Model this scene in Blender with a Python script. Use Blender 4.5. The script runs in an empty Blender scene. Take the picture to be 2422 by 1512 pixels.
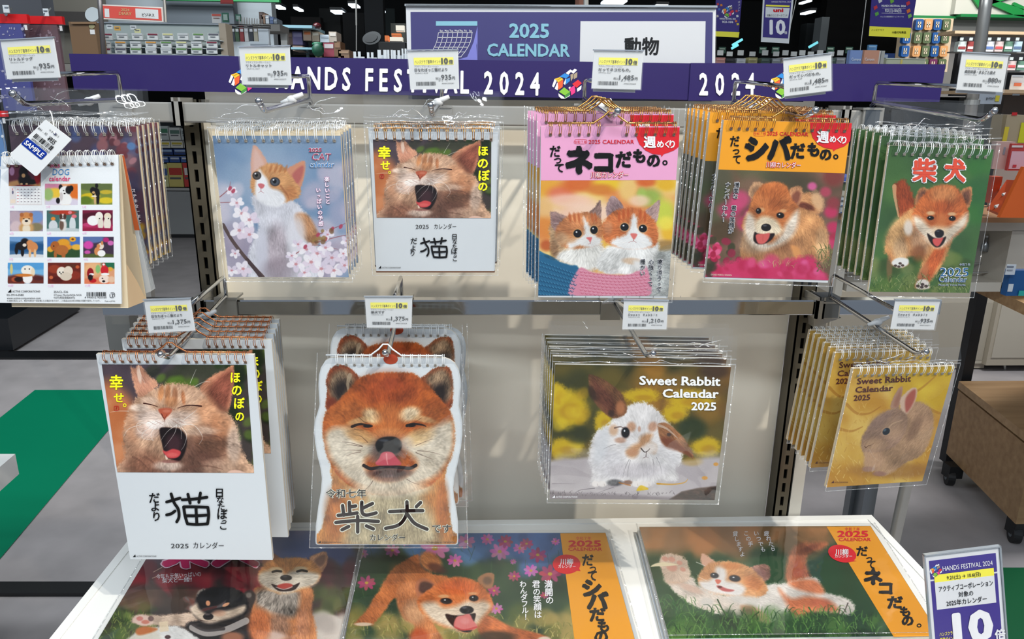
import bpy, math, random
import numpy as np
from mathutils import Vector, Matrix
random.seed(7)
SC = bpy.context.scene
# ---------------------------------------------------------------- camera
W, H, F = 2422.0,1512.0,1750.0
CAM = np.array([0.0,-1.08,1.5])
_y, _p, _r = math.radians(-2.7), math.radians(16.3), math.radians(0.7)
_f = np.array([-math.sin(_y) * math.cos(_p), math.cos(_y) * math.cos(_p),-math.sin(_p)])
_r0 = np.array([math.cos(_y), math.sin(_y),0.0]); _u0 = np.cross(_r0, _f)
CR = _r0 * math.cos(_r) + _u0 * math.sin(_r); CU = _u0 * math.cos(_r) - _r0 * math.sin(_r); CF = _f
cd = bpy.data.cameras.new('camera'); cam = bpy.data.objects.new('camera', cd)
SC.collection.objects.link(cam); SC.camera = cam
cam.matrix_world = Matrix(((CR[0], CU[0],-CF[0], CAM[0]),(CR[1], CU[1],-CF[1], CAM[1]),(CR[2], CU[2],-CF[2], CAM[2]),(0,0,0,1)))
cd.sensor_fit = 'HORIZONTAL'; cd.sensor_width = 36.0; cd.lens = 36.0 * F / W; cd.clip_start = 0.05; cd.clip_end = 60
# ---------------------------------------------------------------- light and exposure
SC.view_settings.view_transform = 'Standard'; SC.view_settings.look = 'None'
SC.view_settings.gamma = 1.0; SC.view_settings.use_curve_mapping = False
SC.view_settings.exposure = -0.08
SC.cycles.max_bounces = 6; SC.cycles.diffuse_bounces = 2; SC.cycles.glossy_bounces = 3
SC.cycles.transmission_bounces = 2; SC.cycles.transparent_max_bounces = 28
SC.cycles.caustics_reflective = False; SC.cycles.caustics_refractive = False
SC.cycles.sample_clamp_indirect = 3.0
wd = bpy.data.worlds.new('world'); SC.world = wd; wd.use_nodes = True
wd.node_tree.nodes['Background'].inputs[0].default_value = (0.62,0.72,0.85,1)
wd.node_tree.nodes['Background'].inputs[1].default_value = 0.38
def light(name, kind, loc, target, energy, color, size=0.1, sizey=None, angle=60, blend=0.5):
    l = bpy.data.lights.new(name, kind); l.energy = energy; l.color = color
    if kind == 'AREA':
        l.size = size
        if sizey: l.shape = 'RECTANGLE'; l.size_y = sizey
    else:
        l.shadow_soft_size = size
        if kind == 'SPOT': l.spot_size = math.radians(angle); l.spot_blend = blend
    o = bpy.data.objects.new(name, l); SC.collection.objects.link(o); o.location = loc
    o.rotation_euler = (Vector(target) - Vector(loc)).to_track_quat('-Z', 'Y').to_euler()
    return o
light('key_spot', 'SPOT', (1.42,-1.66,3.38),(0.0,0.0,1.1),205,(1.0,0.93,0.82),0.026, angle=52, blend=0.3)
light('second_spot', 'SPOT', (1.12,-1.62,3.38),(0.0,0.0,1.1),95,(1.0,0.92,0.80),0.026, angle=52, blend=0.3)
light('ceiling_panel_front', 'AREA', (-0.6,-2.2,2.95),(-0.1,0.0,1.1),46,(0.86,0.94,1.0),2.2,0.07)
light('ceiling_tube_side', 'AREA', (0.9,-2.5,2.95),(0.1,0.0,1.1),9,(0.86,0.94,1.0),0.06,1.6)
light('table_fill_light', 'AREA', (-0.2,-0.9,2.95),(-0.2,-0.55,0.8),13,(0.92,0.96,1.0),1.6,0.1)  # unseen fill lamp added overhead to brighten the table and flat prints
light('ceiling_panel_left', 'AREA', (-2.6,1.6,2.9),(-2.4,2.2,0.6),42,(0.88,0.95,1.0),1.2,0.4)
light('ceiling_panel_right', 'AREA', (2.6,1.5,2.9),(2.6,2.2,0.6),72,(0.95,0.97,1.0),1.2,0.4)
light('ceiling_panel_shelves', 'AREA', (-1.4,3.0,2.9),(-1.4,4.2,1.5),55,(0.88,0.96,1.0),1.2,0.5)
light('ceiling_panel_counter', 'AREA', (3.2,3.2,2.9),(3.6,5.0,1.4),38,(1.0,0.97,0.9),1.4,0.5)
# ---------------------------------------------------------------- measuring
def ray(px, py):
    return CF * F + CR * (px - W / 2) + CU * (H / 2 - py)
def un(px, py, Y):
    d = ray(px, py); return CAM + d * ((Y - CAM[1]) / d[1])
def unz(px, py, Z):
    d = ray(px, py); return CAM + d * ((Z - CAM[2]) / d[2])
def proj(P):
    v = P - CAM; z = v @ CF
    return W / 2 + F * (v @ CR) / z, H / 2 - F * (v @ CU) / z
def vplane(Y):
    return lambda x, y, o=0.0: un(x, y, Y - o)
def hplane(Z):
    return lambda x, y, o=0.0: unz(x, y, Z + o)
def quadmap(c, w, h, n=None):
    """local w x h sheet (y down) on four 3D corners TL TR BR BL"""
    a, b, d, e = [np.array(q, float) for q in c]
    if n is None:
        n = np.cross(b - a, e - a); n = n / np.linalg.norm(n)
        if n @ (CAM - a) < 0: n = -n
    return lambda x, y, o=0.0: (a * (1 - x / w) + b * (x / w)) * (1 - y / h) + (e * (1 - x / w) + d * (x / w)) * (y / h) + n * o
# ---------------------------------------------------------------- materials
MATS = {}
def srgb(c):
    c = [v / 255.0 for v in c]
    return tuple(v / 12.92 if v <= 0.04045 else ((v + 0.055) / 1.055) ** 2.4 for v in c)
def mat(name, col, rough=0.5, metal=0.0, var=0.06, scale=14.0, emit=0.0, coat=0.0, bump=0.0, gain=1.0):
    if name in MATS: return MATS[name]
    m = bpy.data.materials.new(name); m.use_nodes = True; nt = m.node_tree; b = nt.nodes['Principled BSDF']
    c = [min(0.92, v * gain) for v in srgb(col)]
    if var > 0:
        tc = nt.nodes.new('ShaderNodeTexCoord'); no = nt.nodes.new('ShaderNodeTexNoise'); no.inputs['Scale'].default_value = scale
        no.inputs['Detail'].default_value = 4
        mx = nt.nodes.new('ShaderNodeMix'); mx.data_type = 'RGBA'
        mx.inputs[6].default_value = (*[v * (1 - var) for v in c],1); mx.inputs[7].default_value = (*[min(1, v * (1 + var)) for v in c],1)
        nt.links.new(tc.outputs['Object'], no.inputs['Vector']); nt.links.new(no.outputs['Fac'], mx.inputs[0])
        nt.links.new(mx.outputs[2], b.inputs['Base Color'])
        if bump > 0:
            bp = nt.nodes.new('ShaderNodeBump'); bp.inputs['Strength'].default_value = bump; bp.inputs['Distance'].default_value = 0.01
            nt.links.new(no.outputs['Fac'], bp.inputs['Height']); nt.links.new(bp.outputs[0], b.inputs['Normal'])
    else:
        b.inputs['Base Color'].default_value = (*c, 1)
    b.inputs['Roughness'].default_value = rough; b.inputs['Metallic'].default_value = metal
    b.inputs['Coat Weight'].default_value = coat; b.inputs['Coat Roughness'].default_value = 0.15
    if name.startswith('ink'): b.inputs['Specular IOR Level'].default_value = .15
    if emit > 0:
        b.inputs['Emission Color'].default_value = (*srgb(col),1); b.inputs['Emission Strength'].default_value = emit
    MATS[name] = m; return m
def wood(name, c1, c2, scale=3.0, rough=0.45, axis=0):
    if name in MATS: return MATS[name]
    m = bpy.data.materials.new(name); m.use_nodes = True; nt = m.node_tree; b = nt.nodes['Principled BSDF']
    tc = nt.nodes.new('ShaderNodeTexCoord'); mp = nt.nodes.new('ShaderNodeMapping')
    s = [22,22,22]; s[axis] = 1.6; mp.inputs['Scale'].default_value = s
    no = nt.nodes.new('ShaderNodeTexNoise'); no.inputs['Scale'].default_value = scale; no.inputs['Detail'].default_value = 6
    cr = nt.nodes.new('ShaderNodeValToRGB'); cr.color_ramp.elements[0].position = .3; cr.color_ramp.elements[1].position = .7
    cr.color_ramp.elements[0].color = (*srgb(c1),1); cr.color_ramp.elements[1].color = (*srgb(c2),1)
    nt.links.new(tc.outputs['Object'], mp.inputs[0]); nt.links.new(mp.outputs[0], no.inputs['Vector'])
    nt.links.new(no.outputs['Fac'], cr.inputs[0]); nt.links.new(cr.outputs[0], b.inputs['Base Color'])
    b.inputs['Roughness'].default_value = rough; MATS[name] = m; return m
def clear(name, haze=0.03, gloss=0.10, scale=9.0, strength=0.5, tint=(1,1,1), rough=0.06):
    """thin clear film or sheet: transparent with wrinkled gloss and a trace of white haze"""
    if name in MATS: return MATS[name]
    m = bpy.data.materials.new(name); m.use_nodes = True; nt = m.node_tree; nt.nodes.clear(); N = nt.nodes.new; L = nt.links.new
    out = N('ShaderNodeOutputMaterial'); tr = N('ShaderNodeBsdfTransparent'); tr.inputs[0].default_value = (*tint, 1)
    gl = N('ShaderNodeBsdfGlossy'); gl.inputs['Roughness'].default_value = rough
    df = N('ShaderNodeBsdfDiffuse'); df.inputs[0].default_value = (0.85,0.88,0.9,1)
    lw = N('ShaderNodeLayerWeight'); lw.inputs[0].default_value = 0.25
    ma = N('ShaderNodeMath'); ma.operation = 'MULTIPLY_ADD'; ma.inputs[1].default_value = 0.55; ma.inputs[2].default_value = gloss
    L(lw.outputs['Facing'], ma.inputs[0]); ma.use_clamp = True
    tc = N('ShaderNodeTexCoord'); no = N('ShaderNodeTexNoise'); no.inputs['Scale'].default_value = scale; no.inputs['Detail'].default_value = 2
    no.inputs['Distortion'].default_value = 1.2
    bp = N('ShaderNodeBump'); bp.inputs['Strength'].default_value = strength; bp.inputs['Distance'].default_value = 0.02
    L(tc.outputs['Object'], no.inputs['Vector']); L(no.outputs['Fac'], bp.inputs['Height']); L(bp.outputs[0], gl.inputs['Normal'])
    m1 = N('ShaderNodeMixShader'); m1.inputs[0].default_value = haze; L(tr.outputs[0], m1.inputs[1]); L(df.outputs[0], m1.inputs[2])
    m2 = N('ShaderNodeMixShader'); L(ma.outputs[0], m2.inputs[0]); L(m1.outputs[0], m2.inputs[1]); L(gl.outputs[0], m2.inputs[2])
    L(m2.outputs[0], out.inputs[0]); MATS[name] = m; return m
GAIN = 0.88
def printmat(name, arr, rough=0.5, coat=0.06):
    """arr h x w x 3 in 0..1 (sRGB), painted by this script, row 0 at the top"""
    h, w = arr.shape[:2]
    im = bpy.data.images.new(name, w, h, alpha=False)
    lin = np.clip(arr, 0,1); lin = lin * .8 + .2 * lin * lin * (3 - 2 * lin); L_ = lin.mean(2, keepdims=True); lin = np.clip(L_ + (lin - L_) * .9 - .008,0,1); lin = np.where(lin <= 0.04045, lin / 12.92,((lin + 0.055) / 1.055) ** 2.4) * GAIN
    lin = np.clip(lin, 0,1); s = np.where(lin <= 0.0031308, lin * 12.92,1.055 * np.maximum(lin, 1e-8) ** (1 / 2.4) - 0.055)
    buf = np.ones((h, w, 4), np.float32); buf[..., :3] = s[::-1]
    im.pixels.foreach_set(buf.ravel()); im.update(); im.pack()
    m = bpy.data.materials.new(name); m.use_nodes = True; nt = m.node_tree; b = nt.nodes['Principled BSDF']
    t = nt.nodes.new('ShaderNodeTexImage'); t.image = im; t.extension = 'EXTEND'
    nt.links.new(t.outputs[0], b.inputs['Base Color']); b.inputs['Roughness'].default_value = rough
    b.inputs['Coat Weight'].default_value = coat; b.inputs['Coat Roughness'].default_value = 0.08; b.inputs['Specular IOR Level'].default_value = .2
    return m
# ---------------------------------------------------------------- objects
def woff(o):
    p = np.zeros(3)
    while o is not None:
        p += np.array(o.location); o = o.parent
    return p
def thing(name, label, cat, loc, group=None):
    o = bpy.data.objects.new(name, None); SC.collection.objects.link(o); o.location = [float(v) for v in loc]
    o.empty_display_size = 0.02; o['label'] = label; o['category'] = cat
    if group: o['group'] = group
    return o
class MB:
    def __init__(s): s.v = []; s.f = []; s.uv = {}
    def add(s, vs, fs):
        n = len(s.v); s.v.extend([tuple(map(float, q)) for q in vs]); s.f.extend([tuple(i + n for i in f) for f in fs])
    def quad(s, a, b, c, d, uv=False):
        if uv: s.uv[len(s.f)] = [(0,1),(1,1),(1,0),(0,0)]
        s.add([a, b, c, d],[(0,1,2,3)])
    def box(s, lo, hi):
        x0, y0, z0 = lo; x1, y1, z1 = hi
        s.add([(x0, y0, z0),(x1, y0, z0),(x1, y1, z0),(x0, y1, z0),(x0, y0, z1),(x1, y0, z1),(x1, y1, z1),(x0, y1, z1)],
              [(0,3,2,1),(4,5,6,7),(0,1,5,4),(1,2,6,5),(2,3,7,6),(3,0,4,7)])
    def prism(s, pts, d):
        """closed outline pts (3D) swept by vector d"""
        n = len(pts); p = [np.array(q, float) for q in pts]; d = np.array(d, float)
        s.add(p + [q + d for q in p],[tuple(range(n)), tuple(range(2 * n - 1, n - 1,-1))] + [(i, (i + 1) % n, n + (i + 1) % n, n + i) for i in range(n)])
    def tube(s, pts, r, n=8, caps=True):
        p = [np.array(q, float) for q in pts]; rings = []
        up = None
        for i in range(len(p)):
            t = p[min(i + 1, len(p) - 1)] - p[max(i - 1,0)]; t = t / (np.linalg.norm(t) + 1e-12)
            if up is None:
                up = np.array([0,0,1.0]) if abs(t[2]) < 0.9 else np.array([1.0,0,0])
            a = np.cross(t, up); a /= np.linalg.norm(a) + 1e-12; up = np.cross(a, t)
            rr = r[i] if isinstance(r, (list, tuple)) else r
            rings.append([p[i] + rr * (math.cos(2 * math.pi * k / n) * a + math.sin(2 * math.pi * k / n) * up) for k in range(n)])
        vs = [q for g in rings for q in g]; fs = []
        for i in range(len(p) - 1):
            for k in range(n): fs.append((i * n + k, i * n + (k + 1) % n, (i + 1) * n + (k + 1) % n, (i + 1) * n + k))
        if caps: fs += [tuple(range(n - 1,-1,-1)), tuple(range((len(p) - 1) * n, len(p) * n))]
        s.add(vs, fs)
    def ball(s, c, r, n=10, m=6, sq=(1,1,1)):
        c = np.array(c, float); vs = [c + np.array([0,0, r * sq[2]])]
        for i in range(1, m):
            th = math.pi * i / m
            for k in range(n):
                a = 2 * math.pi * k / n; vs.append(c + r * np.array([math.sin(th) * math.cos(a) * sq[0], math.sin(th) * math.sin(a) * sq[1], math.cos(th) * sq[2]]))
        vs.append(c - np.array([0,0, r * sq[2]])); fs = [(0,1 + k, 1 + (k + 1) % n) for k in range(n)]
        for i in range(m - 2):
            for k in range(n): fs.append((1 + i * n + k, 1 + (i + 1) * n + k, 1 + (i + 1) * n + (k + 1) % n, 1 + i * n + (k + 1) % n))
        e = len(vs) - 1; fs += [(e, 1 + (m - 2) * n + (k + 1) % n, 1 + (m - 2) * n + k) for k in range(n)]
        s.add(vs, fs)
    def pbox(s, x0, y0, x1, y1, Y, d):
        """box of depth d whose front face at Y fills about the given pixel rectangle"""
        a = un(x0,(y0 + y1) / 2, Y)[0]; b = un(x1,(y0 + y1) / 2, Y)[0]
        t = un((x0 + x1) / 2, y0, Y)[2]; u = un((x0 + x1) / 2, y1, Y)[2]
        s.box((a, Y, u),(b, Y + d, t))
    def build(s, name, m, parent=None, label=None, smooth=False, kind=None, top=None, group=None):
        off = woff(parent) if parent is not None else np.zeros(3)
        loc = np.zeros(3)
        V_ = np.array(s.v).reshape(-1,3)
        if parent is None: loc = np.array([V_[:, 0].mean(), V_[:, 1].mean(), V_[:, 2].min()])
        me = bpy.data.meshes.new(name); me.from_pydata((V_ - off - loc).tolist(),[], s.f); me.materials.append(m)
        if s.uv:
            ul = me.uv_layers.new(name='UVMap')
            for fi, uvs in s.uv.items():
                st = me.polygons[fi].loop_start
                for k, q in enumerate(uvs): ul.data[st + k].uv = q
        if smooth:
            me.polygons.foreach_set('use_smooth', [True] * len(me.polygons))
        me.update()
        o = bpy.data.objects.new(name, me); SC.collection.objects.link(o)
        if parent is not None: o.parent = parent
        o.location = loc.tolist()
        if label: o['label'] = label
        if kind: o['kind'] = kind
        if top: o['category'] = top
        if group: o['group'] = group
        return o
def rounded(pts, it=1):
    for _ in range(it):
        q = []
        for i in range(len(pts)):
            a = np.array(pts[i], float); b = np.array(pts[(i + 1) % len(pts)], float); q += [a * .75 + b * .25, a * .25 + b * .75]
        pts = q
    return pts
def spline(pts, k=5, closed=True):
    p = np.array(pts, float); n = len(p); out = []
    rng = range(n) if closed else range(n - 1)
    for i in rng:
        if closed: a, b, c, d = p[i - 1], p[i], p[(i + 1) % n], p[(i + 2) % n]
        else: a, b, c, d = p[max(i - 1,0)], p[i], p[i + 1], p[min(i + 2, n - 1)]
        for j in range(k):
            t = j / k
            out.append(.5 * ((2 * b) + (c - a) * t + (2 * a - 5 * b + 4 * c - d) * t * t + (3 * b - 3 * c + d - a) * t ** 3))
    if not closed: out.append(p[-1])
    return np.array(out)
_TX = {}
def glyphs(s, bold=0.0, spacing=1.0):
    k = (s, round(bold, 4), spacing)
    if k not in _TX:
        c = bpy.data.curves.new('t', 'FONT'); c.body = s; c.resolution_u = 2; c.offset = bold; c.space_character = spacing
        o = bpy.data.objects.new('t', c); SC.collection.objects.link(o)
        me = bpy.data.meshes.new_from_object(o)
        v = np.array([q.co[:2] for q in me.vertices]).reshape(-1,2); f = [tuple(p.vertices) for p in me.polygons]
        bpy.data.objects.remove(o); bpy.data.curves.remove(c); bpy.data.meshes.remove(me)
        _TX[k] = (v, f)
    return _TX[k]
def txt(B, s, x, y, h, mp, ang=0.0, bold=0.0, sx=1.0, al='l', vert=False, off=0.0004, spacing=1.0, step=1.08, shear=0.0, rough=0.0, vang=0.0, fit=None):
    """letters on a surface; x,y baseline in the map's own units, y down; h = em height; fit = exact width"""
    if vert:
        for i, ch in enumerate(s):
            if ch == ' ': continue
            if ch == 'ー': 
                B_ = [(x, y + (i + .12) * h * step),(x, y + (i + .9) * h * step)]
                stroke(B, B_, h * .11, mp, off); continue
            yy = y + (i + .86) * h * step
            dx = math.tan(math.radians(vang)) * (i * h * step)
            txt(B, ch, x + dx + (h * .2 if ch in 'っゃゅょ' else 0), yy - (h * .15 if ch in 'っゃゅょ' else 0), h, mp, ang, bold, sx, 'c', False, off, shear=shear, rough=rough)
        return
    bold = 0 if bold < .01 else bold; big = bold > 0
    v, f = glyphs(s, 0 if big else bold, spacing); lay = np.zeros(len(v))
    if len(v) == 0: return
    v = v.copy()
    if big:      # heavy face: the outline stamped round a small circle
        n_ = 16 if h > 60 and len(s) < 3 else 8 if h > 24 or bold > .045 else 4; k_ = len(v); v0 = v; f0 = f; v = [v0]; f = list(f0)
        for i in range(n_):
            a_ = 2 * math.pi * i / n_; v.append(v0 + bold * np.array([math.cos(a_), math.sin(a_)])); f += [tuple(q + k_ * (i + 1) for q in t) for t in f0]
        v = np.concatenate(v); lay = np.repeat(np.arange(n_ + 1) * .00004, k_)
    if rough > 0:
        v[:, 0] += rough * np.sin(v[:, 1] * 37 + v[:, 0] * 23); v[:, 1] += rough * np.sin(v[:, 0] * 41 + v[:, 1] * 19)
    lo, hi = v[:, 0].min(), v[:, 0].max()
    if fit: sx = fit / ((hi - lo) * h); v[:, 0] -= lo; hi -= lo; lo = 0
    vx = v[:, 0] * h * sx; vy = v[:, 1] * h
    vx = vx + shear * vy
    if al == 'c': vx = vx - (lo + hi) / 2 * h * sx
    elif al == 'r': vx = vx - hi * h * sx
    ca, sa = math.cos(math.radians(ang)), math.sin(math.radians(ang))
    X = x + vx * ca - vy * sa * -1 * -1; Y = y - vy * ca - vx * sa
    B.add([mp(a, b, off + c) for a, b, c in zip(X, Y, lay)], f)
def stroke(B, pts, w, mp, off=0.0004, n=8, taper=None):
    """brush stroke with round ends on a surface"""
    p = spline(pts, 4, False) if len(pts) > 2 else np.array(pts, float)
    ws = np.full(len(p), w / 2.0)
    if taper: ws = ws * np.linspace(taper[0], taper[1], len(p))
    for i in range(len(p)):
        B.add([mp(p[i][0] + ws[i] * math.cos(2 * math.pi * k / n), p[i][1] + ws[i] * math.sin(2 * math.pi * k / n), off + .00005 + .00003 * (i % 3)) for k in range(n)],[tuple(range(n))])
    for i in range(len(p) - 1):
        d = p[i + 1] - p[i]; L = math.hypot(*d)
        if L < 1e-6: continue
        q = np.array([-d[1], d[0]]) / L
        c = [p[i] + q * ws[i], p[i + 1] + q * ws[i + 1], p[i + 1] - q * ws[i + 1], p[i] - q * ws[i]]
        B.add([mp(a[0], a[1], off + .00002 * (i % 2)) for a in c],[(0,1,2,3)])
def shape(B, pts, mp, off=0.0003, smooth=0):
    if smooth: pts = spline(pts, smooth)
    B.add([mp(a[0], a[1], off) for a in pts],[tuple(range(len(pts)))])
def rect(B, x0, y0, x1, y1, mp, off=0.0003):
    shape(B, [(x0, y0),(x1, y0),(x1, y1),(x0, y1)], mp, off)
def disc(B, x, y, rx, ry, mp, off=0.0003, n=28):
    shape(B, [(x + rx * math.cos(2 * math.pi * k / n), y + ry * math.sin(2 * math.pi * k / n)) for k in range(n)], mp, off)
def barcode(B, x0, y0, x1, y1, mp, off=0.0003, seed=1, n=28):
    r = random.Random(seed); t = 0; ws = [r.choice((1,1,2,3)) for _ in range(n * 2)]; tot = sum(ws)
    for i, w in enumerate(ws):
        if i % 2 == 0: rect(B, x0 + (x1 - x0) * t / tot, y0, x0 + (x1 - x0) * (t + w) / tot, y1, mp, off)
        t += w
def copy_thing(src, loc, label=None, group=None, kids=None):
    r = src.copy(); SC.collection.objects.link(r); r.location = [float(q) for q in loc]
    if label: r['label'] = label
    if group: r['group'] = group
    for ch in src.children:
        if kids is not None and ch.name.split('.')[0] not in kids: continue
        c = ch.copy(); SC.collection.objects.link(c); c.parent = r
        for g in ch.children:
            d = g.copy(); SC.collection.objects.link(d); d.parent = c
    return r
# ---------------------------------------------------------------- painter for the flat prints
_rng = np.random.RandomState(5); _T = _rng.rand(256,256).astype(np.float32)
def vn(x, y, s=0):
    x = np.asarray(x, np.float32) + s * 17.3; y = np.asarray(y, np.float32) + s * 9.1
    xi = np.floor(x).astype(np.int32); yi = np.floor(y).astype(np.int32); fx = x - xi; fy = y - yi
    fx = fx * fx * (3 - 2 * fx); fy = fy * fy * (3 - 2 * fy); xi &= 255; yi &= 255; xj = (xi + 1) & 255; yj = (yi + 1) & 255
    return (_T[yi, xi] * (1 - fx) + _T[yi, xj] * fx) * (1 - fy) + (_T[yj, xi] * (1 - fx) + _T[yj, xj] * fx) * fy
class Art:
    def __init__(s, w, h, mp3, base):
        """mp3(u,v) -> 3D point on the sheet, u,v arrays 0..1 (v down)"""
        u, v = np.meshgrid((np.arange(w) + .5) / w, (np.arange(h) + .5) / h)
        P = mp3(u[..., None], v[..., None]); s.X, s.Y = [a.astype(np.float32) for a in proj(P)]
        s.im = np.empty((h, w, 3), np.float32); s.im[:] = np.array(base, np.float32) / 255
        s.r0, s.r1 = s.Y.min(1), s.Y.max(1); s.c0, s.c1 = s.X.min(0), s.X.max(0); s.o = (0,0,1.0)
        s.res = float(np.abs(np.diff(s.X, axis=1)).mean())
    def org(s, ox, oy, k=1 / 3.7806): s.o = (ox, oy, k)
    def C(s, p):
        p = np.array(p, float); return p * s.o[2] + np.array(s.o[:2])
    def win(s, x0, y0, x1, y1):
        r = np.nonzero((s.r1 >= y0) & (s.r0 <= y1))[0]; c = np.nonzero((s.c1 >= x0) & (s.c0 <= x1))[0]
        if len(r) == 0 or len(c) == 0: return None
        return slice(r[0], r[-1] + 1), slice(c[0], c[-1] + 1)
    def put(s, w, m, col, fur=None, seed=0):
        X, Y = s.X[w], s.Y[w]; c = np.array(col, np.float32) / 255
        src = np.broadcast_to(c, m.shape + (3,))
        if fur:
            src = src * s.furtex(X, Y, fur, seed)[..., None]
        m = m[..., None]; s.im[w] = s.im[w] * (1 - m) + src * m
    def furtex(s, X, Y, fur, seed=0):
        amp, kind = fur[0], fur[1]
        if kind == 'r':
            cx, cy = s.C(fur[2:4]); dx, dy = X - cx, Y - cy; r = np.sqrt(dx * dx + dy * dy) + 1e-3; a = np.arctan2(dy, dx)
            n = vn(a * 26 + vn(X / 9, Y / 9) * 2, r / 9, seed) * .5 + vn(a * 60, r / 5, seed + 1) * .5
        else:
            t = math.radians(fur[2]); U = X * math.cos(t) + Y * math.sin(t); V_ = -X * math.sin(t) + Y * math.cos(t)
            n = vn(U / 9, V_ / 1.6 + vn(X / 8, Y / 8) * 2, seed) * .5 + vn(U / 4, V_ / .9, seed + 1) * .5
        n = n + (vn(X / 22, Y / 22, seed + 3) - .5) * .7
        n = n + (vn(X / 38, Y / 30, seed + 7) - .5) * .6; return 1 + amp * (n - .5) * 2.1 - amp * .25
    def poly(s, pts, col, e=1.0, sm=4, a=1.0, wob=0.0, fur=None, seed=0):
        p = s.C(pts); e = max(e * s.o[2], s.res * .6) if True else e; wob = wob * s.o[2]
        if sm: p = spline(p, sm)
        pad = e + wob + 1; w = s.win(p[:, 0].min() - pad, p[:, 1].min() - pad, p[:, 0].max() + pad, p[:, 1].max() + pad)
        if w is None: return
        X, Y = s.X[w], s.Y[w]; d2 = np.full(X.shape, 1e9, np.float32); ins = np.zeros(X.shape, bool); n = len(p)
        for i in range(n):
            ax, ay = p[i]; bx, by = p[(i + 1) % n]; ex, ey = bx - ax, by - ay
            wx, wy = X - ax, Y - ay; t = np.clip((wx * ex + wy * ey) / (ex * ex + ey * ey + 1e-9),0,1)
            d2 = np.minimum(d2,(wx - ex * t) ** 2 + (wy - ey * t) ** 2)
            if ay != by: ins ^= ((ay > Y) != (by > Y)) & (X < ex * (Y - ay) / ey + ax)
        d = np.sqrt(d2); d = np.where(ins, -d, d)
        if wob: d = d + wob * (vn(X / 1.7, Y / 1.7, seed + 5) * 1.2 + vn(X / 4, Y / 4, seed) * .8 - 1)
        s.put(w, np.clip(.5 - d / (2 * e),0,1) * a, col, fur, seed)
    def ell(s, x, y, rx, ry, col, e=1.0, a=1.0, rot=0.0, wob=0.0, fur=None, seed=0):
        """e = softness as a share of the radius when < 1 else in units"""
        (cx, cy) = s.C((x, y)); k = s.o[2]; rx, ry = rx * k, ry * k; t = math.radians(rot)
        R = max(rx, ry) * 1.5 + 2; w = s.win(cx - R, cy - R, cx + R, cy + R)
        if w is None: return
        X, Y = s.X[w] - cx, s.Y[w] - cy; U = (X * math.cos(t) + Y * math.sin(t)) / rx; V_ = (-X * math.sin(t) + Y * math.cos(t)) / ry
        q = np.sqrt(U * U + V_ * V_); m = min(rx, ry)
        ee = e if e < 1 else max(e * k, s.res * .7) / m
        if wob: q = q + wob * k / m * (vn(s.X[w] / 2, s.Y[w] / 2, seed) + vn(s.X[w] / 5, s.Y[w] / 5, seed) - 1)
        f = np.clip((1 + ee / 2 - q) / max(ee, 1e-3),0,1); f = f * f * (3 - 2 * f)
        s.put(w, f * a, col, fur, seed)
    def line(s, pts, wd, col, a=1.0, taper=True):
        p = s.C(pts); p = spline(p, 5, False) if len(p) > 2 else p; wd = wd * s.o[2]
        w = s.win(p[:, 0].min() - wd - 1, p[:, 1].min() - wd - 1, p[:, 0].max() + wd + 1, p[:, 1].max() + wd + 1)
        if w is None: return
        X, Y = s.X[w], s.Y[w]; D = np.full(X.shape, 1e9, np.float32); n = len(p) - 1
        for i in range(n):
            ax, ay = p[i]; bx, by = p[i + 1]; ex, ey = bx - ax, by - ay
            wx, wy = X - ax, Y - ay; t = np.clip((wx * ex + wy * ey) / (ex * ex + ey * ey + 1e-9),0,1)
            r = wd / 2 * (1 - .7 * (i + .5) / n if taper else 1)
            D = np.minimum(D, np.sqrt((wx - ex * t) ** 2 + (wy - ey * t) ** 2) - r)
        s.put(w, np.clip(.5 - D / max(s.res, .6),0,1) * a, col)
    def field(s, x0, y0, x1, y1, n, cols, r, seed=0, a=.8, e=.9, sq=(.6,1.4)):
        """scatter soft patches (blurred flowers, foliage)"""
        R = random.Random(seed)
        for _ in range(n):
            rr = R.uniform(*r); s.ell(R.uniform(x0, x1), R.uniform(y0, y1), rr * R.uniform(*sq), rr, R.choice(cols), e, a, R.uniform(0,180))
    def blades(s, x0, y0, x1, y1, n, cols, ln, wd=4, seed=0, a=.9):
        R = random.Random(seed)
        for _ in range(n):
            x, y = R.uniform(x0, x1), R.uniform(y0, y1); l = R.uniform(*ln); t = R.uniform(-1.0,1.0)
            s.line([(x, y),(x + l * .5 * t, y - l * .6),(x + l * t, y - l * (1 - .4 * abs(t)))], wd, R.choice(cols), a)
    def grad(s, stops, axis='y', x0=None, x1=None):
        """stops [(pos,color)] along photo y or x"""
        T = (s.Y if axis == 'y' else s.X); o = s.o[1] if axis == 'y' else s.o[0]
        ps = [q[0] * s.o[2] + o for q in stops]
        for c in range(3): s.im[..., c] = np.interp(T, ps, [q[1][c] / 255 for q in stops])
    def mottle(s, amp, sc, seed=0):
        n = vn(s.X / sc, s.Y / sc, seed) * .6 + vn(s.X / sc * 2.3, s.Y / sc * 2.3, seed + 2) * .4
        s.im *= (1 + amp * (n - .5) * 2)[..., None]
    def fin(s, name, **k):
        g = (vn(s.X * 1.3, s.Y * 1.3,9) - .5) * .03; s.im += g[..., None]
        return printmat(name, s.im, **k)
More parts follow.
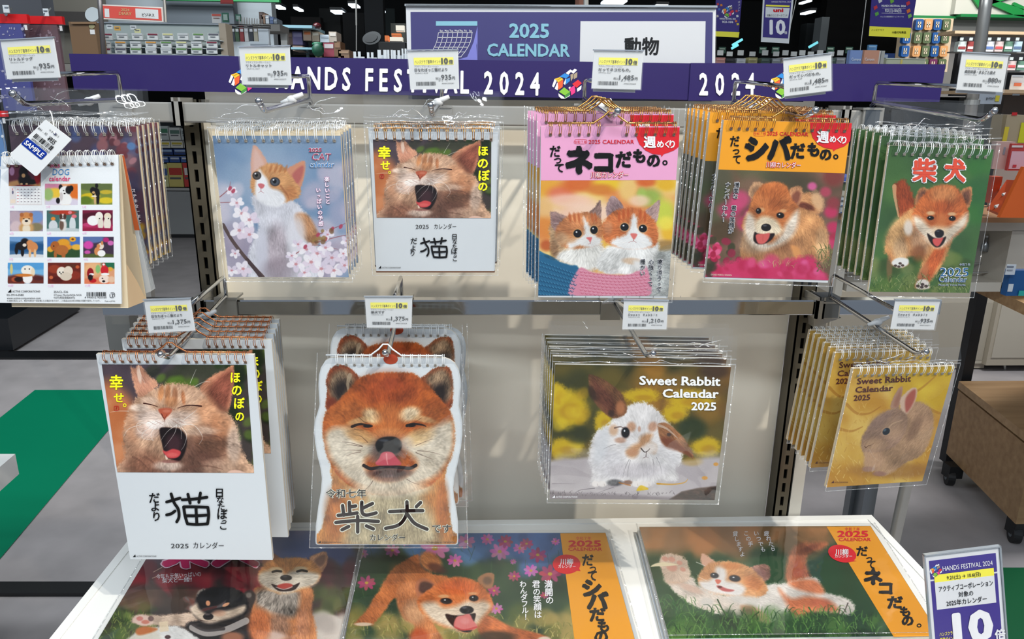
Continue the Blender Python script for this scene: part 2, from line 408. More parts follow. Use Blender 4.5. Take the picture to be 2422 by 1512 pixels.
# ================================================================ SETTING
def struct(B, name, m, **k): return B.build(name, m, kind='structure', **k)
M_floor = mat('floor_vinyl', (166,160,160),0.42, var=0.30, scale=5.5, bump=0.04)
B = MB(); B.quad((-9,-3,0),(9,-3,0),(9,14,0),(-9,14,0)); struct(B, 'floor', M_floor)
B = MB()
g = [unz(83,924,0), unz(262,924,0), unz(285,985,0), unz(0,1324,0), unz(-160,1500,0), unz(-420,1300,0), unz(0,990,0)]
B.prism([np.array([q[0], q[1],0.0015]) for q in g[::-1]],(0,0,.002)); struct(B, 'floor_marking', mat('green_vinyl', (8,128,92),0.3, var=0.08, scale=2))
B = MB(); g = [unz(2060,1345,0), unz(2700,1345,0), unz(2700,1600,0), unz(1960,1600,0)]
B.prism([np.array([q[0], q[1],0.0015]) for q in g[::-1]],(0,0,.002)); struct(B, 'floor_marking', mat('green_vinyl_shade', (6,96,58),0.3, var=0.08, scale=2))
M_blk = mat('black_metal', (22,23,25),0.4, var=0)
for nm, y0, y1, xa, xb in (('trim_1', 835,851,-220,470),('trim_2', 1384,1412,-260,420)):
    B = MB(); a = unz(xa, y0,0); b = unz(xb, y0,0); c = unz(xb, y1,0); d = unz(xa, y1,0)
    B.prism([np.array([q[0], q[1],0.001]) for q in (d, c, b, a)],(0,0,.012)); struct(B, nm, M_blk)
# far hall: dark walls and ceiling
M_dark = mat('dark_hall_wall', (20,24,27),0.85, var=0.2, scale=1.5)
B = MB(); B.quad((-9,13,0),(9,13,0),(9,13,4),(-9,13,4)); struct(B, 'wall_back', M_dark)
B = MB(); B.quad((9,-1,0),(9,13,0),(9,13,4),(9,-1,4)); struct(B, 'wall_right', mat('pale_side_wall', (170,168,162),0.8))
B = MB(); B.quad((-9,13,0),(-9,-1,0),(-9,-1,4),(-9,13,4)); struct(B, 'wall_left', mat('grey_side_wall', (120,122,124),0.8))
B = MB(); B.quad((-9,14,3.3),(9,14,3.3),(9,.6,3.3),(-9,.6,3.3)); struct(B, 'ceiling', mat('dark_ceiling', (26,29,31),0.9))
# lamps on the dark ceiling, far away
M_lamp = mat('lamp_glow', (225,240,255),0.5, var=0, emit=3.5)
M_dlamp = mat('lamp_rim', (60,62,64),0.5, var=0)
def far_lamp(px, py, w, label, Y=9.0, h=8):
    c = un(px, py, Y); t = thing('ceiling_lamp', label, 'lamp', (c[0], Y, c[2]), 'lamps in the dark hall')
    a = w * (Y + 1.08) / 1750 / 2; B = MB(); B.box((c[0] - a, Y - .15, c[2] - .02),(c[0] + a, Y + .15, c[2])); B.build('diffuser', M_lamp, t)
    B = MB(); B.box((c[0] - a * 1.08, Y - .17, c[2] + .0),(c[0] + a * 1.08, Y + .17, c[2] + .03)); B.build('housing', M_dlamp, t)
for px, py, w, l in ((1452,3,50, 'bright oblong ceiling lamp above the calendar sign, top edge of the photo'),(800,27,24, 'small bright ceiling lamp left of the slim hanging pole'),(902,23,12, 'small round ceiling lamp just right of the slim hanging pole'),
                     (660,15,16, 'small ceiling lamp over the glass gift shelf'),(706,20,10, 'tiny ceiling lamp to the right of the lamp over the glass shelf'),(1911,28,13, 'small round ceiling lamp between two hanging purple posters'),
                     (1905,3,8, 'tiny ceiling lamp at the very top between two posters'),(838,12,18, 'dim ceiling lamp above and right of the slim pole'),(1560,14,26, 'oblong ceiling lamp just above the right half of the calendar sign')):
    far_lamp(px, py, w, l)
# columns and partitions of the far hall
def partition(x0, y0, x1, y1, Y, col, name='partition', d=.2, **k):
    B = MB(); B.pbox(x0, y0, x1, y1, Y, d); return struct(B, name, mat('wall_%d_%d_%d' % col, col, .8, var=.12, scale=2), **k)
partition(860,-160,905,150,8.0,(30,34,38), 'column')
partition(690,40,760,130,9.5,(28,25,24))
partition(905,20,935,130,10.5,(48,58,60)); partition(925,55,960,130,8.5,(132,135,128))
partition(812,30,862,130,8.2,(12,13,15)); partition(757,20,806,120,10,(38,40,40))
partition(1370,-40,1386,20,4.0,(132,88,72), 'column')
partition(1905,55,1940,128,9.0,(14,22,24)); partition(1945,-60,2140,260,10.5,(8,8,9)); partition(1940,40,1958,120,8.4,(140,148,152))
# left shop walls
partition(-330,-200,86,60,2.6,(58,60,66), d=.1); partition(86,-160,232,150,4.2,(88,84,76), d=.1)
partition(232,-160,640,140,4.6,(146,152,156), d=.12)
partition(384,-160,545,60,4.4,(78,84,90), d=.1)
partition(110,27,205,60,4.1,(42,38,36), d=.04, name='trim_3')
B = MB(); B.pbox(380,-4,660,2.5,4.3,.05); struct(B, 'trim_4', mat('green_trim', (10,120,60),.5))
# right shop: white fascia column with green line and band
M_white = mat('painted_white', (214,214,206),0.55, var=0.02)
def fascia():
    Y = 4.6
    B = MB(); B.pbox(2160,-160,2272,38, Y, .3); B.pbox(2272,-160,2760,38, Y - .05,.3); struct(B, 'wall_fascia', mat('fascia_white', (200,200,190),.6, var=.02))
    B = MB(); B.pbox(2160,37,2272,43, Y - .02,.3); B.pbox(2272,37,2760,44, Y - .08,.3); struct(B, 'trim_5', mat('green_trim', (10,120,60),.5))
    m = vplane(Y - .06); B = MB()
    for q in ([(2296,-12),(2318,-12),(2422,22),(2422,40),(2400,36)],[(2296,-12),(2316,19),(2422,-14),(2422,-30),(2330,5),(2318,-12)],[(2400,5),(2422,15),(2422,24),(2396,12)]):
        B.prism([m(x, y, .02) for x, y in q],(0,.02,0))
    t = B.build('wall_emblem', mat('emblem_green', (20,135,62),.5, var=0), top='sign'); t['label'] = 'green angular emblem of crossing bands on the white fascia, top right corner'
    B = MB(); B.pbox(2255,38,2700,80, Y + .1,.1); struct(B, 'wall_shop', mat('shop_wall', (160,158,152),.7, var=.03))
fascia()
partition(2236,43,2300,230,4.9,(128,126,124), d=.2)
# ================================================================ DISPLAY RACK
M_chrome = mat('chrome', (196,198,202),0.10,1.0, var=0)
M_satin = mat('satin_steel', (186,184,178),0.36,.7, var=0.08, scale=30)
M_upr = mat('olive_steel', (98,92,78),0.45,0.55, var=0.08)
M_panel = mat('cream_panel', (234,227,211),0.5, var=0.015, scale=2)
M_slot = mat('slot_shade', (14,13,12),0.9, var=0)
rack = thing('display_rack', 'white panelled steel display rack with slotted uprights and two chrome bars', 'rack', (0.05,0.03,0))
B = MB(); B.box((-.385,.028,.80),(.492,.046,1.512)); B.build('back_panel', M_panel, rack)
B = MB(); B.box((-.3855,.012,.80),(-.380,.046,1.50)); B.build('panel_flange', mat('cream_flange', (222,216,200),.5), rack)
def upright(xc, z0, z1, w=.0245):
    t = B = MB(); s = .0028; pitch = .0252; hh = .0085
    B.box((xc - w / 2,-.0, z0),(xc - s, .003, z1)); B.box((xc + s, -.0, z0),(xc + w / 2,.003, z1))
    z = z0; k = 0
    while z < z1 - .01:
        zt = min(z + pitch - 2 * hh, z1); B.box((xc - s, 0, z),(xc + s, .003, zt)); z = zt + 2 * hh
    B.box((xc - w / 2,0, z0),(xc - w / 2 + .002,.03, z1)); B.box((xc + w / 2 - .002,0, z0),(xc + w / 2,.03, z1))
    u = B.build('upright', M_upr, rack)
    B = MB(); B.box((xc - w / 2 + .002,.02, z0),(xc + w / 2 - .002,.03, z1)); B.build('slot_backing', M_slot, u)  # near-black backing, shade of the hollow slots put into its colour
upright(-.398,.80,1.50); upright(.506,.80,1.50)
B = MB(); B.box((.521,.002,.05),(.541,.03,1.2)); B.build('side_post', mat('chipped_white', (196,194,186),.6, var=.1, scale=40), rack, 'white painted side post with chipped edges')
def bar(px0, px1, pya, pyb, nm, z0=None):
    a = un(px0,(pya + pyb) / 2,-.04); b = un(px1,(pya + pyb) / 2,-.04); zt = un(1100, pya, -.04)[2]; zb = un(1100, pyb, -.04)[2]
    B = MB(); h = zt - zb; x0, x1 = a[0], b[0]; r = .002
    pr = [(-.04, zb + r),(-.04, zt - r),(-.04 + r, zt),(-.018 - r, zt),(-.018, zt - r),(-.018, zb + r),(-.018 - r, zb),(-.04 + r, zb)]
    B.prism([(x0, y, z) for y, z in pr],(x1 - x0,0,0)); B.build('hanging_bar', M_satin if nm == 'u' else M_chrome, rack, 'brushed flat steel bar' if nm == 'u' else 'mirror-polished flat steel bar')
    return zt, zb
ZU = bar(236,2046,250,297, 'u'); ZL = bar(242,2225,711,747, 'l')
for xc, (zt, zb) in ((-.398, ZU),(-.398, ZL),(.506, ZU),(.506, ZL)):
    B = MB(); B.box((xc - .006,-.046, zb - .004),(xc - .003,0, zt + .006)); B.box((xc + .003,-.046, zb - .004),(xc + .006,0, zt + .006)); B.box((xc - .006,-.046, zb - .004),(xc + .006,-.0405, zt + .001)); B.build('bar_bracket', M_satin, rack)
# end brackets at the right of the uprights
def plate(x0, y0, x1, y1, Y, d, par, nm='mount_plate', m=None):
    B = MB(); B.pbox(x0, y0, x1, y1, Y, d); return B.build(nm, m or M_satin, par)
plate(1940,703,1985,752,-.045,.03, rack, 'end_bracket', mat('grey_steel', (128,134,140),.3,.8, var=.03))
plate(2046,254,2080,308,-.045,.03, rack, 'end_bracket', mat('grey_steel', (128,134,140),.3,.8, var=.03))
B = MB(); B.prism([un(1925,752,-.03), un(1990,752,-.03), un(1925,775,-.03)],(0,.02,0)); B.build('gusset', M_satin, rack)
B = MB(); B.box((un(249,760,.02)[0],.02,0),(un(306,760,.02)[0],.05, un(280,748,.02)[2])); B.build('side_leg', mat('grey_leg', (128,128,124),.5,.3), rack)
# ---- white base shelf (table) the flat calendars lie on
ZT = 0.84
tbl = thing('display_table', 'white low-rimmed display table in front of the rack, under the large flat calendars', 'table', (.05,-.3,0))
M_tbl = mat('white_laminate', (238,238,234),0.32, var=0.012, scale=3)
tx0, tx1, ty1 = 0, unz(2062,1219, ZT)[0],-.002
tx0 = -.545; ty0 = -.62
B = MB(); B.box((tx0, ty0, ZT - .03),(tx1, ty1, ZT - .0015)); B.build('table_top', M_tbl, tbl)
B = MB(); e = .013
B.prism([(tx0, ty0, ZT - .03),(tx1, ty0, ZT - .03),(tx1, ty0 + e, ZT - .03),(tx0, ty0 + e, ZT - .03)],(0,0,.03))
B.prism([(tx0, ty1 - e, ZT - .03),(tx1, ty1 - e, ZT - .03),(tx1, ty1, ZT - .03),(tx0, ty1, ZT - .03)],(0,0,.03))
B.prism([(tx0, ty0 + e, ZT - .03),(tx0 + e, ty0 + e, ZT - .03),(tx0 + e, ty1 - e, ZT - .03),(tx0, ty1 - e, ZT - .03)],(0,0,.03))
B.prism([(tx1 - e, ty0 + e, ZT - .03),(tx1, ty0 + e, ZT - .03),(tx1, ty1 - e, ZT - .03),(tx1 - e, ty1 - e, ZT - .03)],(0,0,.03))
B.build('raised_rim', M_tbl, tbl)
for lx, ly in ((tx0 + .03, ty1 - .04),(tx1 - .06, ty1 - .04),(tx0 + .03, ty0 + .03),(tx1 - .06, ty0 + .03)):
    B = MB(); B.box((lx, ly, 0),(lx + .03, ly + .03, ZT - .03)); B.build('leg', mat('grey_leg', (128,128,124),.5,.3), tbl)
B = MB(); B.box((tx0 + .02, ty1 - .03,.1),(tx1 - .02, ty1 - .012, ZT - .03)); B.build('modesty_panel', M_panel, tbl)
# ---- chrome tube stand beside the table
t = thing('chrome_stand', 'chrome tube stand leg rising beside the right end of the white table', 'stand', unz(2125,1290,.55))
a = un(2145,1140,.12); b = un(2112,1290,.12); d = (b - a)
B = MB(); B.tube([a - d * .5, a, b, b + d * 1.6],.0105,14); B.build('tube', M_satin, t, smooth=True)
B = MB(); B.pbox(2036,1140,2066,1300,.16,.03); B.pbox(2005,1140,2038,1300,.19,.02)
B.build('stand_post', mat('grey_steel', (128,134,140),.3,.8, var=.03), t)
# ---- banners
M_purple = mat('banner_purple', (31,18,78),0.4, var=0.03, gain=1.2, coat=.1)
M_inkw = mat('ink_white', (236,236,240),0.45, var=0)
def logo(owner, mp, cx, cy, k=1.0, ang=0):
    """cluster of little solid coloured letters"""
    def P(q): return [(cx + (x - 535) * k / 3.78, cy + (y - 745) * k / 3.78) for x, y in q]
    L = (('logo_white', (240,240,240),[[(398,768),(420,703),(440,720),(414,778)],[(422,790),(444,735),(458,745),(447,805)],[(500,745),(520,700),(530,705),(514,756)],[(455,832),(505,865),(512,880),(480,878),(458,858)],
                                       [(545,780),(560,770),(568,800),(558,812)],[(620,790),(662,760),(658,795),(625,818)],[(520,650),(560,618),(580,628),(600,612),(622,622),(590,655),(565,640),(545,665)],[(512,870),(560,845),(556,855),(512,880)]]),
         ('logo_yellow', (238,172,40),[[(418,703),(468,686),(482,692),(434,716)],[(440,716),(486,694),(498,706),(450,735)]]),
         ('logo_orange', (214,84,40),[[(448,737),(498,710),(492,775),(455,800)]]),
         ('logo_blue', (34,120,190),[[(462,684),(510,652),(556,672),(522,700),(500,690)],[(520,706),(560,690),(556,722),(522,752)]]),
         ('logo_tan', (150,134,112),[[(592,660),(624,640),(622,688),(592,706)],[(562,664),(588,652),(588,690),(566,726)]]),
         ('logo_red', (196,34,44),[[(578,748),(630,710),(664,740),(618,782)]]),
         ('logo_pink', (214,50,120),[[(550,790),(598,760),(606,800),(604,825),(570,850),(564,812)]]),
         ('logo_green', (118,172,50),[[(460,818),(506,778),(560,818),(512,850)]]),('logo_dgreen', (60,130,56),[[(512,852),(560,820),(558,845),(512,876)]]))
    for i, (n, c, ps) in enumerate(L):
        B = MB()
        for q in ps: shape(B, P(q), mp, .0006 + .00005 * i)
        B.build('printed_emblem', mat(n, c, .5, var=0, gain=1.2), owner)
def sheet_box(px, Y, d, name, m, par):
    """flat board with front face in the vertical plane Y from 4 px corners"""
    B = MB(); B.prism([un(x, y, Y) for x, y in px],(0, d, 0)); return B.build(name, m, par)
def banner(px, Y, label, letters, logos):
    c = un(sum(p[0] for p in px) / 4, max(p[1] for p in px), Y)
    t = thing('festival_banner', label, 'banner', c)
    sheet_box(px, Y, .0012, 'banner_sheet', M_purple, t); mp = vplane(Y); B = MB()
    for ch, x, y, h in letters:
        txt(B, ch, x, y, h, mp, ang=-.75, bold=.028, sx=.60 if ch != 'I' else .7, al='c', off=.0008)
    B.build('banner_lettering', M_inkw, t)
    for x, y in logos: logo(t, mp, x, y)
let = []
def yb(x): return 209.5 + (x - 704) * .0262
xs = list(zip('HANDS', (666,704,742,783,819))) + list(zip('FESTIVAL', (873,907,941,976,1004,1032,1066,1099))) + list(zip('2024', (1155,1192,1229,1265)))
let = [(c, x, yb(x),74) for c, x in xs]
banner([(163,127),(1900,154),(1900,241),(175,212)],-.012, 'long purple banner strip reading HANDS FESTIVAL 2024 across the rack top', let, [(577,188),(1342,198)])
banner([(1634,149),(2237,152),(2222,241),(1628,238)],-.014, 'second purple banner strip overlapping at the right, reading 2024', [(c, x, 224,72) for c, x in zip('2024', (1664,1702,1740,1774))],[(1855,198)])
# ---- acrylic sign
M_acr = clear('acrylic', .004,.02,1.2,.08, rough=.03)
t = thing('calendar_sign', 'purple acrylic-cased sign reading 2025 CALENDAR above the purple banner', 'sign', un(1325,240,.0))
YS = .004
sheet_box([(960,14),(1693,20),(1690,240),(966,235)], YS, .003, 'card_border', mat('card_white', (220,222,226),.5, var=0), t)
M_sgp = mat('sign_purple', (52,48,114),.5, var=.03); mp = vplane(YS)
B = MB(); shape(B, [(971,28),(1686,29),(1683,240),(975,235)], mp, .0004); B.build('purple_print', M_sgp, t)
B = MB(); shape(B, [(1373,50),(1669,50),(1666,200),(1370,200)], mp, .0008); B.build('white_field', mat('card_white', (220,222,226),.5, var=0), t)
B = MB(); rect(B, 1031,50,1129,61, mp, .0008); txt(B, '2025', 1204,88,46, mp, -.5, bold=.03, fit=95, off=.0012); txt(B, 'CALENDAR', 1152,132,41, mp, -.4, bold=.03, fit=196, off=.0012)
B.build('teal_lettering', mat('ink_teal', (126,178,196),.5, var=0, gain=1.2), t)
B = MB(); txt(B, '動物', 1477,126,44, mp, bold=.025, fit=82, off=.0012); B.build('black_lettering', mat('ink_black', (12,12,14),.5, var=0), t)
B = MB()
for i in range(8): stroke(B, [(1037 + i * 11.4,77),(1033 + i * 11.4,98),(1024 + i * 11.4 - (0 if i < 4 else 1),118),(1012 + i * 11.2,134)],1.1, mp, .0008,4)
for j in range(6): stroke(B, [(1037 - j * j * .9 - j * .9,77 + j * 11.5),(1118 - j * j * .9 - j * .9,77 + j * 11.5)],1.1, mp, .0008,4)
for i, s in enumerate(('Sun.', 'Mon.', 'Tue.', 'Wed.', 'Thu.', 'Fri.', 'Sat.')): txt(B, s, 1040 + i * 11.6,75,6.5, mp, bold=.02, sx=.8, off=.0008)
B.build('calendar_drawing', M_inkw, t)
B = MB()
for k in range(6): shape(B, [(1129.5 - k * .5,62 + k * 9),(1129.5,62 + k * 9),(1129.5,147),(1060 + k * 11,147),(1105 + k * 4,135 - k * 2),(1120 + k * 1.6,100)], mp, .0005 + .00004 * k)
B.build('page_curl_print', mat('ink_lilac', (120,122,196),.5, var=0, gain=1.2), t)
sheet_box([(958,10),(1695,15),(1692,240),(963,235)], YS - .004,.0014, 'acrylic_cover', M_acr, t)
B = MB(); B.prism([un(x, y, YS - .004) for x, y in ((957,9),(1697,13),(1697,18),(957,14))],(0,.012,0)); B.build('acrylic_edge', mat('acrylic_edge', (170,178,186),.12,.3, var=0), t)
B = MB(); B.tube([un(1386,-60,.01), un(1386,12,.01)],.0035,8); B.build('hanging_rod', M_satin, t)
# ---- clear clips on top of the banner
M_clip = mat('milky_plastic', (190,198,204),.25, var=0)
for i, (x0, x1, yt) in enumerate(((836,854,122),(868,884,124),(893,916,118),(916,930,118),(930,947,119),(950,962,115))):
    t = thing('plastic_clip', 'milky plastic clip on the banner edge left of the sign, %s from the left' % ('first', 'second', 'third', 'fourth', 'fifth', 'last')[i], 'clip', un((x0 + x1) / 2,142,0), 'milky clips on the banner edge')
    B = MB(); B.pbox(x0, yt + 12, x1 + 8,142,-.004,.003); B.build('clip_base', M_clip, t)
    B = MB(); B.pbox(x0, yt, x0 + (x1 - x0) * .35,142,-.006,.0016); B.pbox(x0 + (x1 - x0) * .6, yt, x0 + (x1 - x0) * .95,142,-.006,.0016); B.build('prong', M_clip, t)
# ---- hooks
YB = -.042
def hook(root, tip, ball, arm, label, YT, plate_px=None, gap=None):
    R = un(*root, YB); X = R[0]; zr = R[2]
    T = np.array([X, YT, un(*tip, YT)[2]]); T[0] = un(*tip, YT)[0] 
    t = thing('display_hook', label, 'hook', (X, YB, zr - .02))
    Bl = un(*ball, YT - .012)
    pts = [R + np.array([0,.004,-.004]), R + np.array([0,-.006,0]), T + np.array([0,.006,0]), T + np.array([0,-.001,.001]), T * .5 + Bl * .5, Bl]
    B = MB(); B.tube(pts, .0031,10); B.build('hook_wire', M_chrome, t, smooth=True)
    B = MB(); B.ball(Bl, .0039,14,9); B.build('ball_tip', M_chrome, t, smooth=True)
    if arm:
        top = un(*arm[0], YB); top[0] = X; a1 = un(*arm[1], YT + .015)
        B = MB(); B.tube([R + np.array([0,0,-.002]), top + np.array([0,0,-.004]), top + np.array([0,-.005,0]), a1],.0026,10); B.build('label_arm', M_chrome, t, smooth=True)
    if plate_px is None: plate_px = (root[0] - 24, root[1] + 12, root[0] + 24, root[1] + 52)
    B = MB(); B.pbox(*plate_px, -.0445,.004); B.pbox(plate_px[0], plate_px[1], plate_px[2], plate_px[1] + 5,-.0465,.03); B.build('mount_plate', M_satin, t)
    return t
HK = [((288,236),(58,246),(31,222),((288,172),(120,176)), 'leftmost upper chrome hook carrying the dog calendars', -.250),
      ((733,236),(625,262),(612,239),((730,180),(640,182)), 'chrome hook carrying the kitten CAT calendars, second in the upper row', -.255),
      ((1045,238),(1022,270),(1019,249),((1044,200),(1030,200)), 'upper chrome hook carrying the small yawning cat calendars', -.21),
      ((1382,233),(1449,279),(1461,263),((1383,188),(1420,196)), 'upper chrome hook carrying the pink two-kitten calendars', -.260),
      ((1735,240),(1905,277),(1929,261),((1737,192),(1870,206)), 'upper chrome hook carrying the orange puppy calendars', -.270),
      ((2066,243),(2325,283),(2352,262),((2072,196),(2290,206)), 'rightmost upper chrome hook carrying the green puppy calendars', -.270),
      ((535,700),(398,846),(380,838),((530,654),(425,745)), 'lower chrome hook carrying the large yawning cat calendars', -.245),
      ((950,702),(917,842),(911,834),((949,654),(928,718)), 'lower chrome hook carrying the die-cut shiba face calendars', -.215),
      ((1450,712),(1530,842),(1545,836),((1452,706),(1500,745)), 'lower chrome hook carrying the square white rabbit calendars', -.260),
      ((1963,702),(2170,838),(2190,832),((1963,650),(2150,752)), 'lower right chrome hook carrying the yellow rabbit calendars', -.262)]
for i, h in enumerate(HK): hook(*h, plate_px={6: (508,704,560,756),8: (1421,709,1468,757),7: (925,706,975,750)}.get(i))
# white stoppers on the wires
M_stop = mat('white_nylon', (224,226,228),.4, var=0)
for (x, y, Y, l) in ((210,240,-.10, 'white nylon stopper on the leftmost upper hook wire'),(690,236,-.13, 'white nylon stopper on the hook above the kitten calendar'),(1036,242,-.12, 'white nylon stopper on the hook above the small yawning cat calendar'),
                     (1419,250,-.13, 'white nylon stopper on the hook above the pink calendar'),(1795,250,-.12, 'white nylon stopper on the hook above the orange puppy calendar'),(487,748,-.13, 'white nylon stopper on the hook above the large cat calendar'),
                     (1446,711,-.06, 'white nylon stopper at the root of the square rabbit hook'),(2076,762,-.17, 'white nylon stopper on the lower right hook')):
    c = un(x, y, Y); t = thing('hook_stopper', l, 'clip', c)
    B = MB(); B.ball(c, .0065,12,8,(1,.7,.8)); B.build('stopper_body', M_stop, t, smooth=True)
    B = MB(); B.tube([c + np.array([-.013,0,-.004]), c + np.array([-.004,0,-.001]), c + np.array([.005,0,.003]), c + np.array([.014,0,.007])],[.0022,.0036,.0036,.0024],8); B.build('stopper_wing', M_stop, t, smooth=True)
# ---- price tags
M_tag = mat('tag_paper', (212,214,215),.5, var=0.01); M_ink = mat('ink_black', (12,12,14),.5, var=0)
M_yel = mat('tag_yellow', (236,214,62),.5, var=0, gain=1.25)
M_sleeve = clear('tag_sleeve', .10,.05,4,.1)
def price_tag(c, Y, title, code, price, nums, label, seed, back=True):
    cx = sum(p[0] for p in c) / 4; base = un(cx, max(c[2][1], c[3][1]), Y)
    t = thing('price_tag', label, 'price tag', base)
    q = [un(x, y, Y) for x, y in c]; mp = quadmap(q, 440,335)
    B = MB(); B.prism(q, (0,.0008,0)); B.build('tag_card', M_tag, t)
    B = MB(); rect(B, 48,58,398,122, mp, .0003); B.build('yellow_band', M_yel, t)
    B = MB(); txt(B, 'ハンズクラブ基準ポイント', 55,108,34, mp, bold=.006, off=.0005, fit=228); txt(B, '10', 290,114,68, mp, bold=.05, off=.0005, fit=60); txt(B, '倍', 356,112,38, mp, bold=.026, off=.0005)
    txt(B, 'アクティブコーポレーション', 50,142,18, mp, off=.0005, fit=215); txt(B, title, 50,176,32, mp, bold=.012, off=.0005, fit=min(290,32 * len(title)) if ord(title[0]) > 300 else 290)
    txt(B, code, 52,197,13, mp, off=.0005, fit=115); txt(B, '税込', 232 if len(price) < 4 else 190,252,26, mp, bold=.006, off=.0005, fit=48)
    w = 92 if len(price) < 4 else 132; txt(B, price, 374 - w, 252,60, mp, bold=.012, off=.0005, fit=w); txt(B, '円', 378,250,30, mp, bold=.01, off=.0005)
    txt(B, '841  32        L5', 258,267,13, mp, off=.0005); txt(B, nums, 285,292,17, mp, off=.0005, fit=110)
    barcode(B, 55,268,235,302, mp, .0005, seed); B.build('tag_lettering', M_ink, t)
    e = 10; mq = quadmap(q, 440,335)
    B = MB(); B.quad(mq(-8,-10,.0016), mq(446,-10,.0016), mq(448,343,.0016), mq(-6,343,.0016)); B.build('clear_sleeve', M_sleeve, t)
    B = MB(); B.prism([mq(-8,-12,.0018), mq(446,-12,.0018), mq(446,-3,.0018), mq(-8,-3,.0018)],(0,.004,0)); B.build('holder_rail', mat('clear_rail', (150,158,168),.15,.2, var=0), t)
    if back:
        B = MB(); B.prism([mq(20,30,-.004), mq(400,30,-.004), mq(400,362,-.004), mq(20,362,-.004)],(0,.0008,0)); B.build('backing_card', mat('tag_back', (196,198,202),.5, var=0), t)
    return t
TG = [([(1,97),(127,90),(143,183),(17,187)],-.245, 'リトルドッグ', '25ACL-536', '935', '4990012925360', 'price tag in clear sleeve, 935 yen, above the dog calendars at far left', 1),
      ([(565,112),(685,110),(690,201),(573,200)],-.245, 'リトルキャット', '25ACL-537', '935', '4990012925377', 'price tag in clear sleeve, 935 yen, in front of the banner above the CAT calendar', 2),
      ([(964,121),(1083,119),(1086,210),(971,212)],-.215, '日なたぼっこ猫だより', '25ACL-539', '935', '4990012925391', 'price tag, 935 yen, above the small yawning cat calendar', 3),
      ([(1405,120),(1521,122),(1515,212),(1399,209)],-.25, 'だってネコだもの。', '25ACL-567', '1,485', '4990012925674', 'price tag, 1,485 yen, above the pink two-kitten calendar', 4),
      ([(1853,141),(1966,127),(1967,214),(1855,228)],-.26, 'だってシバだもの。', '25ACL-568', '1,485', '4990012925667', 'tilted price tag, 1,485 yen, above the orange puppy calendar', 5),
      ([(2276,125),(2386,131),(2371,218),(2262,212)],-.265, '森田米雄・まるごと柴犬', '25ACL-543', '880', '4990012925438', 'price tag, 880 yen, in front of the chrome pole at far right', 6),
      ([(341,711),(450,707),(462,782),(352,788)],-.25, '日なたぼっこ猫だより', '25ACL-04', '1,375', '4990012927047', 'price tag, 1,375 yen, above the large yawning cat calendar', 7),
      ([(863,703),(975,703),(973,776),(868,775)],-.215, '柴犬です', '25ACL-65', '1,375', '4990012927658', 'price tag, 1,375 yen, above the shiba face calendar', 8),
      ([(1476,710),(1580,712),(1576,779),(1472,779)],-.25, 'Ｓｗｅｅｔ　Ｒａｂｂｉｔ', '25ACL-36', '1,210', '4990012927368', 'bluish price tag, 1,210 yen, above the square rabbit calendar', 9),
      ([(2118,710),(2224,711),(2209,780),(2106,778)],-.25, 'Ｓｗｅｅｔ　Ｒａｂｂｉｔ', '25ACL-571', '935', '4990012925711', 'price tag, 935 yen, above the yellow rabbit calendars', 10)]
for q in TG: price_tag(q[0], q[1], q[2], q[3], q[4], q[5], q[6], q[7], back=q[7] in (1,2,4,5,6))
# ================================================================ PRINTED PICTURES (painted here with numpy, flat prints on the pages)
def vmap(px, Y):
    c = [un(x, y, Y) for x, y in px]
    return lambda u, v: (c[0] * (1 - u) + c[1] * u) * (1 - v) + (c[3] * (1 - u) + c[2] * u) * v
def zmap(px, Z):
    c = [unz(x, y, Z) for x, y in px]
    return lambda u, v: (c[0] * (1 - u) + c[1] * u) * (1 - v) + (c[3] * (1 - u) + c[2] * u) * v
def eye(a, x, y, rx, ry, ring=(60,45,40), iris=(22,18,20), rot=0, k=1.0):
    a.ell(x, y, rx * 1.18, ry * 1.2, ring, .4,.8, rot); a.ell(x, y, rx, ry, iris, .22,1, rot)
    a.ell(x - rx * .25, y - ry * .35, rx * .22 * k, ry * .22 * k, (225,230,235),.6,.95)
def whisk(a, L, w=3, col=(238,232,226), al=.85):
    for p in L: a.line(p, w, col, al)
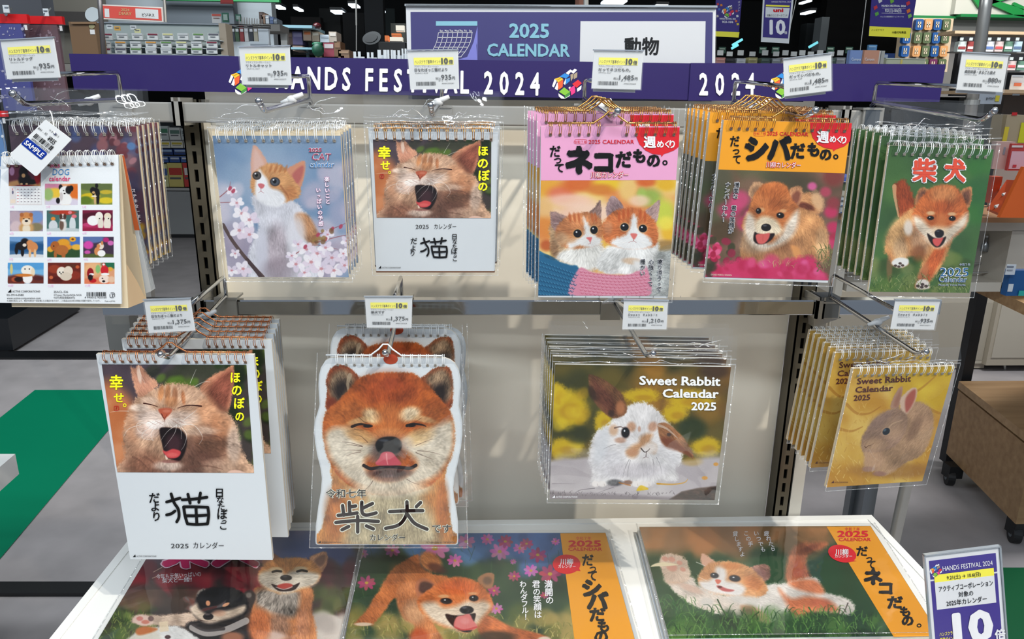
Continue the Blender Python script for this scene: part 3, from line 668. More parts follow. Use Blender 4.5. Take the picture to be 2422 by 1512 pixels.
def art_yawn(mp3):
    a = Art(440,330, mp3,(70,62,60)); a.org(0,740)
    a.field(900,440,1500,700,14,[(88,74,84),(70,62,70),(96,84,92)],(80,160),1,.7)
    a.field(1350,440,2000,700,16,[(66,70,56),(84,82,70),(58,62,48)],(60,130),2,.7)
    a.field(1380,560,1800,680,10,[(82,110,40),(96,128,48)],(30,80),3,.7)
    a.field(1950,440,2350,1500,60,[(44,66,30),(62,92,38),(30,44,24),(96,116,50),(48,56,36)],(20,70),4,.75)
    a.ell(1000,1050,240,380,(200,122,78),.5,1); a.field(900,700,1150,1450,16,[(206,132,88),(188,108,62),(214,146,104),(170,92,50)],(60,130),5,.5)
    FR = (.20, 'r', 1490,940)
    a.poly([(1240,740),(1340,690),(1460,640),(1600,630),(1720,650),(1850,720),(1990,850),(2085,950),(2130,1060),(2150,1200),(2210,1320),(2245,1460),(1060,1460),(1120,1300),(1100,1150),(1112,1000),(1150,880),(1195,800)],(204,160,130),14, wob=22, fur=FR)
    a.poly([(1168,488),(1205,500),(1245,470),(1330,555),(1415,640),(1350,700),(1270,752),(1225,730),(1190,620)],(208,148,118),8, wob=10, fur=(.16, 'd', 60))
    a.poly([(1215,520),(1250,520),(1330,600),(1365,660),(1290,720),(1235,700),(1205,600)],(186,126,104),20, a=.6, fur=(.2, 'd', 55))
    a.ell(1245,560,18,70,(240,214,196),.8,.7,-10); a.line([(1240,470),(1255,540),(1300,640)],8,(238,214,198),.6)
    a.poly([(2088,468),(2010,510),(1900,560),(1790,668),(1840,760),(1930,850),(2035,880),(2075,740),(2090,600)],(204,136,104),8, wob=10, fur=(.16, 'd', -40))
    a.poly([(2070,515),(1990,550),(1890,640),(1868,720),(1940,820),(2020,850),(2062,740),(2082,610)],(140,78,62),26, a=.9, fur=(.22, 'd', -50))
    a.poly([(1880,780),(1960,800),(2040,870),(1990,890),(1900,840)],(92,58,48),24, a=.6)
    for x, y, rx, ry, c, r in ((1440,720,26,70,(196,124,76),8),(1500,715,24,78,(186,118,74),4),(1565,735,24,66,(176,112,76),0),(1640,760,18,60,(202,116,68),-6),(1530,800,60,50,(206,138,92),0),
                               (1330,790,70,40,(226,190,166),0),(1750,760,90,70,(226,180,148),0),(1860,900,90,130,(216,150,110),-20),(1180,1000,60,150,(206,150,116),0),(1250,850,90,34,(238,212,194),0)):
        a.ell(x, y, rx, ry, c, .9,.75, r, fur=FR, seed=int(x))
    for x, y, rx, ry, c, al in ((1880,1180,190,160,(112,76,60),.85),(1760,1350,220,130,(96,66,56),.8),(1290,1370,190,80,(112,76,62),.7),(1560,1420,300,50,(120,86,74),.7),(1980,1010,90,120,(196,128,88),.6),(1290,1330,160,110,(150,100,78),.6),(1180,1200,70,120,(186,134,104),.5),(1690,1240,60,130,(110,78,66),.7),(2090,1180,60,160,(222,196,178),.7),(1790,1060,150,40,(230,196,172),.6),(1960,1380,150,70,(196,160,136),.6)):
        a.ell(x, y, rx, ry, c, .95, al, fur=(.25, 'r', 1490,940), seed=int(y))
    for p in ([(1190,1290),(1260,1330),(1330,1400)],[(1300,1290),(1370,1340),(1440,1420)],[(1700,1380),(1850,1370),(1990,1400)],[(1820,1090),(1950,1110),(2040,1180)],[(1780,1260),(1900,1290),(2020,1270)]):
        a.line(p, 22,(104,70,58),.45)
    a.ell(1380,950,170,80,(226,200,186),.8,.9,8, fur=FR); a.ell(1600,950,160,70,(222,192,174),.8,.9,-4, fur=FR); a.ell(1320,1060,110,70,(214,184,170),.8,.8, fur=FR)
    a.line([(1285,810),(1350,822),(1412,842)],13,(66,30,24)); a.line([(1800,836),(1720,828),(1650,834),(1588,854)],13,(60,28,24)); a.line([(1560,868),(1500,848),(1440,850)],8,(150,90,70),.6)
    a.poly([(1415,866),(1480,852),(1537,864),(1522,905),(1486,940),(1472,962),(1452,930)],(184,92,66),6); a.ell(1490,880,34,14,(206,124,98),.8,.7)
    a.line([(1445,905),(1468,945),(1495,910)],9,(96,40,34),.9); a.line([(1470,950),(1472,1010)],10,(110,66,58))
    a.ell(1395,1000,85,42,(236,220,212),.5,.8, fur=FR); a.ell(1560,985,100,42,(232,212,200),.5,.8, fur=FR)
    for i in range(7): a.line([(1320 + i * 22,968 + (i % 3) * 12),(1345 + i * 22,976 + (i % 3) * 12)],5,(140,90,76),.6); a.line([(1530 + i * 18,958 + (i % 3) * 13),(1556 + i * 18,962 + (i % 3) * 13)],6,(130,82,66),.6)
    a.poly([(1425,1050),(1470,1025),(1530,1030),(1600,1035),(1655,1085),(1672,1160),(1650,1260),(1600,1330),(1530,1310),(1480,1290),(1455,1200)],(34,25,28),8)
    a.poly([(1510,1110),(1580,1090),(1625,1150),(1600,1240),(1500,1230),(1490,1170)],(84,52,60),30, a=.7)
    a.poly([(1455,1232),(1490,1240),(1545,1218),(1612,1238),(1608,1275),(1570,1300),(1510,1300),(1475,1270)],(206,74,76),6); a.ell(1540,1270,50,18,(226,110,104),.8,.6); a.poly([(1475,1272),(1500,1300),(1492,1318),(1480,1300)],(236,200,180),5)
    a.ell(1500,1370,120,44,(224,198,182),.9,.8, fur=FR); a.ell(1520,1330,80,14,(130,70,66),.9,.6)
    a.poly([(2040,1440),(2060,1412),(2130,1408),(2200,1440)],(224,180,160),6)
    whisk(a, [[(1580,1002),(1560,1080),(1470,1205)],[(1580,1005),(1500,1060),(1440,1140)],[(1640,998),(1740,1010),(1810,1110),(1780,1178)],[(1620,1020),(1668,1090),(1650,1180),(1620,1230)],[(1385,1020),(1290,1060),(1275,1120),(1380,1140)],[(1390,1030),(1350,1080),(1370,1150)],
              [(1330,990),(1230,990),(1240,1060),(1330,1095)],[(1260,1000),(1150,1040),(1105,1110)],[(1640,960),(1720,900),(1760,870)],[(1150,880),(1050,880),(985,890)],[(1700,630),(1730,560),(1755,505)],[(1740,660),(1820,620),(1880,618)],[(1600,1010),(1620,1060),(1620,1130)]],4.5)
    return a.fin('print_yawning_cat')
def art_shiba(mp3):
    a = Art(420,540, mp3,(222,228,232)); a.org(600,740)
    FR = (.16, 'r', 1200,1180)
    body = [(690,1380),(700,1500),(690,1640),(650,1780),(610,1930),(592,2085),(1790,2085),(1775,1960),(1745,1780),(1722,1640),(1706,1500),(1720,1380),(1600,1300),(800,1300)]
    a.poly(body, (196,128,66),8, wob=10, fur=(.2, 'd', 85))
    a.poly([(800,1420),(900,1560),(1000,1620),(900,1800),(850,2100),(1600,2100),(1600,1850),(1500,1650),(1640,1420),(1200,1600)],(194,178,142),60, fur=(.2, 'd', 88))
    a.ell(720,1800,90,220,(184,104,46),.9,.7, fur=(.2, 'd', 80)); a.ell(1690,1740,60,240,(190,106,50),.9,.7, fur=(.2, 'd', 95)); a.ell(900,1640,120,60,(214,160,100),.9,.6,30, fur=FR)
    a.poly([(650,870),(655,700),(648,600),(690,500),(770,466),(850,490),(920,550),(945,600),(900,720),(780,830)],(158,78,42),7, wob=9, fur=(.22, 'd', 60))
    a.poly([(672,640),(700,560),(780,510),(860,540),(905,610),(860,700),(760,790),(690,750)],(170,146,116),26, a=.9, fur=(.3, 'd', 70)); a.poly([(730,640),(800,600),(850,650),(820,740),(750,790),(710,720)],(40,30,28),40, a=.95, fur=(.3, 'd', 70))
    a.line([(860,560),(840,640),(850,720)],40,(188,168,140),.6)
    a.poly([(1490,610),(1540,560),(1620,500),(1700,486),(1755,505),(1778,600),(1782,740),(1765,860),(1690,830),(1600,740)],(164,84,46),7, wob=9, fur=(.22, 'd', 110))
    a.poly([(1540,600),(1620,530),(1700,510),(1765,600),(1770,740),(1710,800),(1620,700)],(176,150,120),26, a=.9, fur=(.3, 'd', 110)); a.poly([(1600,680),(1660,640),(1720,660),(1730,760),(1690,810),(1620,760)],(36,28,28),36, a=.95, fur=(.3, 'd', 110))
    a.ell(700,820,50,60,(120,50,28),.8,.8)
    face = [(940,590),(1040,555),(1160,537),(1300,538),(1420,545),(1500,600),(1600,700),(1700,810),(1762,900),(1798,1040),(1795,1200),(1760,1330),(1690,1450),(1580,1560),(1400,1620),(1200,1640),(1000,1620),(840,1540),(730,1430),(660,1300),(625,1160),(615,1020),(645,890),(740,800),(850,690)]
    a.poly(face, (186,96,42),8, wob=10, fur=(.16, 'r', 1200,1180))
    a.ell(1210,680,260,150,(172,76,34),.95,.75, fur=FR); a.ell(1230,640,90,50,(160,66,40),.9,.4)
    a.ell(820,930,180,120,(192,112,58),.95,.6,-20, fur=FR); a.ell(1620,950,130,100,(196,112,58),.9,.5, fur=FR)
    a.poly([(640,1110),(700,1040),(850,1030),(930,1060),(1040,1100),(1100,1130),(1080,1250),(990,1330),(1040,1460),(1200,1530),(1400,1440),(1460,1340),(1340,1220),(1340,1130),(1460,1080),(1620,1040),(1730,980),(1785,1000),(1785,1190),(1735,1330),(1640,1460),(1480,1540),(1200,1600),(960,1560),(800,1450),(700,1300),(660,1200)],(222,206,182),34, fur=(.13, 'r', 1200,1180))
    a.ell(1220,1590,330,70,(222,204,178),.95,.9, fur=FR); a.ell(760,1210,100,150,(226,212,190),.95,.6, fur=FR); a.ell(1660,1190,100,170,(226,212,190),.95,.7, fur=FR)
    a.ell(1060,930,90,62,(226,194,150),.9,.9,25, fur=(.25, 'r', 1200,1180)); a.ell(1390,915,100,62,(236,210,172),.9,.95,-15, fur=(.22, 'r', 1200,1180))
    a.ell(950,970,110,30,(216,176,124),.9,.7,-12, fur=FR); a.ell(1520,960,100,28,(222,182,132),.9,.7,12, fur=FR)
    a.poly([(1130,840),(1290,840),(1330,1000),(1330,1120),(1230,1100),(1110,1120),(1100,1000)],(190,108,54),50, a=.8, fur=FR)
    a.ell(960,1110,150,60,(206,148,88),.95,.8,20, fur=FR); a.ell(1480,1120,140,70,(214,168,108),.95,.7,-20, fur=FR); a.ell(1210,1090,160,50,(196,124,74),.9,.7, fur=FR)
    a.line([(880,1022),(950,1000),(1020,1012),(1062,1018)],26,(36,24,22),.95); a.line([(1370,1018),(1430,1002),(1500,1010),(1540,1024)],26,(34,22,20),.95); a.ell(1020,1018,40,15,(20,14,14),.5); a.ell(1410,1015,38,15,(20,14,14),.5)
    a.line([(900,1045),(960,1055),(1040,1045)],12,(120,84,50),.6); a.line([(940,940),(990,980),(1060,1005)],6,(60,40,26),.6); a.line([(1500,950),(1440,985),(1390,1000)],6,(60,40,26),.5)
    a.ell(1200,1240,150,120,(70,60,66),.9,.75, fur=(.3, 'r', 1200,1180))
    a.poly([(1095,1165),(1130,1130),(1200,1115),(1270,1122),(1318,1160),(1325,1210),(1290,1260),(1210,1270),(1120,1255),(1092,1210)],(22,22,26),7)
    a.ell(1165,1148,46,12,(70,76,86),.9,.8); a.ell(1275,1170,26,24,(44,46,52),.7,.8); a.ell(1130,1215,22,14,(6,6,8),.5); a.ell(1280,1215,22,14,(6,6,8),.5)
    a.ell(1370,1180,60,60,(216,196,180),.9,.5); a.field(1330,1160,1420,1290,26,[(150,140,146),(170,156,160)],(3,5),3,.4)
    a.ell(1210,1440,190,44,(70,58,64),.9,.8, fur=(.35, 'd', 88)); a.ell(1215,1490,110,30,(120,104,104),.9,.6, fur=(.35, 'd', 88))
    a.line([(985,1372),(1040,1400),(1100,1395),(1210,1385),(1330,1395),(1400,1400),(1450,1375)],30,(36,26,30),.95, False)
    a.poly([(1088,1350),(1120,1310),(1145,1262),(1190,1248),(1240,1258),(1275,1300),(1318,1355),(1300,1372),(1200,1376),(1110,1372)],(204,82,96),5)
    a.ell(1200,1290,50,30,(216,104,114),.8,.6); a.line([(1188,1270),(1192,1330),(1200,1366)],16,(236,150,152),.85)
    whisk(a, [[(970,1198),(880,1170),(790,1156)],[(975,1205),(900,1190),(830,1182)],[(960,1236),(880,1232),(800,1236)],[(960,1250),(890,1262),(828,1284)],[(1020,1165),(960,1110),(920,1100)],[(1450,1196),(1540,1160),(1600,1140)],[(1465,1244),(1560,1252),(1660,1278)],[(1450,1260),(1520,1290),(1600,1322)],[(1065,1510),(1040,1550),(1000,1590)],[(1370,1500),(1420,1530),(1480,1550)]],5,(70,40,34),.8)
    return a.fin('print_shiba_face')
def art_rabbit(mp3):
    a = Art(500,400, mp3,(90,84,40)); a.org(1200,740)
    a.field(380,440,2050,1350,60,[(60,64,38),(82,80,40),(104,92,40),(48,54,34),(120,96,40)],(120,240),1,.7)
    a.field(1000,440,2000,900,16,[(176,126,40),(160,108,40),(150,112,44),(120,86,44)],(80,170),2,.6); a.ell(1850,520,140,70,(70,52,40),.9,.8)
    for x, y, rx, ry in ((540,860,180,170),(440,720,80,90),(1200,740,160,60),(520,1210,150,90),(1500,900,110,80),(1780,1200,130,90),(1640,780,200,90),(860,980,80,110)):
        a.ell(x, y, rx, ry, (206,172,26),.7,.95, wob=14); a.ell(x + 20, y + 20, rx * .5, ry * .4,(176,128,24),.9,.6)
    a.field(400,700,700,1300,20,[(216,186,40),(190,150,22)],(30,60),5,.5); a.ell(1650,1040,130,100,(40,60,36),.8,.8); a.ell(640,1090,120,80,(50,58,34),.8,.8)
    a.poly([(360,1330),(700,1300),(1000,1290),(1500,1330),(1720,1310),(2000,1290),(2000,1700),(360,1700)],(176,168,172),16, sm=0); a.field(380,1320,1950,1640,26,[(186,178,180),(160,152,156),(196,190,190)],(90,200),7,.5)
    a.ell(1650,1330,90,40,(190,150,60),.9,.5)
    FR = (.09, 'r', 1230,1200)
    a.poly([(900,1000),(980,900),(1100,820),(1220,800),(1330,860),(1420,960),(1560,1150),(1560,1320),(1500,1400),(1520,1500),(1350,1500),(1290,1540),(1100,1545),(1090,1500),(900,1540),(750,1530),(760,1440),(730,1300),(740,1180),(800,1060)],(226,222,222),14, wob=18, fur=FR)
    a.ell(900,1340,150,130,(198,196,202),.9,.7, fur=FR); a.ell(1430,1300,110,120,(206,204,208),.9,.6, fur=FR); a.ell(1150,1410,260,70,(186,180,186),.9,.7, fur=(.12, 'd', 88)); a.ell(840,1180,60,160,(204,208,214),.9,.6,12)
    a.poly([(725,565),(760,556),(850,590),(940,650),(1010,710),(1050,790),(1072,870),(1020,930),(930,940),(850,880),(780,800),(738,680)],(124,84,56),7, wob=7, fur=(.2, 'd', 50))
    a.poly([(760,600),(840,650),(930,740),(975,850),(930,910),(850,850),(780,750)],(104,62,48),26, a=.9, fur=(.2, 'd', 50)); a.ell(760,720,30,70,(60,44,36),.9,.8,-20); a.ell(1010,850,40,60,(186,120,80),.9,.8); a.ell(930,900,26,30,(60,44,38),.8,.7)
    a.poly([(1345,1000),(1420,985),(1520,1060),(1600,1150),(1662,1270),(1655,1305),(1600,1270),(1500,1220),(1400,1180),(1360,1100)],(158,108,72),7, wob=6, fur=(.2, 'd', 40))
    a.poly([(1370,1120),(1450,1120),(1560,1190),(1640,1280),(1540,1240),(1420,1200)],(120,66,46),18, a=.85); a.line([(1360,1010),(1430,1040),(1520,1120)],26,(226,216,208),.5); a.ell(1445,1090,20,16,(70,60,60),.8,.8)
    a.ell(1110,1020,40,44,(196,146,114),.9,.9, fur=FR); a.ell(950,1050,40,50,(206,160,124),.9,.8); a.ell(1300,1020,40,46,(196,140,108),.9,.8,30, fur=FR); a.ell(1010,1140,50,26,(186,140,116),.9,.8, fur=FR); a.ell(1180,1040,14,26,(190,140,116),.9,.7)
    a.poly([(1190,1110),(1250,1080),(1300,1090),(1280,1150),(1330,1190),(1310,1260),(1210,1200),(1150,1290),(1085,1290),(1060,1240),(1110,1190),(1170,1160)],(202,150,108),20, a=.95, fur=(.18, 'r', 1230,1200)); a.ell(1280,1210,60,50,(230,222,218),.9,.9, fur=FR); a.ell(1120,1250,50,30,(190,134,96),.9,.8)
    eye(a, 1056,1072,34,44,(90,70,66),(24,26,34)); a.line([(960,1030),(1010,1020),(1040,1030)],16,(96,74,68),.7)
    a.line([(1195,1212),(1225,1245),(1250,1240),(1275,1215)],10,(40,24,26)); a.line([(1243,1240),(1240,1285)],8,(60,36,36)); a.line([(1215,1300),(1240,1290),(1265,1300)],5,(90,60,60),.8)
    whisk(a, [[(1090,1310),(1050,1400),(1030,1480)],[(1100,1320),(1080,1400),(1075,1470)],[(1300,1310),(1310,1370),(1310,1430)],[(1330,1290),(1365,1360),(1380,1440)],[(970,1180),(920,1190),(860,1220)]],3.5,(70,66,70),.7)
    a.ell(960,1520,70,30,(60,60,64),.8,.8, fur=(.3, 'd', 80)); a.ell(1080,1520,40,20,(120,80,60),.8,.8)
    for x in (790,850,1150,1210,1250): a.ell(x, 1532,34,26,(232,224,220),.5,.9); a.line([(x + 16,1530),(x + 18,1548)],5,(150,130,124),.7)
    a.line([(1340,1530),(1480,1535),(1580,1520),(1612,1490)],15,(206,150,34)); a.poly([(1155,1590),(1190,1545),(1240,1560),(1260,1580),(1200,1590)],(226,186,30),4); a.ell(1765,1478,26,16,(206,142,44),.5); a.ell(1865,1355,22,16,(206,142,44),.5); a.line([(1000,1520),(1100,1545)],16,(180,110,40),.8)
    a.line([(780,1570),(640,1590),(590,1640)],6,(90,84,90),.8); a.line([(950,1560),(840,1600),(750,1640)],5,(110,104,108),.7); a.line([(400,1530),(480,1528),(600,1530)],6,(120,114,118),.7)
    a.poly([(370,1590),(520,1610),(900,1620),(1300,1640),(1480,1650),(1640,1680),(370,1680)],(122,112,116),14, a=.8, sm=0); a.blades(380,1610,1500,1640,70,[(80,72,78),(100,92,96)],(10,30),4,4)
    a.poly([(1450,1670),(1560,1600),(1700,1570),(1880,1550),(1880,1680)],(82,60,48),8, sm=0, fur=(.3, 'd', 10))
    return a.fin('print_white_rabbit')
def art_kittens(mp3):
    a = Art(380,480, mp3,(226,170,110)); a.org(1200,380)
    a.field(270,150,1520,800,50,[(232,186,70),(226,140,60),(236,196,160),(220,110,70),(240,214,120)],(90,190),1,.6)
    for x, y, rx, ry, c in ((350,220,120,90,(232,160,50)),(480,300,120,70,(222,110,90)),(560,360,220,60,(240,190,170)),(640,210,160,70,(214,96,40)),(900,210,130,60,(236,200,40)),(830,260,120,50,(210,120,50)),(1080,250,90,120,(236,200,120)),(1250,190,90,40,(214,96,40)),(1420,210,90,60,(226,170,30)),
                            (1270,330,110,80,(140,180,80)),(1400,470,100,120,(190,210,70)),(1200,300,40,60,(160,190,90)),(1180,360,90,50,(240,200,170)),(340,600,90,110,(222,132,60)),(700,470,300,90,(240,200,180)),(350,760,60,50,(186,84,40)),(1440,640,60,80,(236,180,40)),(1420,560,70,60,(240,220,80)),(320,420,80,80,(230,180,120))):
        a.ell(x, y, rx, ry, c, .95,.85)
    FR = (.14, 'r', 690,660); F2 = (.14, 'r', 1130,650)
    # scarf
    a.poly([(200,800),(330,830),(450,880),(640,960),(640,1240),(200,1240)],(44,112,150),6, fur=(.2, 'd', 12)); a.poly([(1180,900),(1330,800),(1450,750),(1520,760),(1520,1240),(1180,1240)],(176,180,178),10, fur=(.16, 'd', -15))
    a.poly([(1350,720),(1480,720),(1480,790),(1340,800)],(150,120,70),16, a=.8)
    # left kitten
    a.poly([(400,560),(380,700),(390,800),(460,900),(560,940),(760,1000),(850,880),(850,740),(700,700)],(196,160,122),12, wob=14, fur=(.22, 'r', 690,660)); a.poly([(430,860),(600,770),(840,760),(830,900),(750,980),(600,950)],(222,220,214),20, wob=12, fur=FR); a.ell(420,780,40,90,(130,96,70),.9,.7, fur=FR)
    a.poly([(380,465),(410,455),(480,480),(560,525),(520,620),(440,640),(395,580)],(170,138,132),6, wob=8, fur=(.2, 'd', 30)); a.ell(440,540,30,60,(140,108,110),.9,.5,-30); a.line([(420,560),(500,560)],8,(220,200,196),.6)
    a.poly([(832,355),(780,420),(730,470),(780,520),(835,540)],(166,134,126),6, wob=7, fur=(.2, 'd', -60))
    a.poly([(530,500),(620,470),(720,460),(800,490),(850,560),(858,680),(820,740),(720,780),(590,790),(480,760),(430,690),(440,600)],(202,130,84),10, wob=12, fur=(.2, 'r', 700,640))
    for x in (560,600,640,760,790): a.ell(x, 510,12,44,(180,92,52),.9,.7,-8)
    a.poly([(680,505),(706,540),(740,600),(800,680),(838,700),(830,750),(740,780),(640,760),(560,790),(540,720),(640,690),(690,640)],(226,224,222),16, wob=10, fur=(.08, 'r', 730,700)); a.ell(560,700,60,40,(206,150,104),.9,.7, fur=FR); a.ell(480,700,60,60,(206,170,134),.9,.7, fur=FR)
    eye(a, 628,652,37,36,(200,150,90),(24,26,34)); eye(a, 775,620,33,36,(200,160,110),(22,24,30))
    a.poly([(705,690),(740,684),(758,690),(742,730),(730,715)],(216,110,110),5); a.line([(738,725),(742,742),(720,748)],6,(170,80,80),.8)
    # right kitten
    a.poly([(900,760),(800,900),(790,960),(900,1010),(1150,1000),(1250,960),(1350,820),(1330,720),(1100,780)],(222,222,220),14, wob=12, fur=F2); a.ell(1120,900,90,30,(206,160,120),.8,.6,5)
    a.poly([(880,450),(905,350),(940,312),(985,340),(1040,420),(1020,500),(920,540)],(166,138,140),6, wob=7, fur=(.2, 'd', 60)); a.line([(930,380),(1000,440)],30,(134,108,112),.5)
    a.poly([(1365,355),(1300,400),(1225,460),(1280,540),(1340,540)],(176,146,142),6, wob=7, fur=(.2, 'd', -50))
    a.poly([(860,700),(850,600),(880,520),(960,450),(1060,428),(1180,430),(1270,490),(1330,560),(1350,680),(1320,760),(1200,790),(1000,780),(900,740)],(206,116,66),10, wob=12, fur=(.2, 'r', 1130,620))
    for x, y in ((1000,500),(1040,480),(1080,470),(1190,480),(1230,500)): a.ell(x, y, 12,50,(184,84,42),.9,.7)
    a.poly([(1130,480),(1160,520),(1160,580),(1200,640),(1270,690),(1290,760),(1180,800),(1020,790),(930,740),(960,700),(1060,660),(1095,590),(1110,520)],(228,228,228),16, wob=10, fur=(.07, 'r', 1130,690)); a.ell(900,600,40,60,(214,150,110),.9,.6, fur=F2)
    eye(a, 1048,594,37,34,(210,170,120),(24,26,34)); eye(a, 1212,608,36,34,(210,170,120),(24,26,34))
    a.poly([(1100,656),(1132,650),(1162,660),(1145,695),(1130,705),(1116,690)],(222,116,110),5); a.line([(1130,700),(1126,718),(1085,732)],6,(160,80,80),.8); a.line([(1126,716),(1152,732)],5,(160,80,80),.8)
    # scarf front with knitting
    a.poly([(200,835),(330,860),(440,900),(560,935),(640,965),(690,1240),(200,1240)],(38,104,144),8); a.poly([(636,968),(760,1000),(900,1018),(1050,1022),(1180,980),(1250,960),(1240,1240),(580,1240)],(214,134,158),8); a.ell(930,990,70,26,(226,224,222),.5,1, fur=F2); a.ell(1060,985,80,34,(228,226,224),.5,1, fur=F2); a.poly([(1130,900),(1190,900),(1230,960),(1190,980),(1140,960)],(222,220,218),20)
    for y in range(8):
        for x in range(16):
            X = 215 + x * 28 + (y % 2) * 14; Yy = 880 + y * 44 + x * 10 * (1 - y * .09)
            if X < 610 - y * 5: a.line([(X, Yy),(X + 14, Yy + 12),(X + 28, Yy)],9,(24,78,116),.8); a.line([(X + 4, Yy - 10),(X + 16, Yy + 2)],8,(86,152,186),.6)
            X = 650 + x * 38 + (y % 2) * 10; Yy = 1004 + y * 27 + 22 * math.sin((x - 2) / 4.5)
            if X < 1235 and y < 8: a.line([(X, Yy),(X + 12, Yy + 9),(X + 24, Yy)],8,(190,92,116),.75); a.line([(X, Yy - 10),(X + 24, Yy - 10)],6,(232,176,192),.7)
            X = 1250 + x * 26; Yy = 1150 - x * 44 + y * 52
            if X < 1500 and Yy > 790 - x * 6: a.line([(X, Yy),(X + 12, Yy + 14),(X + 26, Yy + 4)],7,(134,142,144),.6)
    whisk(a, [[(680,740),(600,760),(520,800)],[(790,740),(850,770),(870,790)],[(1060,730),(960,740),(890,740)],[(1200,730),(1290,760),(1340,800)]],3)
    return a.fin('print_two_kittens')
def art_puppy(mp3):
    a = Art(380,330, mp3,(110,90,70)); a.org(1802,380)
    a.field(-550,60,760,700,50,[(92,96,66),(120,84,70),(110,110,80),(76,70,54),(140,100,86)],(80,160),1,.6)
    for x, y, r, c in ((-280,420,110,(196,60,110)),(-200,350,90,(206,76,120)),(-400,300,120,(80,90,60)),(-160,560,70,(190,60,104)),(-350,640,120,(84,66,46)),(-400,150,130,(90,88,70)),(620,460,60,(206,50,100)),(640,600,60,(206,46,100)),(570,280,50,(186,70,96)),(450,230,40,(226,96,160)),(640,150,90,(130,60,56)),(650,700,60,(186,40,80)),(640,380,60,(150,60,70)),(620,750,50,(206,60,110)),(-100,480,60,(176,56,100))):
        a.ell(x, y, r, r * .9, c, .9,.85)
    a.field(-560,700,-200,1080,30,[(206,50,96),(226,90,140),(66,70,44),(150,40,70),(90,84,50)],(18,44),4,.9,.5)
    FR = (.17, 'r', 30,520)
    a.ell(430,390,118,100,(206,144,96),.4,1,20, wob=14, fur=(.2, 'd', 30)); a.ell(395,410,80,30,(120,60,44),.8,.9,18, fur=(.2, 'd', 20)); a.ell(500,360,50,90,(222,176,134),.8,.8,-20, wob=8)
    a.poly([(180,480),(340,430),(480,470),(560,560),(598,720),(590,880),(500,900),(400,860),(330,940),(180,960),(-150,960),(-180,700),(-60,600)],(206,146,96),12, wob=14, fur=(.18, 'd', 70))
    a.ell(100,800,230,130,(150,104,74),.9,.7, fur=(.2, 'd', 80)); a.ell(-60,740,140,90,(176,150,124),.9,.7, fur=(.2, 'd', 80)); a.ell(540,760,60,160,(222,176,130),.9,.7, fur=(.2, 'd', 80)); a.ell(400,560,120,60,(222,152,98),.9,.5, fur=(.2, 'd', 30))
    a.poly([(330,940),(290,860),(260,760),(330,780),(350,860)],(222,150,90),12)
    # ears and head
    a.poly([(250,260),(300,228),(350,232),(366,270),(350,360),(300,420),(240,380)],(212,150,106),7, wob=8, fur=(.2, 'd', 110)); a.poly([(275,300),(320,270),(345,300),(330,370),(290,400),(262,360)],(128,72,56),14, a=.85)
    a.poly([(-120,300),(-100,230),(-60,190),(0,200),(50,250),(30,340),(-60,360)],(196,150,112),7, wob=8, fur=(.2, 'd', 70)); a.poly([(-80,250),(-40,230),(0,270),(-40,340),(-90,320)],(130,100,78),14, a=.7)
    a.poly([(-10,230),(60,195),(160,195),(230,240),(260,330),(330,420),(330,540),(290,640),(190,740),(60,790),(-60,760),(-150,660),(-180,560),(-120,440),(-80,320)],(200,118,66),10, wob=12, fur=FR)
    a.ell(110,270,120,70,(206,112,56),.9,.7, fur=FR); a.ell(120,390,60,60,(180,96,50),.9,.6, fur=FR)
    a.poly([(-130,470),(-60,520),(-40,600),(60,740),(170,660),(220,560),(320,440),(325,560),(270,680),(160,760),(20,800),(-90,760),(-160,640)],(222,206,188),24, fur=FR); a.poly([(-60,560),(0,500),(90,510),(150,560),(180,640),(90,680),(-40,650)],(226,206,176),20, fur=FR)
    a.ell(-5,440,30,20,(220,170,120),.9,.7); a.ell(190,450,30,16,(222,170,120),.9,.7)
    eye(a, -30,450,22,24,(90,56,40)); eye(a, 165,490,32,24,(90,56,40), rot=8)
    a.ell(38,598,44,34,(30,26,30),.25); a.ell(26,582,18,8,(90,92,100),.8,.8)
    a.poly([(-65,640),(-40,650),(20,660),(110,650),(100,690),(70,720),(20,745),(-40,745),(-75,710)],(36,22,24),6); a.poly([(-48,660),(20,655),(70,650),(60,700),(20,742),(-30,742),(-52,700)],(214,96,92),6); a.line([(10,670),(8,720)],6,(180,64,66),.7)
    # azalea carpet
    a.poly([(-600,1100),(-560,1010),(-380,940),(-250,890),(-100,880),(0,930),(200,900),(330,870),(450,860),(540,980),(600,1060),(620,1120),(-600,1120)],(206,52,100),26, wob=20); a.field(-500,900,560,1090,46,[(222,80,128),(186,36,80),(226,96,150),(206,60,110)],(24,60),6,.7)
    a.field(-570,860,-420,1060,14,[(60,60,40),(80,74,48)],(20,44),8,.8); a.field(-490,780,-380,880,16,[(212,60,104),(226,96,140),(170,30,70)],(16,30),12,.95,.5)
    a.blades(490,780,640,1000,60,[(96,110,60),(70,84,44),(130,136,84)],(30,70),6,9); a.blades(0,910,300,960,20,[(200,190,120),(140,130,70)],(30,60),4,2)
    return a.fin('print_shiba_puppy_pink')
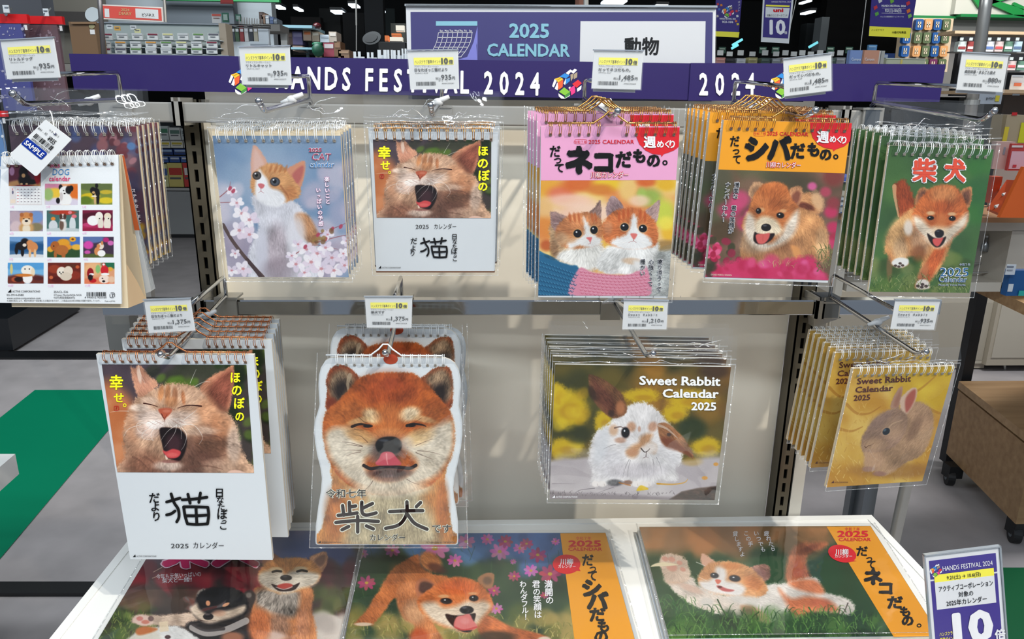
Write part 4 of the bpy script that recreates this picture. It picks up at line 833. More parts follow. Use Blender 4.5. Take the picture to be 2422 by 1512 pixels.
def art_run(mp3):
    a = Art(360,500, mp3,(70,108,62)); a.org(1802,380)
    a.field(950,-150,2060,1200,60,[(66,104,62),(56,90,54),(84,124,66),(74,112,60)],(120,240),1,.6); a.field(1850,0,2060,500,8,[(60,120,56),(50,100,60)],(80,160),2,.7); a.field(960,860,1900,1200,40,[(110,130,70),(96,120,56),(130,140,84),(60,84,44)],(40,90),3,.6)
    FR = (.17, 'r', 1585,600)
    a.poly([(1175,240),(1210,190),(1270,170),(1310,220),(1350,300),(1370,400),(1330,460),(1230,520),(1215,400)],(168,76,40),12, wob=14, fur=(.2, 'd', 80)); a.line([(1185,230),(1190,330),(1222,500)],40,(216,160,120),.8)
    a.poly([(1230,520),(1360,420),(1480,560),(1600,760),(1700,680),(1680,780),(1600,960),(1500,1090),(1490,1140),(1380,1140),(1370,1100),(1410,990),(1430,860),(1300,870),(1310,930),(1240,955),(1160,930),(1120,840),(1095,820),(1110,700),(1160,600)],(200,136,84),12, wob=12, fur=(.2, 'd', 70))
    a.ell(1210,640,80,160,(222,176,120),.9,.8,30, fur=(.2, 'd', 60)); a.ell(1420,720,90,130,(176,140,112),.9,.8, fur=(.2, 'd', 80)); a.ell(1400,830,60,70,(140,84,50),.9,.7); a.ell(1310,600,40,70,(226,220,214),.9,.8); a.ell(1240,800,70,100,(206,170,130),.9,.8, fur=(.2, 'd', 80))
    a.poly([(1640,740),(1620,860),(1540,1000),(1490,1080),(1400,1080),(1430,980),(1500,860),(1560,780)],(196,96,50),12, fur=(.2, 'd', 110)); a.ell(1140,960,26,110,(150,104,74),.8,.6); a.ell(1440,1010,40,100,(170,124,90),.9,.5,20)
    a.poly([(1160,920),(1190,880),(1250,868),(1310,885),(1300,935),(1220,960)],(226,226,222),8); 
    for x, y in ((1195,940),(1225,948),(1258,938),(1236,920)): a.ell(x, y, 15,11,(70,52,46),.6,.9)
    a.poly([(1375,1120),(1400,1070),(1470,1065),(1497,1100),(1490,1145),(1400,1150)],(216,206,198),7)
    for x, y in ((1395,1122),(1430,1132),(1468,1124),(1436,1108)): a.ell(x, y, 17,13,(62,46,44),.6,.9)
    for s, p in ((0,[(1365,380),(1385,300),(1410,250),(1450,240),(1500,270),(1520,330),(1470,400),(1400,420)]),(1,[(1770,290),(1810,245),(1870,236),(1882,280),(1870,380),(1840,430),(1790,400)])):
        a.poly(p, (206,140,92),7, wob=8, fur=(.2, 'd', 90)); c = np.array(p).mean(0); a.poly([tuple(c + (np.array(q) - c) * .66) for q in p],(120,78,62),16, a=.9, fur=(.25, 'd', 90))
    a.poly([(1480,270),(1560,225),(1660,215),(1740,240),(1790,310),(1840,420),(1845,540),(1780,640),(1700,700),(1640,770),(1570,780),(1500,720),(1390,640),(1350,540),(1360,430),(1420,340)],(204,108,56),10, wob=12, fur=FR)
    a.ell(1630,300,120,80,(222,150,96),.95,.7, fur=FR); a.ell(1620,420,80,70,(196,92,46),.95,.6, fur=FR)
    a.poly([(1360,500),(1430,520),(1500,590),(1560,600),(1620,600),(1680,590),(1760,530),(1840,470),(1830,570),(1740,660),(1640,760),(1560,780),(1460,700),(1370,600)],(224,206,184),24, fur=FR); a.ell(1590,620,70,50,(220,190,156),.9,.8, fur=FR)
    a.ell(1510,470,36,18,(224,184,140),.9,.8); a.ell(1700,478,36,16,(224,184,140),.9,.8); a.poly([(1580,480),(1620,470),(1650,520),(1640,590),(1560,590),(1560,540)],(206,120,68),20, a=.7)
    eye(a, 1508,513,28,17,(70,44,34)); eye(a, 1702,517,28,20,(70,44,34))
    a.poly([(1545,640),(1580,615),(1622,630),(1625,665),(1600,690),(1560,685)],(24,24,32),6); a.ell(1575,632,14,6,(80,84,96),.8,.8)
    a.poly([(1480,650),(1530,685),(1590,700),(1646,680),(1630,730),(1600,765),(1560,776),(1520,750),(1490,700)],(34,24,26),6); a.poly([(1530,700),(1590,695),(1622,690),(1600,740),(1570,768),(1535,745)],(214,88,86),6)
    a.blades(950,1040,1860,1190,240,[(96,120,60),(140,150,90),(56,84,44),(170,172,120),(74,100,56)],(20,60),5,9)
    return a.fin('print_running_puppy')
def art_kitten(mp3):
    a = Art(330,350, mp3,(120,146,176))
    a.field(490,290,850,680,40,[(110,140,174),(134,158,184),(96,124,158),(150,166,190)],(30,60),1,.6); a.field(740,400,840,640,22,[(176,170,190),(150,156,182),(196,186,200)],(14,34),2,.7); a.field(500,440,600,660,22,[(176,176,194),(196,190,204)],(14,34),3,.6)
    a.field(500,560,840,660,16,[(150,140,160),(170,160,176)],(18,40),5,.6)
    FR = (.13, 'r', 620,440)
    a.poly([(600,460),(680,470),(712,490),(745,540),(752,600),(745,660),(600,665),(588,600),(612,540),(602,500)],(206,206,216),3, wob=4, fur=(.1, 'd', 85)); a.poly([(700,505),(730,510),(755,560),(745,580),(712,560),(698,530)],(186,128,84),4, a=.9, fur=(.2, 'd', 60)); a.ell(655,590,28,60,(166,152,160),.9,.8, fur=(.14, 'd', 85)); a.ell(620,600,14,60,(196,196,210),.9,.8); a.ell(700,560,22,50,(216,214,222),.9,.8); a.ell(660,640,40,30,(140,126,136),.9,.6)
    a.poly([(601,343),(594,372),(594,410),(600,425),(632,395),(622,365)],(210,160,140),2, wob=2); a.poly([(603,352),(599,380),(602,412),(624,392),(615,368)],(216,178,168),4, a=.8)
    a.poly([(720,381),(700,388),(676,404),(690,430),(708,448),(719,420),(722,396)],(206,140,110),2, wob=2); a.poly([(716,392),(700,402),(690,418),(702,436),(712,424),(718,404)],(176,92,92),3, a=.8)
    a.poly([(600,408),(630,388),(655,386),(678,402),(700,432),(712,450),(706,466),(690,474),(660,482),(625,476),(602,462),(592,440)],(206,148,98),2.5, wob=3, fur=FR)
    for x in (640,652,664,676): a.ell(x, 400,3,10,(176,110,66),.9,.7,20)
    a.poly([(612,402),(622,412),(632,424),(640,444),(662,452),(676,470),(664,488),(630,486),(606,468),(604,440)],(232,232,236),4, fur=(.06, 'r', 620,440)); a.ell(688,456,14,16,(196,128,80),.8,.8, fur=FR); a.line([(664,440),(680,462),(684,474)],5,(160,100,66),.6)
    a.ell(607.5,415.5,10.5,10,(64,54,52),.25); a.ell(607.5,415.5,8,8,(92,88,84),.5,.8); a.ell(606.5,414.5,3.6,4,(16,16,20),.5); a.ell(604,411,2,2,(230,230,235),.6)
    a.ell(650.5,430,12,10.5,(60,56,60),.25,1,8); a.ell(650.5,430,9,8,(86,96,108),.5,.8); a.ell(649.5,429,4.5,5,(16,18,24),.5); a.ell(647,425.5,2,2,(230,230,235),.6)
    a.poly([(610,436),(618,434),(626,438),(621,446),(614,444)],(206,110,116),1.2); a.line([(617,445),(617,452),(611,456)],1.6,(170,90,100),.8); a.line([(617,452),(624,457)],1.6,(170,90,100),.8); a.ell(622,466,16,8,(226,226,232),.9,.8)
    # branches and blossoms
    a.line([(528,532),(550,570),(585,615),(622,655)],8,(92,74,72),1, False); a.line([(585,615),(606,640),(622,662)],9,(78,60,62),1, False)
    for p in ([(515,470),(540,448),(545,430)],[(512,480),(560,478)],[(740,560),(790,540),(825,525)],[(745,575),(800,560),(830,555)],[(700,600),(740,580),(800,590)]): a.line(p, 2.4,(150,80,84),.9)
    R = random.Random(4)
    def blossom(x, y, r):
        for k in range(5):
            t = R.uniform(0,.5) + k * 1.257; a.ell(x + r * .62 * math.cos(t), y + r * .5 * math.sin(t), r * .5, r * .34, R.choice([(232,224,234),(222,206,222),(238,232,238),(212,200,218)]),.35,.95, math.degrees(t))
        a.ell(x, y, r * .2, r * .16,(196,130,130),.7,.8)
        for k in range(5): a.line([(x, y),(x + r * .4 * math.cos(k * 1.3), y + r * .4 * math.sin(k * 1.3))],.9,(206,130,150),.7)
    for x, y, r in ((548,452,12),(560,480,16),(572,505,20),(590,520,22),(566,545,22),(590,555,20),(556,600,12),(575,636,20),(548,640,14),(705,578,14),(725,590,18),(750,600,22),(770,586,18),(785,610,20),(736,620,22),(700,625,20),(760,636,22),(790,640,20),(815,628,18),(720,645,16),(690,605,13),(812,600,14),(820,570,14),(775,555,14)): blossom(x, y, r)
    for x, y in ((544,446),(552,452),(786,542),(806,536),(770,566),(722,584),(752,556),(742,562)): a.ell(x, y, 4,6,(176,66,90),.5,.9,30)
    a.field(740,545,785,580,8,[(150,120,70),(120,90,60)],(4,8),7,.8,.5)
    return a.fin('print_kitten_blossom')
def art_bunny(mp3):
    a = Art(330,360, mp3,(200,158,70)); a.org(1802,740)
    a.field(560,480,1750,1560,60,[(206,162,66),(216,178,90),(190,140,50),(222,190,110),(180,126,44)],(80,170),1,.6); a.field(1100,480,1720,800,16,[(206,170,40),(216,184,56),(190,150,34)],(70,140),2,.7)
    for p in ([(760,820),(850,900),(960,900),(1060,840)],[(1300,740),(1420,680),(1560,560)],[(1500,860),(1600,900),(1660,860)],[(700,1040),(800,1060),(900,1020)]): a.line(p, 30,(160,104,36),.5)
    for k in range(90):
        R = random.Random(k); x, y = R.uniform(600,1550), R.uniform(1180,1530); a.line([(x, y),(x + R.uniform(-40,30), y - R.uniform(20,60))],9, R.choice([(226,194,120),(206,166,84),(170,124,50),(232,206,140)]),.6)
    a.blades(580,830,1000,1200,60,[(216,180,100),(190,144,60)],(20,50),8,3,.5)
    a.ell(1180,1410,380,70,(140,96,50),.9,.6)
    FR = (.12, 'd', -50)
    a.poly([(1230,900),(1330,810),(1420,800),(1500,850),(1535,940),(1530,1060),(1490,1180),(1420,1280),(1300,1340),(1180,1420),(1090,1460),(1010,1440),(1000,1410),(910,1410),(920,1300),(895,1200),(1000,1100)],(166,134,104),10, wob=10, fur=FR)
    a.ell(1420,930,110,120,(176,140,112),.9,.7, fur=FR); a.ell(1300,1180,140,120,(172,138,108),.9,.6, fur=FR); a.ell(1000,1310,90,90,(176,140,112),.9,.7, fur=(.1, 'd', 80)); a.ell(1360,1040,40,120,(120,92,76),.95,.5,30)
    a.poly([(1150,850),(1170,770),(1220,680),(1255,660),(1258,700),(1240,800),(1215,860)],(166,130,110),6, wob=5); a.poly([(1180,830),(1200,760),(1240,690),(1240,760),(1210,840)],(150,104,84),12, a=.8)
    a.poly([(1235,790),(1270,730),(1330,680),(1370,668),(1388,690),(1380,770),(1340,850),(1300,900),(1250,920)],(198,168,146),6, wob=5); a.poly([(1280,800),(1300,740),(1350,690),(1376,695),(1368,770),(1330,850),(1290,890)],(166,88,76),10, a=.95)
    a.poly([(1215,850),(1130,870),(1010,950),(930,1050),(888,1140),(895,1220),(950,1245),(1060,1240),(1180,1200),(1260,1110),(1300,1010),(1300,930),(1260,880)],(158,128,108),10, wob=10, fur=(.12, 'd', -40)); a.ell(1060,960,110,50,(150,122,108),.95,.7,-35, fur=FR); a.ell(1010,1180,110,50,(178,144,112),.95,.7, fur=FR); a.ell(1180,1040,90,90,(170,138,110),.95,.6, fur=FR); a.line([(1100,1090),(1160,1000),(1260,960)],18,(196,164,132),.5)
    a.ell(1112,1060,44,34,(178,146,118),.6,.9,-35); a.ell(1112,1062,36,28,(38,46,54),.3,1,-40); a.ell(1100,1050,16,10,(96,116,130),.8,.7,-40)
    a.line([(920,1195),(930,1208),(950,1190),(975,1190)],8,(90,60,50),.8); a.line([(940,1200),(1000,1170)],5,(120,90,70),.6)
    a.ell(1050,1440,60,22,(150,112,100),.7,.8); a.ell(950,1400,60,24,(150,116,104),.7,.7)
    whisk(a, [[(960,1220),(1010,1300),(1060,1330)],[(930,1230),(930,1290)]],3,(220,200,180),.5)
    return a.fin('print_brown_bunny')
def art_duo(mp3):
    a = Art(430,360, mp3,(70,50,50)); a.org(0,1112); L = lambda x, y: (x, y)
    a.field(900,480,2500,1500,50,[(60,50,44),(84,66,56),(52,44,44)],(120,260),1,.6); a.field(1250,560,2400,820,20,[(96,70,90),(120,90,110),(80,60,70)],(80,160),11,.6)
    a.field(1200,850,2400,1080,40,[(150,34,50),(120,30,44),(176,50,60),(80,28,36)],(40,100),2,.7, sq=(1,2)); a.field(880,1180,1400,1560,46,[(96,120,56),(70,96,44),(130,144,76),(56,72,36)],(30,80),3,.7); a.field(900,1080,1800,1200,26,[(96,70,60),(76,60,50),(120,90,70)],(50,100),4,.6)
    a.blades(880,1280,1300,1530,90,[(150,160,80),(84,110,50),(110,130,60)],(26,60),8,5)
    # right part behind (offset 600)
    a.org(600,1112)
    a.field(150,540,800,760,30,[(64,96,160),(90,110,160),(150,140,170),(60,80,140),(110,90,120)],(60,130),6,.7, sq=(1,2.4)); a.field(500,800,900,1080,16,[(110,40,60),(90,36,50),(70,44,44)],(50,110),7,.7); a.field(520,1080,880,1330,20,[(90,100,56),(70,80,48),(110,112,66)],(40,90),8,.7); a.field(520,1330,860,1540,16,[(206,196,184),(222,208,196),(180,168,160)],(50,110),9,.8)
    FR = (.18, 'r', 290,960)
    a.poly([(40,1040),(500,1040),(520,1250),(530,1560),(0,1560),(-20,1300),(10,1150)],(206,130,80),12, wob=12, fur=(.2, 'd', 80)); a.poly([(30,1080),(250,1060),(400,1080),(390,1280),(300,1320),(100,1260),(20,1200)],(176,164,152),30, fur=(.35, 'r', 290,900)); a.ell(220,1400,110,110,(150,120,104),.9,.7, fur=(.3, 'd', 80)); a.ell(440,1380,60,140,(226,150,110),.8,.7, fur=(.2, 'd', 80)); a.ell(30,1400,60,130,(214,130,84),.8,.8, fur=(.2, 'd', 80)); a.ell(150,1490,130,50,(222,190,176),.8,.8)
    a.poly([(80,860),(90,790),(160,750),(200,760),(240,800),(180,860)],(150,96,70),7, wob=6); a.poly([(500,790),(560,750),(640,730),(662,780),(650,850),(600,920),(540,880)],(214,150,110),7, wob=6, fur=(.2, 'd', 120)); a.poly([(545,810),(600,765),(640,765),(632,830),(590,860)],(130,90,76),10, a=.9)
    a.poly([(60,880),(160,800),(300,785),(460,790),(570,860),(610,930),(560,1010),(460,1060),(380,1090),(250,1110),(150,1080),(60,1020),(38,950)],(222,146,84),10, wob=10, fur=FR)
    a.poly([(45,940),(120,900),(240,900),(280,930),(350,900),(480,910),(590,940),(540,1030),(420,1060),(300,1110),(170,1080),(60,1020)],(218,204,184),18, fur=FR); a.ell(200,890,60,22,(224,200,160),.8,.8); a.ell(420,885,60,22,(228,204,164),.8,.8)
    a.line([(170,912),(205,902),(245,908)],20,(30,22,22),.95, False); a.line([(390,908),(430,898),(475,906)],20,(30,22,22),.95, False)
    a.ell(290,965,52,26,(34,30,34),.3); a.ell(280,955,22,7,(96,96,104),.8,.7)
    a.poly([(160,1020),(220,1035),(290,1030),(360,1030),(412,1008),(380,1060),(330,1082),(240,1085),(190,1060)],(44,26,28),5); a.poly([(210,1035),(290,1012),(350,1030),(320,1062),(240,1062)],(196,70,60),6); a.line([(200,1048),(270,1068),(345,1045)],8,(226,214,206),.8, False)
    # black puppy
    a.org(0,1112)
    a.poly([(1300,1290),(1450,1300),(1720,1280),(1760,1380),(1600,1400),(1400,1390),(1200,1370),(1180,1340),(1240,1300)],(214,184,160),10, wob=10, fur=(.16, 'd', 5)); a.ell(1275,1345,95,48,(226,190,174),.4,1,10, wob=8); a.ell(1250,1330,30,20,(206,120,110),.5,.9); a.ell(1300,1360,36,18,(206,120,100),.5,.9); a.ell(1350,1330,26,24,(80,52,52),.5,.7)
    a.poly([(1700,1360),(2210,1330),(2260,1460),(2250,1600),(1700,1600),(1690,1450)],(40,36,38),12, wob=14, fur=(.4, 'd', 60)); a.ell(2320,1400,100,160,(214,120,70),.7,.9, fur=(.2, 'd', 80)); a.line([(1720,1410),(1850,1460),(2020,1430),(2200,1350)],60,(190,182,176),.8, False); a.line([(1710,1370),(1830,1430),(2000,1420)],30,(46,40,42),.8, False); a.ell(2080,1500,100,50,(190,120,84),.7,.8)
    a.poly([(1757,1140),(1770,1090),(1810,1064),(1850,1070),(1830,1120),(1790,1150)],(170,160,150),8, wob=6); a.poly([(2170,1110),(2240,1075),(2285,1120),(2270,1190),(2220,1230),(2180,1190)],(70,60,58),8, wob=6); a.ell(2225,1120,26,24,(160,150,142),.8,.7)
    a.poly([(1740,1180),(1780,1100),(1860,1060),(1980,1050),(2100,1060),(2190,1120),(2220,1220),(2190,1300),(2080,1350),(1900,1370),(1780,1340),(1720,1280),(1700,1230)],(34,34,38),10, wob=12, fur=(.35, 'r', 1860,1290))
    a.poly([(1700,1230),(1760,1190),(1780,1240),(1850,1290),(1920,1280),(2060,1250),(2190,1210),(2180,1270),(2080,1320),(1980,1350),(1860,1372),(1770,1330),(1715,1280)],(216,192,168),16, fur=(.15, 'r', 1860,1290)); a.ell(1960,1280,60,30,(206,150,120),.8,.6)
    a.ell(1860,1192,20,24,(222,150,110),.5,1,-10); a.ell(2020,1205,36,14,(222,156,116),.5,1,-25); a.line([(1790,1205),(1820,1225),(1860,1225)],9,(8,8,10),.9); a.line([(1990,1235),(2040,1225),(2090,1200)],9,(6,6,8),.9)
    a.ell(1862,1312,46,30,(26,24,28),.3); a.ell(1855,1292,24,8,(110,100,100),.8,.7); a.line([(1790,1345),(1850,1352),(1930,1345)],8,(60,40,36),.8)
    # white lump low
    a.poly([(1150,1560),(1200,1470),(1290,1420),(1450,1400),(1600,1400),(1720,1470),(1780,1560)],(222,220,216),10, wob=10, fur=(.08, 'd', 20)); a.poly([(1150,1520),(1230,1450),(1400,1440),(1430,1560),(1150,1560)],(206,196,176),20, a=.7); a.poly([(1215,1460),(1225,1420),(1290,1400),(1400,1415),(1390,1440),(1260,1478)],(196,112,56),10); a.poly([(1420,1360),(1500,1352),(1510,1440),(1430,1450)],(232,206,170),4, sm=0, a=.85); a.ell(1500,1495,26,18,(70,40,40),.5)
    a.line([(1370,914),(1450,870)],6,(220,190,160),.9, False); a.line([(1362,968),(1440,938)],6,(220,190,160),.9, False)
    return a.fin('print_two_puppies')
def art_cosmos(mp3):
    a = Art(480,320, mp3,(60,84,60)); a.org(600,1112)
    a.field(840,540,3200,1560,60,[(44,70,50),(56,84,56),(36,58,44),(70,96,60)],(120,260),1,.6); a.field(1000,560,2700,720,30,[(70,120,180),(90,136,190),(60,100,160)],(60,120),2,.7, sq=(1,2)); a.field(2300,560,2850,900,16,[(80,116,176),(60,90,140)],(50,120),22,.6)
    a.field(830,1300,3000,1560,60,[(140,130,70),(166,150,84),(110,116,56),(180,156,90)],(50,120),3,.6); a.blades(830,1330,3000,1560,220,[(186,176,104),(110,120,56),(140,140,76),(206,190,120)],(30,70),7,4)
    R = random.Random(8)
    for k in range(60): x, y = R.uniform(960,2950), R.uniform(700,1280); a.line([(x, y),(x + R.uniform(-50,50), y - R.uniform(60,180))],7, R.choice([(60,104,60),(84,124,70),(40,76,50)]),.6)
    def cosmos(x, y, r, c=(206,110,170)):
        for k in range(8):
            t = k * .785 + R.uniform(0,.3); cc = tuple(min(255, v + R.randint(-16,24)) for v in c); a.ell(x + r * .6 * math.cos(t), y + r * .45 * math.sin(t), r * .42, r * .22, cc, .4,.95, math.degrees(t))
        a.ell(x, y, r * .2, r * .16,(196,160,60),.5)
    for x, y, r in ((1620,700,130),(1900,640,80),(2200,730,90),(2250,640,70),(1240,720,70),(1010,1010,80),(975,750,50),(1800,810,70),(2150,1080,60),(2170,1240,60),(2380,700,60),(2540,760,80),(2480,900,66),(2650,930,100),(2330,950,56),(2700,640,40),(2440,660,60),(2320,820,30),(2090,620,60),(1350,640,50),(2600,1120,40)): cosmos(x, y, r, (206,106,166) if R.random() < .7 else (176,60,110))
    FR = (.17, 'r', 1900,1250)
    a.ell(1580,820,110,80,(206,130,76),.5,1,30, wob=10, fur=(.2, 'd', 40)); a.ell(1640,880,90,40,(90,50,40),.8,.8,20)
    a.poly([(1160,1000),(1250,880),(1400,780),(1470,760),(1500,860),(1600,930),(1740,960),(1700,1100),(1400,1150),(1260,1150),(1180,1250),(1080,1370),(1040,1390),(905,1385),(930,1340),(1020,1240),(1060,1160),(1120,1080)],(206,118,66),10, wob=10, fur=(.18, 'd', 50)); a.ell(1350,960,140,90,(214,130,78),.9,.6,40, fur=(.2, 'd', 50)); a.ell(980,1380,80,16,(222,196,170),.6,.9)
    a.poly([(1290,1050),(1400,1000),(1560,1060),(1600,1350),(1700,1560),(1420,1560),(1440,1400),(1340,1330),(1280,1200)],(216,132,82),12, fur=(.18, 'd', 80)); a.ell(1440,1270,110,110,(222,176,136),.9,.6, fur=(.2, 'd', 70)); a.ell(1480,1500,90,80,(196,80,40),.8,.8)
    a.poly([(2000,1360),(2100,1300),(2300,1400),(2500,1450),(2640,1500),(2660,1570),(2300,1570),(2050,1500)],(212,116,66),10, fur=(.18, 'd', 20)); a.ell(2600,1520,60,30,(232,214,198),.6,.9); a.ell(2160,1500,180,60,(50,44,32),.8,.8)
    a.poly([(1450,1080),(1460,990),(1540,970),(1620,1020),(1640,1060),(1560,1120),(1480,1150)],(196,120,84),7, wob=6); a.poly([(1480,1080),(1490,1010),(1550,1000),(1610,1040),(1540,1110)],(84,58,52),12, a=.9); a.poly([(2000,980),(2060,930),(2145,925),(2148,1010),(2120,1060),(2060,1050)],(170,120,84),7, wob=6); a.ell(2090,990,40,36,(110,88,72),.8,.8)
    a.poly([(1470,1150),(1620,1030),(1740,965),(1880,960),(2000,1000),(2090,1080),(2140,1180),(2130,1260),(2060,1330),(1980,1420),(1880,1455),(1780,1420),(1680,1400),(1560,1330),(1480,1240)],(226,124,66),10, wob=10, fur=FR); a.ell(1820,1050,160,70,(216,96,46),.9,.7, fur=FR)
    a.poly([(1500,1200),(1620,1180),(1700,1230),(1820,1210),(1920,1170),(1990,1180),(2060,1170),(2120,1220),(2040,1330),(1960,1420),(1860,1440),(1720,1400),(1580,1330)],(230,206,180),24, fur=FR)
    eye(a, 1722,1172,46,24,(50,30,24), rot=5); eye(a, 1968,1147,36,24,(50,30,24)); a.ell(1700,1130,50,16,(234,180,130),.8,.7); a.ell(1960,1105,40,12,(234,176,124),.8,.7)
    a.ell(1905,1252,62,36,(28,24,28),.3); a.ell(1885,1232,24,9,(110,110,116),.8,.8)
    a.poly([(1715,1290),(1790,1300),(1850,1300),(1930,1290),(1985,1285),(1970,1360),(1950,1440),(1880,1450),(1800,1410),(1740,1350)],(38,22,24),6); a.poly([(1810,1320),(1870,1300),(1930,1290),(1960,1340),(1998,1400),(1960,1430),(1860,1430),(1790,1400)],(226,120,116),6); a.line([(1800,1405),(1880,1432),(1995,1405)],14,(206,64,64),.8, False); a.ell(1890,1350,40,30,(234,150,146),.8,.6)
    return a.fin('print_playful_shiba')
def art_paw(mp3):
    a = Art(500,300, mp3,(50,80,50)); a.org(1200,1112)
    a.field(1150,640,4300,1560,60,[(44,84,54),(36,70,48),(56,96,58),(48,76,44)],(120,280),1,.6)
    a.poly([(1100,480),(2900,480),(2900,640),(2500,650),(2200,690),(1900,680),(1600,700),(1350,740),(1150,740)],(176,124,78),50, sm=0); a.field(1200,520,2200,680,14,[(196,130,76),(186,124,74),(150,112,76)],(50,110),2,.6, sq=(1,2)); a.field(2200,540,3000,680,10,[(150,110,70),(120,96,60)],(50,110),3,.6)
    FR = (.14, 'r', 1900,1020)
    # tail (offset 602*3.78=2276)
    T = 2276
    a.poly([(T + 220,1000),(T + 220,850),(T + 250,740),(T + 330,660),(T + 480,645),(T + 590,655),(T + 540,710),(T + 440,740),(T + 400,820),(T + 440,960),(T + 520,1040),(T + 380,1040)],(196,116,78),18, wob=10, fur=(.16, 'd', 80)); a.ell(T + 320,880,50,110,(176,86,52),.9,.6); a.ell(T + 430,700,80,26,(130,74,58),.9,.6,-20)
    a.poly([(2000,1100),(2350,1020),(T + 200,1010),(T + 480,960),(T + 560,1090),(T + 740,1140),(T + 830,1210),(T + 800,1290),(T + 640,1280),(T + 400,1270),(T + 300,1330),(T + 60,1360),(2200,1330),(2000,1320),(1800,1240)],(222,214,206),12, wob=14, fur=(.12, 'd', 20))
    a.poly([(T + 240,1000),(T + 460,980),(T + 560,1080),(T + 500,1110),(T + 300,1060)],(226,124,78),20, a=.9, fur=(.15, 'd', 30)); a.poly([(T + 150,1060),(T + 260,1150),(T + 420,1130),(T + 620,1180),(T + 680,1270),(T + 480,1270),(T + 300,1320),(T + 220,1200)],(222,116,70),24, a=.9, fur=(.16, 'd', 30)); a.ell(T + 520,1190,90,40,(176,90,70),.9,.5)
    # arm
    a.poly([(1405,950),(1640,950),(1690,1020),(1760,1060),(1900,1110),(2050,1180),(2250,1290),(2340,1350),(2200,1350),(2050,1300),(1900,1290),(1700,1230),(1560,1150),(1450,1040)],(222,206,192),10, wob=12, fur=(.13, 'd', 30)); a.ell(1520,970,110,50,(218,176,148),.8,.8,-10); a.ell(1640,1060,110,30,(222,180,160),.8,.7,20)
    a.poly([(2090,1210),(2200,1220),(2330,1310),(2340,1370),(2180,1340),(2110,1290)],(222,156,116),16, a=.8)
    a.poly([(1362,800),(1380,765),(1430,748),(1490,750),(1550,770),(1610,810),(1620,860),(1640,920),(1620,970),(1540,1000),(1440,990),(1400,950),(1370,880)],(230,200,178),9, wob=12, fur=(.12, 'r', 1500,880))
    for x, y, r in ((1410,795,30),(1470,800,32),(1540,830,26),(1470,870,50),(1570,890,26)): a.ell(x, y, r, r * .7,(222,150,132),.6,.8,20)
    a.poly([(1280,866),(1320,838),(1400,825),(1500,840),(1520,850),(1430,860),(1340,862)],(244,226,186),4)
    # head
    a.poly([(1740,850),(1735,752),(1790,770),(1870,830),(1830,880)],(226,172,146),7, wob=8); a.line([(1690,825),(1750,850),(1790,870)],8,(226,220,214),.8)
    a.poly([(2140,900),(2200,860),(2290,842),(2345,870),(2350,960),(2290,1000),(2200,980)],(176,130,116),7, wob=8, fur=(.2, 'd', 30)); a.ell(2260,920,60,34,(150,108,106),.8,.6,15)
    a.poly([(1700,1000),(1720,920),(1800,840),(1900,815),(2020,820),(2150,860),(2240,930),(2300,1000),(2330,1080),(2250,1140),(2080,1130),(1900,1120),(1780,1080)],(226,160,110),10, wob=12, fur=FR)
    a.poly([(1870,870),(1940,870),(1960,940),(1960,990),(2060,1010),(2130,1060),(2080,1130),(1960,1120),(1830,1100),(1740,1060),(1720,1000),(1800,990),(1850,940)],(232,226,222),20, fur=(.07, 'r', 1900,1020)); a.ell(2200,1010,90,60,(206,120,70),.9,.7,30, fur=FR); a.ell(2000,860,90,30,(210,124,70),.9,.6)
    eye(a, 1852,944,34,22,(90,70,56),(60,62,70), rot=8); eye(a, 2034,970,46,26,(80,60,52),(56,58,66), rot=8)
    a.poly([(1858,985),(1885,978),(1912,992),(1896,1015),(1878,1020)],(222,116,96),5); a.poly([(1870,1040),(1900,1035),(1960,1060),(2030,1075),(1990,1090),(1920,1080)],(196,96,96),6); a.ell(1900,1048,20,10,(90,40,40),.6,.8)
    a.ell(1780,1180,60,40,(200,196,190),.9,.7); a.ell(2100,1160,160,40,(206,200,192),.9,.6)
    # grass
    a.org(1200,1112); a.field(1200,1330,4300,1560,70,[(40,80,40),(60,104,50),(30,60,34),(90,130,60)],(50,110),5,.6); a.blades(1300,1270,3300,1540,420,[(70,120,56),(40,84,40),(110,150,76),(30,66,36),(90,140,60)],(40,110),9,6); a.blades(1350,1150,1700,1300,40,[(60,110,60),(90,130,70)],(40,100),8,7)
    a.line([(1880,1160),(1920,1240),(1970,1330)],12,(40,70,40)); a.line([(2250,1270),(2200,1310),(2170,1350)],12,(50,84,40)); a.line([(T + 420,1230),(T + 460,1290),(T + 520,1330)],14,(60,110,50)); a.line([(T + 770,1190),(T + 740,1260),(T + 700,1310)],9,(60,50,44)); a.line([(T + 700,1210),(T + 690,1300)],8,(60,50,44))
    whisk(a, [[(1780,990),(1720,960),(1690,930)],[(1790,1010),(1720,1010),(1680,1010)]],4)
    return a.fin('print_reaching_kitten')
def art_blur(mp3):
    """upper calendar cover at far left: dark blossoms behind the sample"""
    a = Art(240,280, mp3,(84,66,80))
    a.field(0,290,360,740,90,[(96,70,84),(70,62,90),(130,90,96),(60,50,66),(150,110,116),(84,96,140)],(10,30),1,.7); a.field(150,300,240,480,14,[(84,106,160),(70,86,140)],(12,26),2,.7); a.field(240,300,340,420,24,[(170,120,128),(120,60,70),(150,96,100),(96,50,60)],(6,14),3,.9,.5)
    a.ell(310,346,10,9,(90,130,180),.5,.9); a.field(300,420,345,560,14,[(60,56,84),(90,60,80)],(10,20),4,.8); a.field(325,540,360,640,12,[(190,150,40),(70,80,120)],(6,14),5,.9)
    return a.fin('print_dark_blossom')
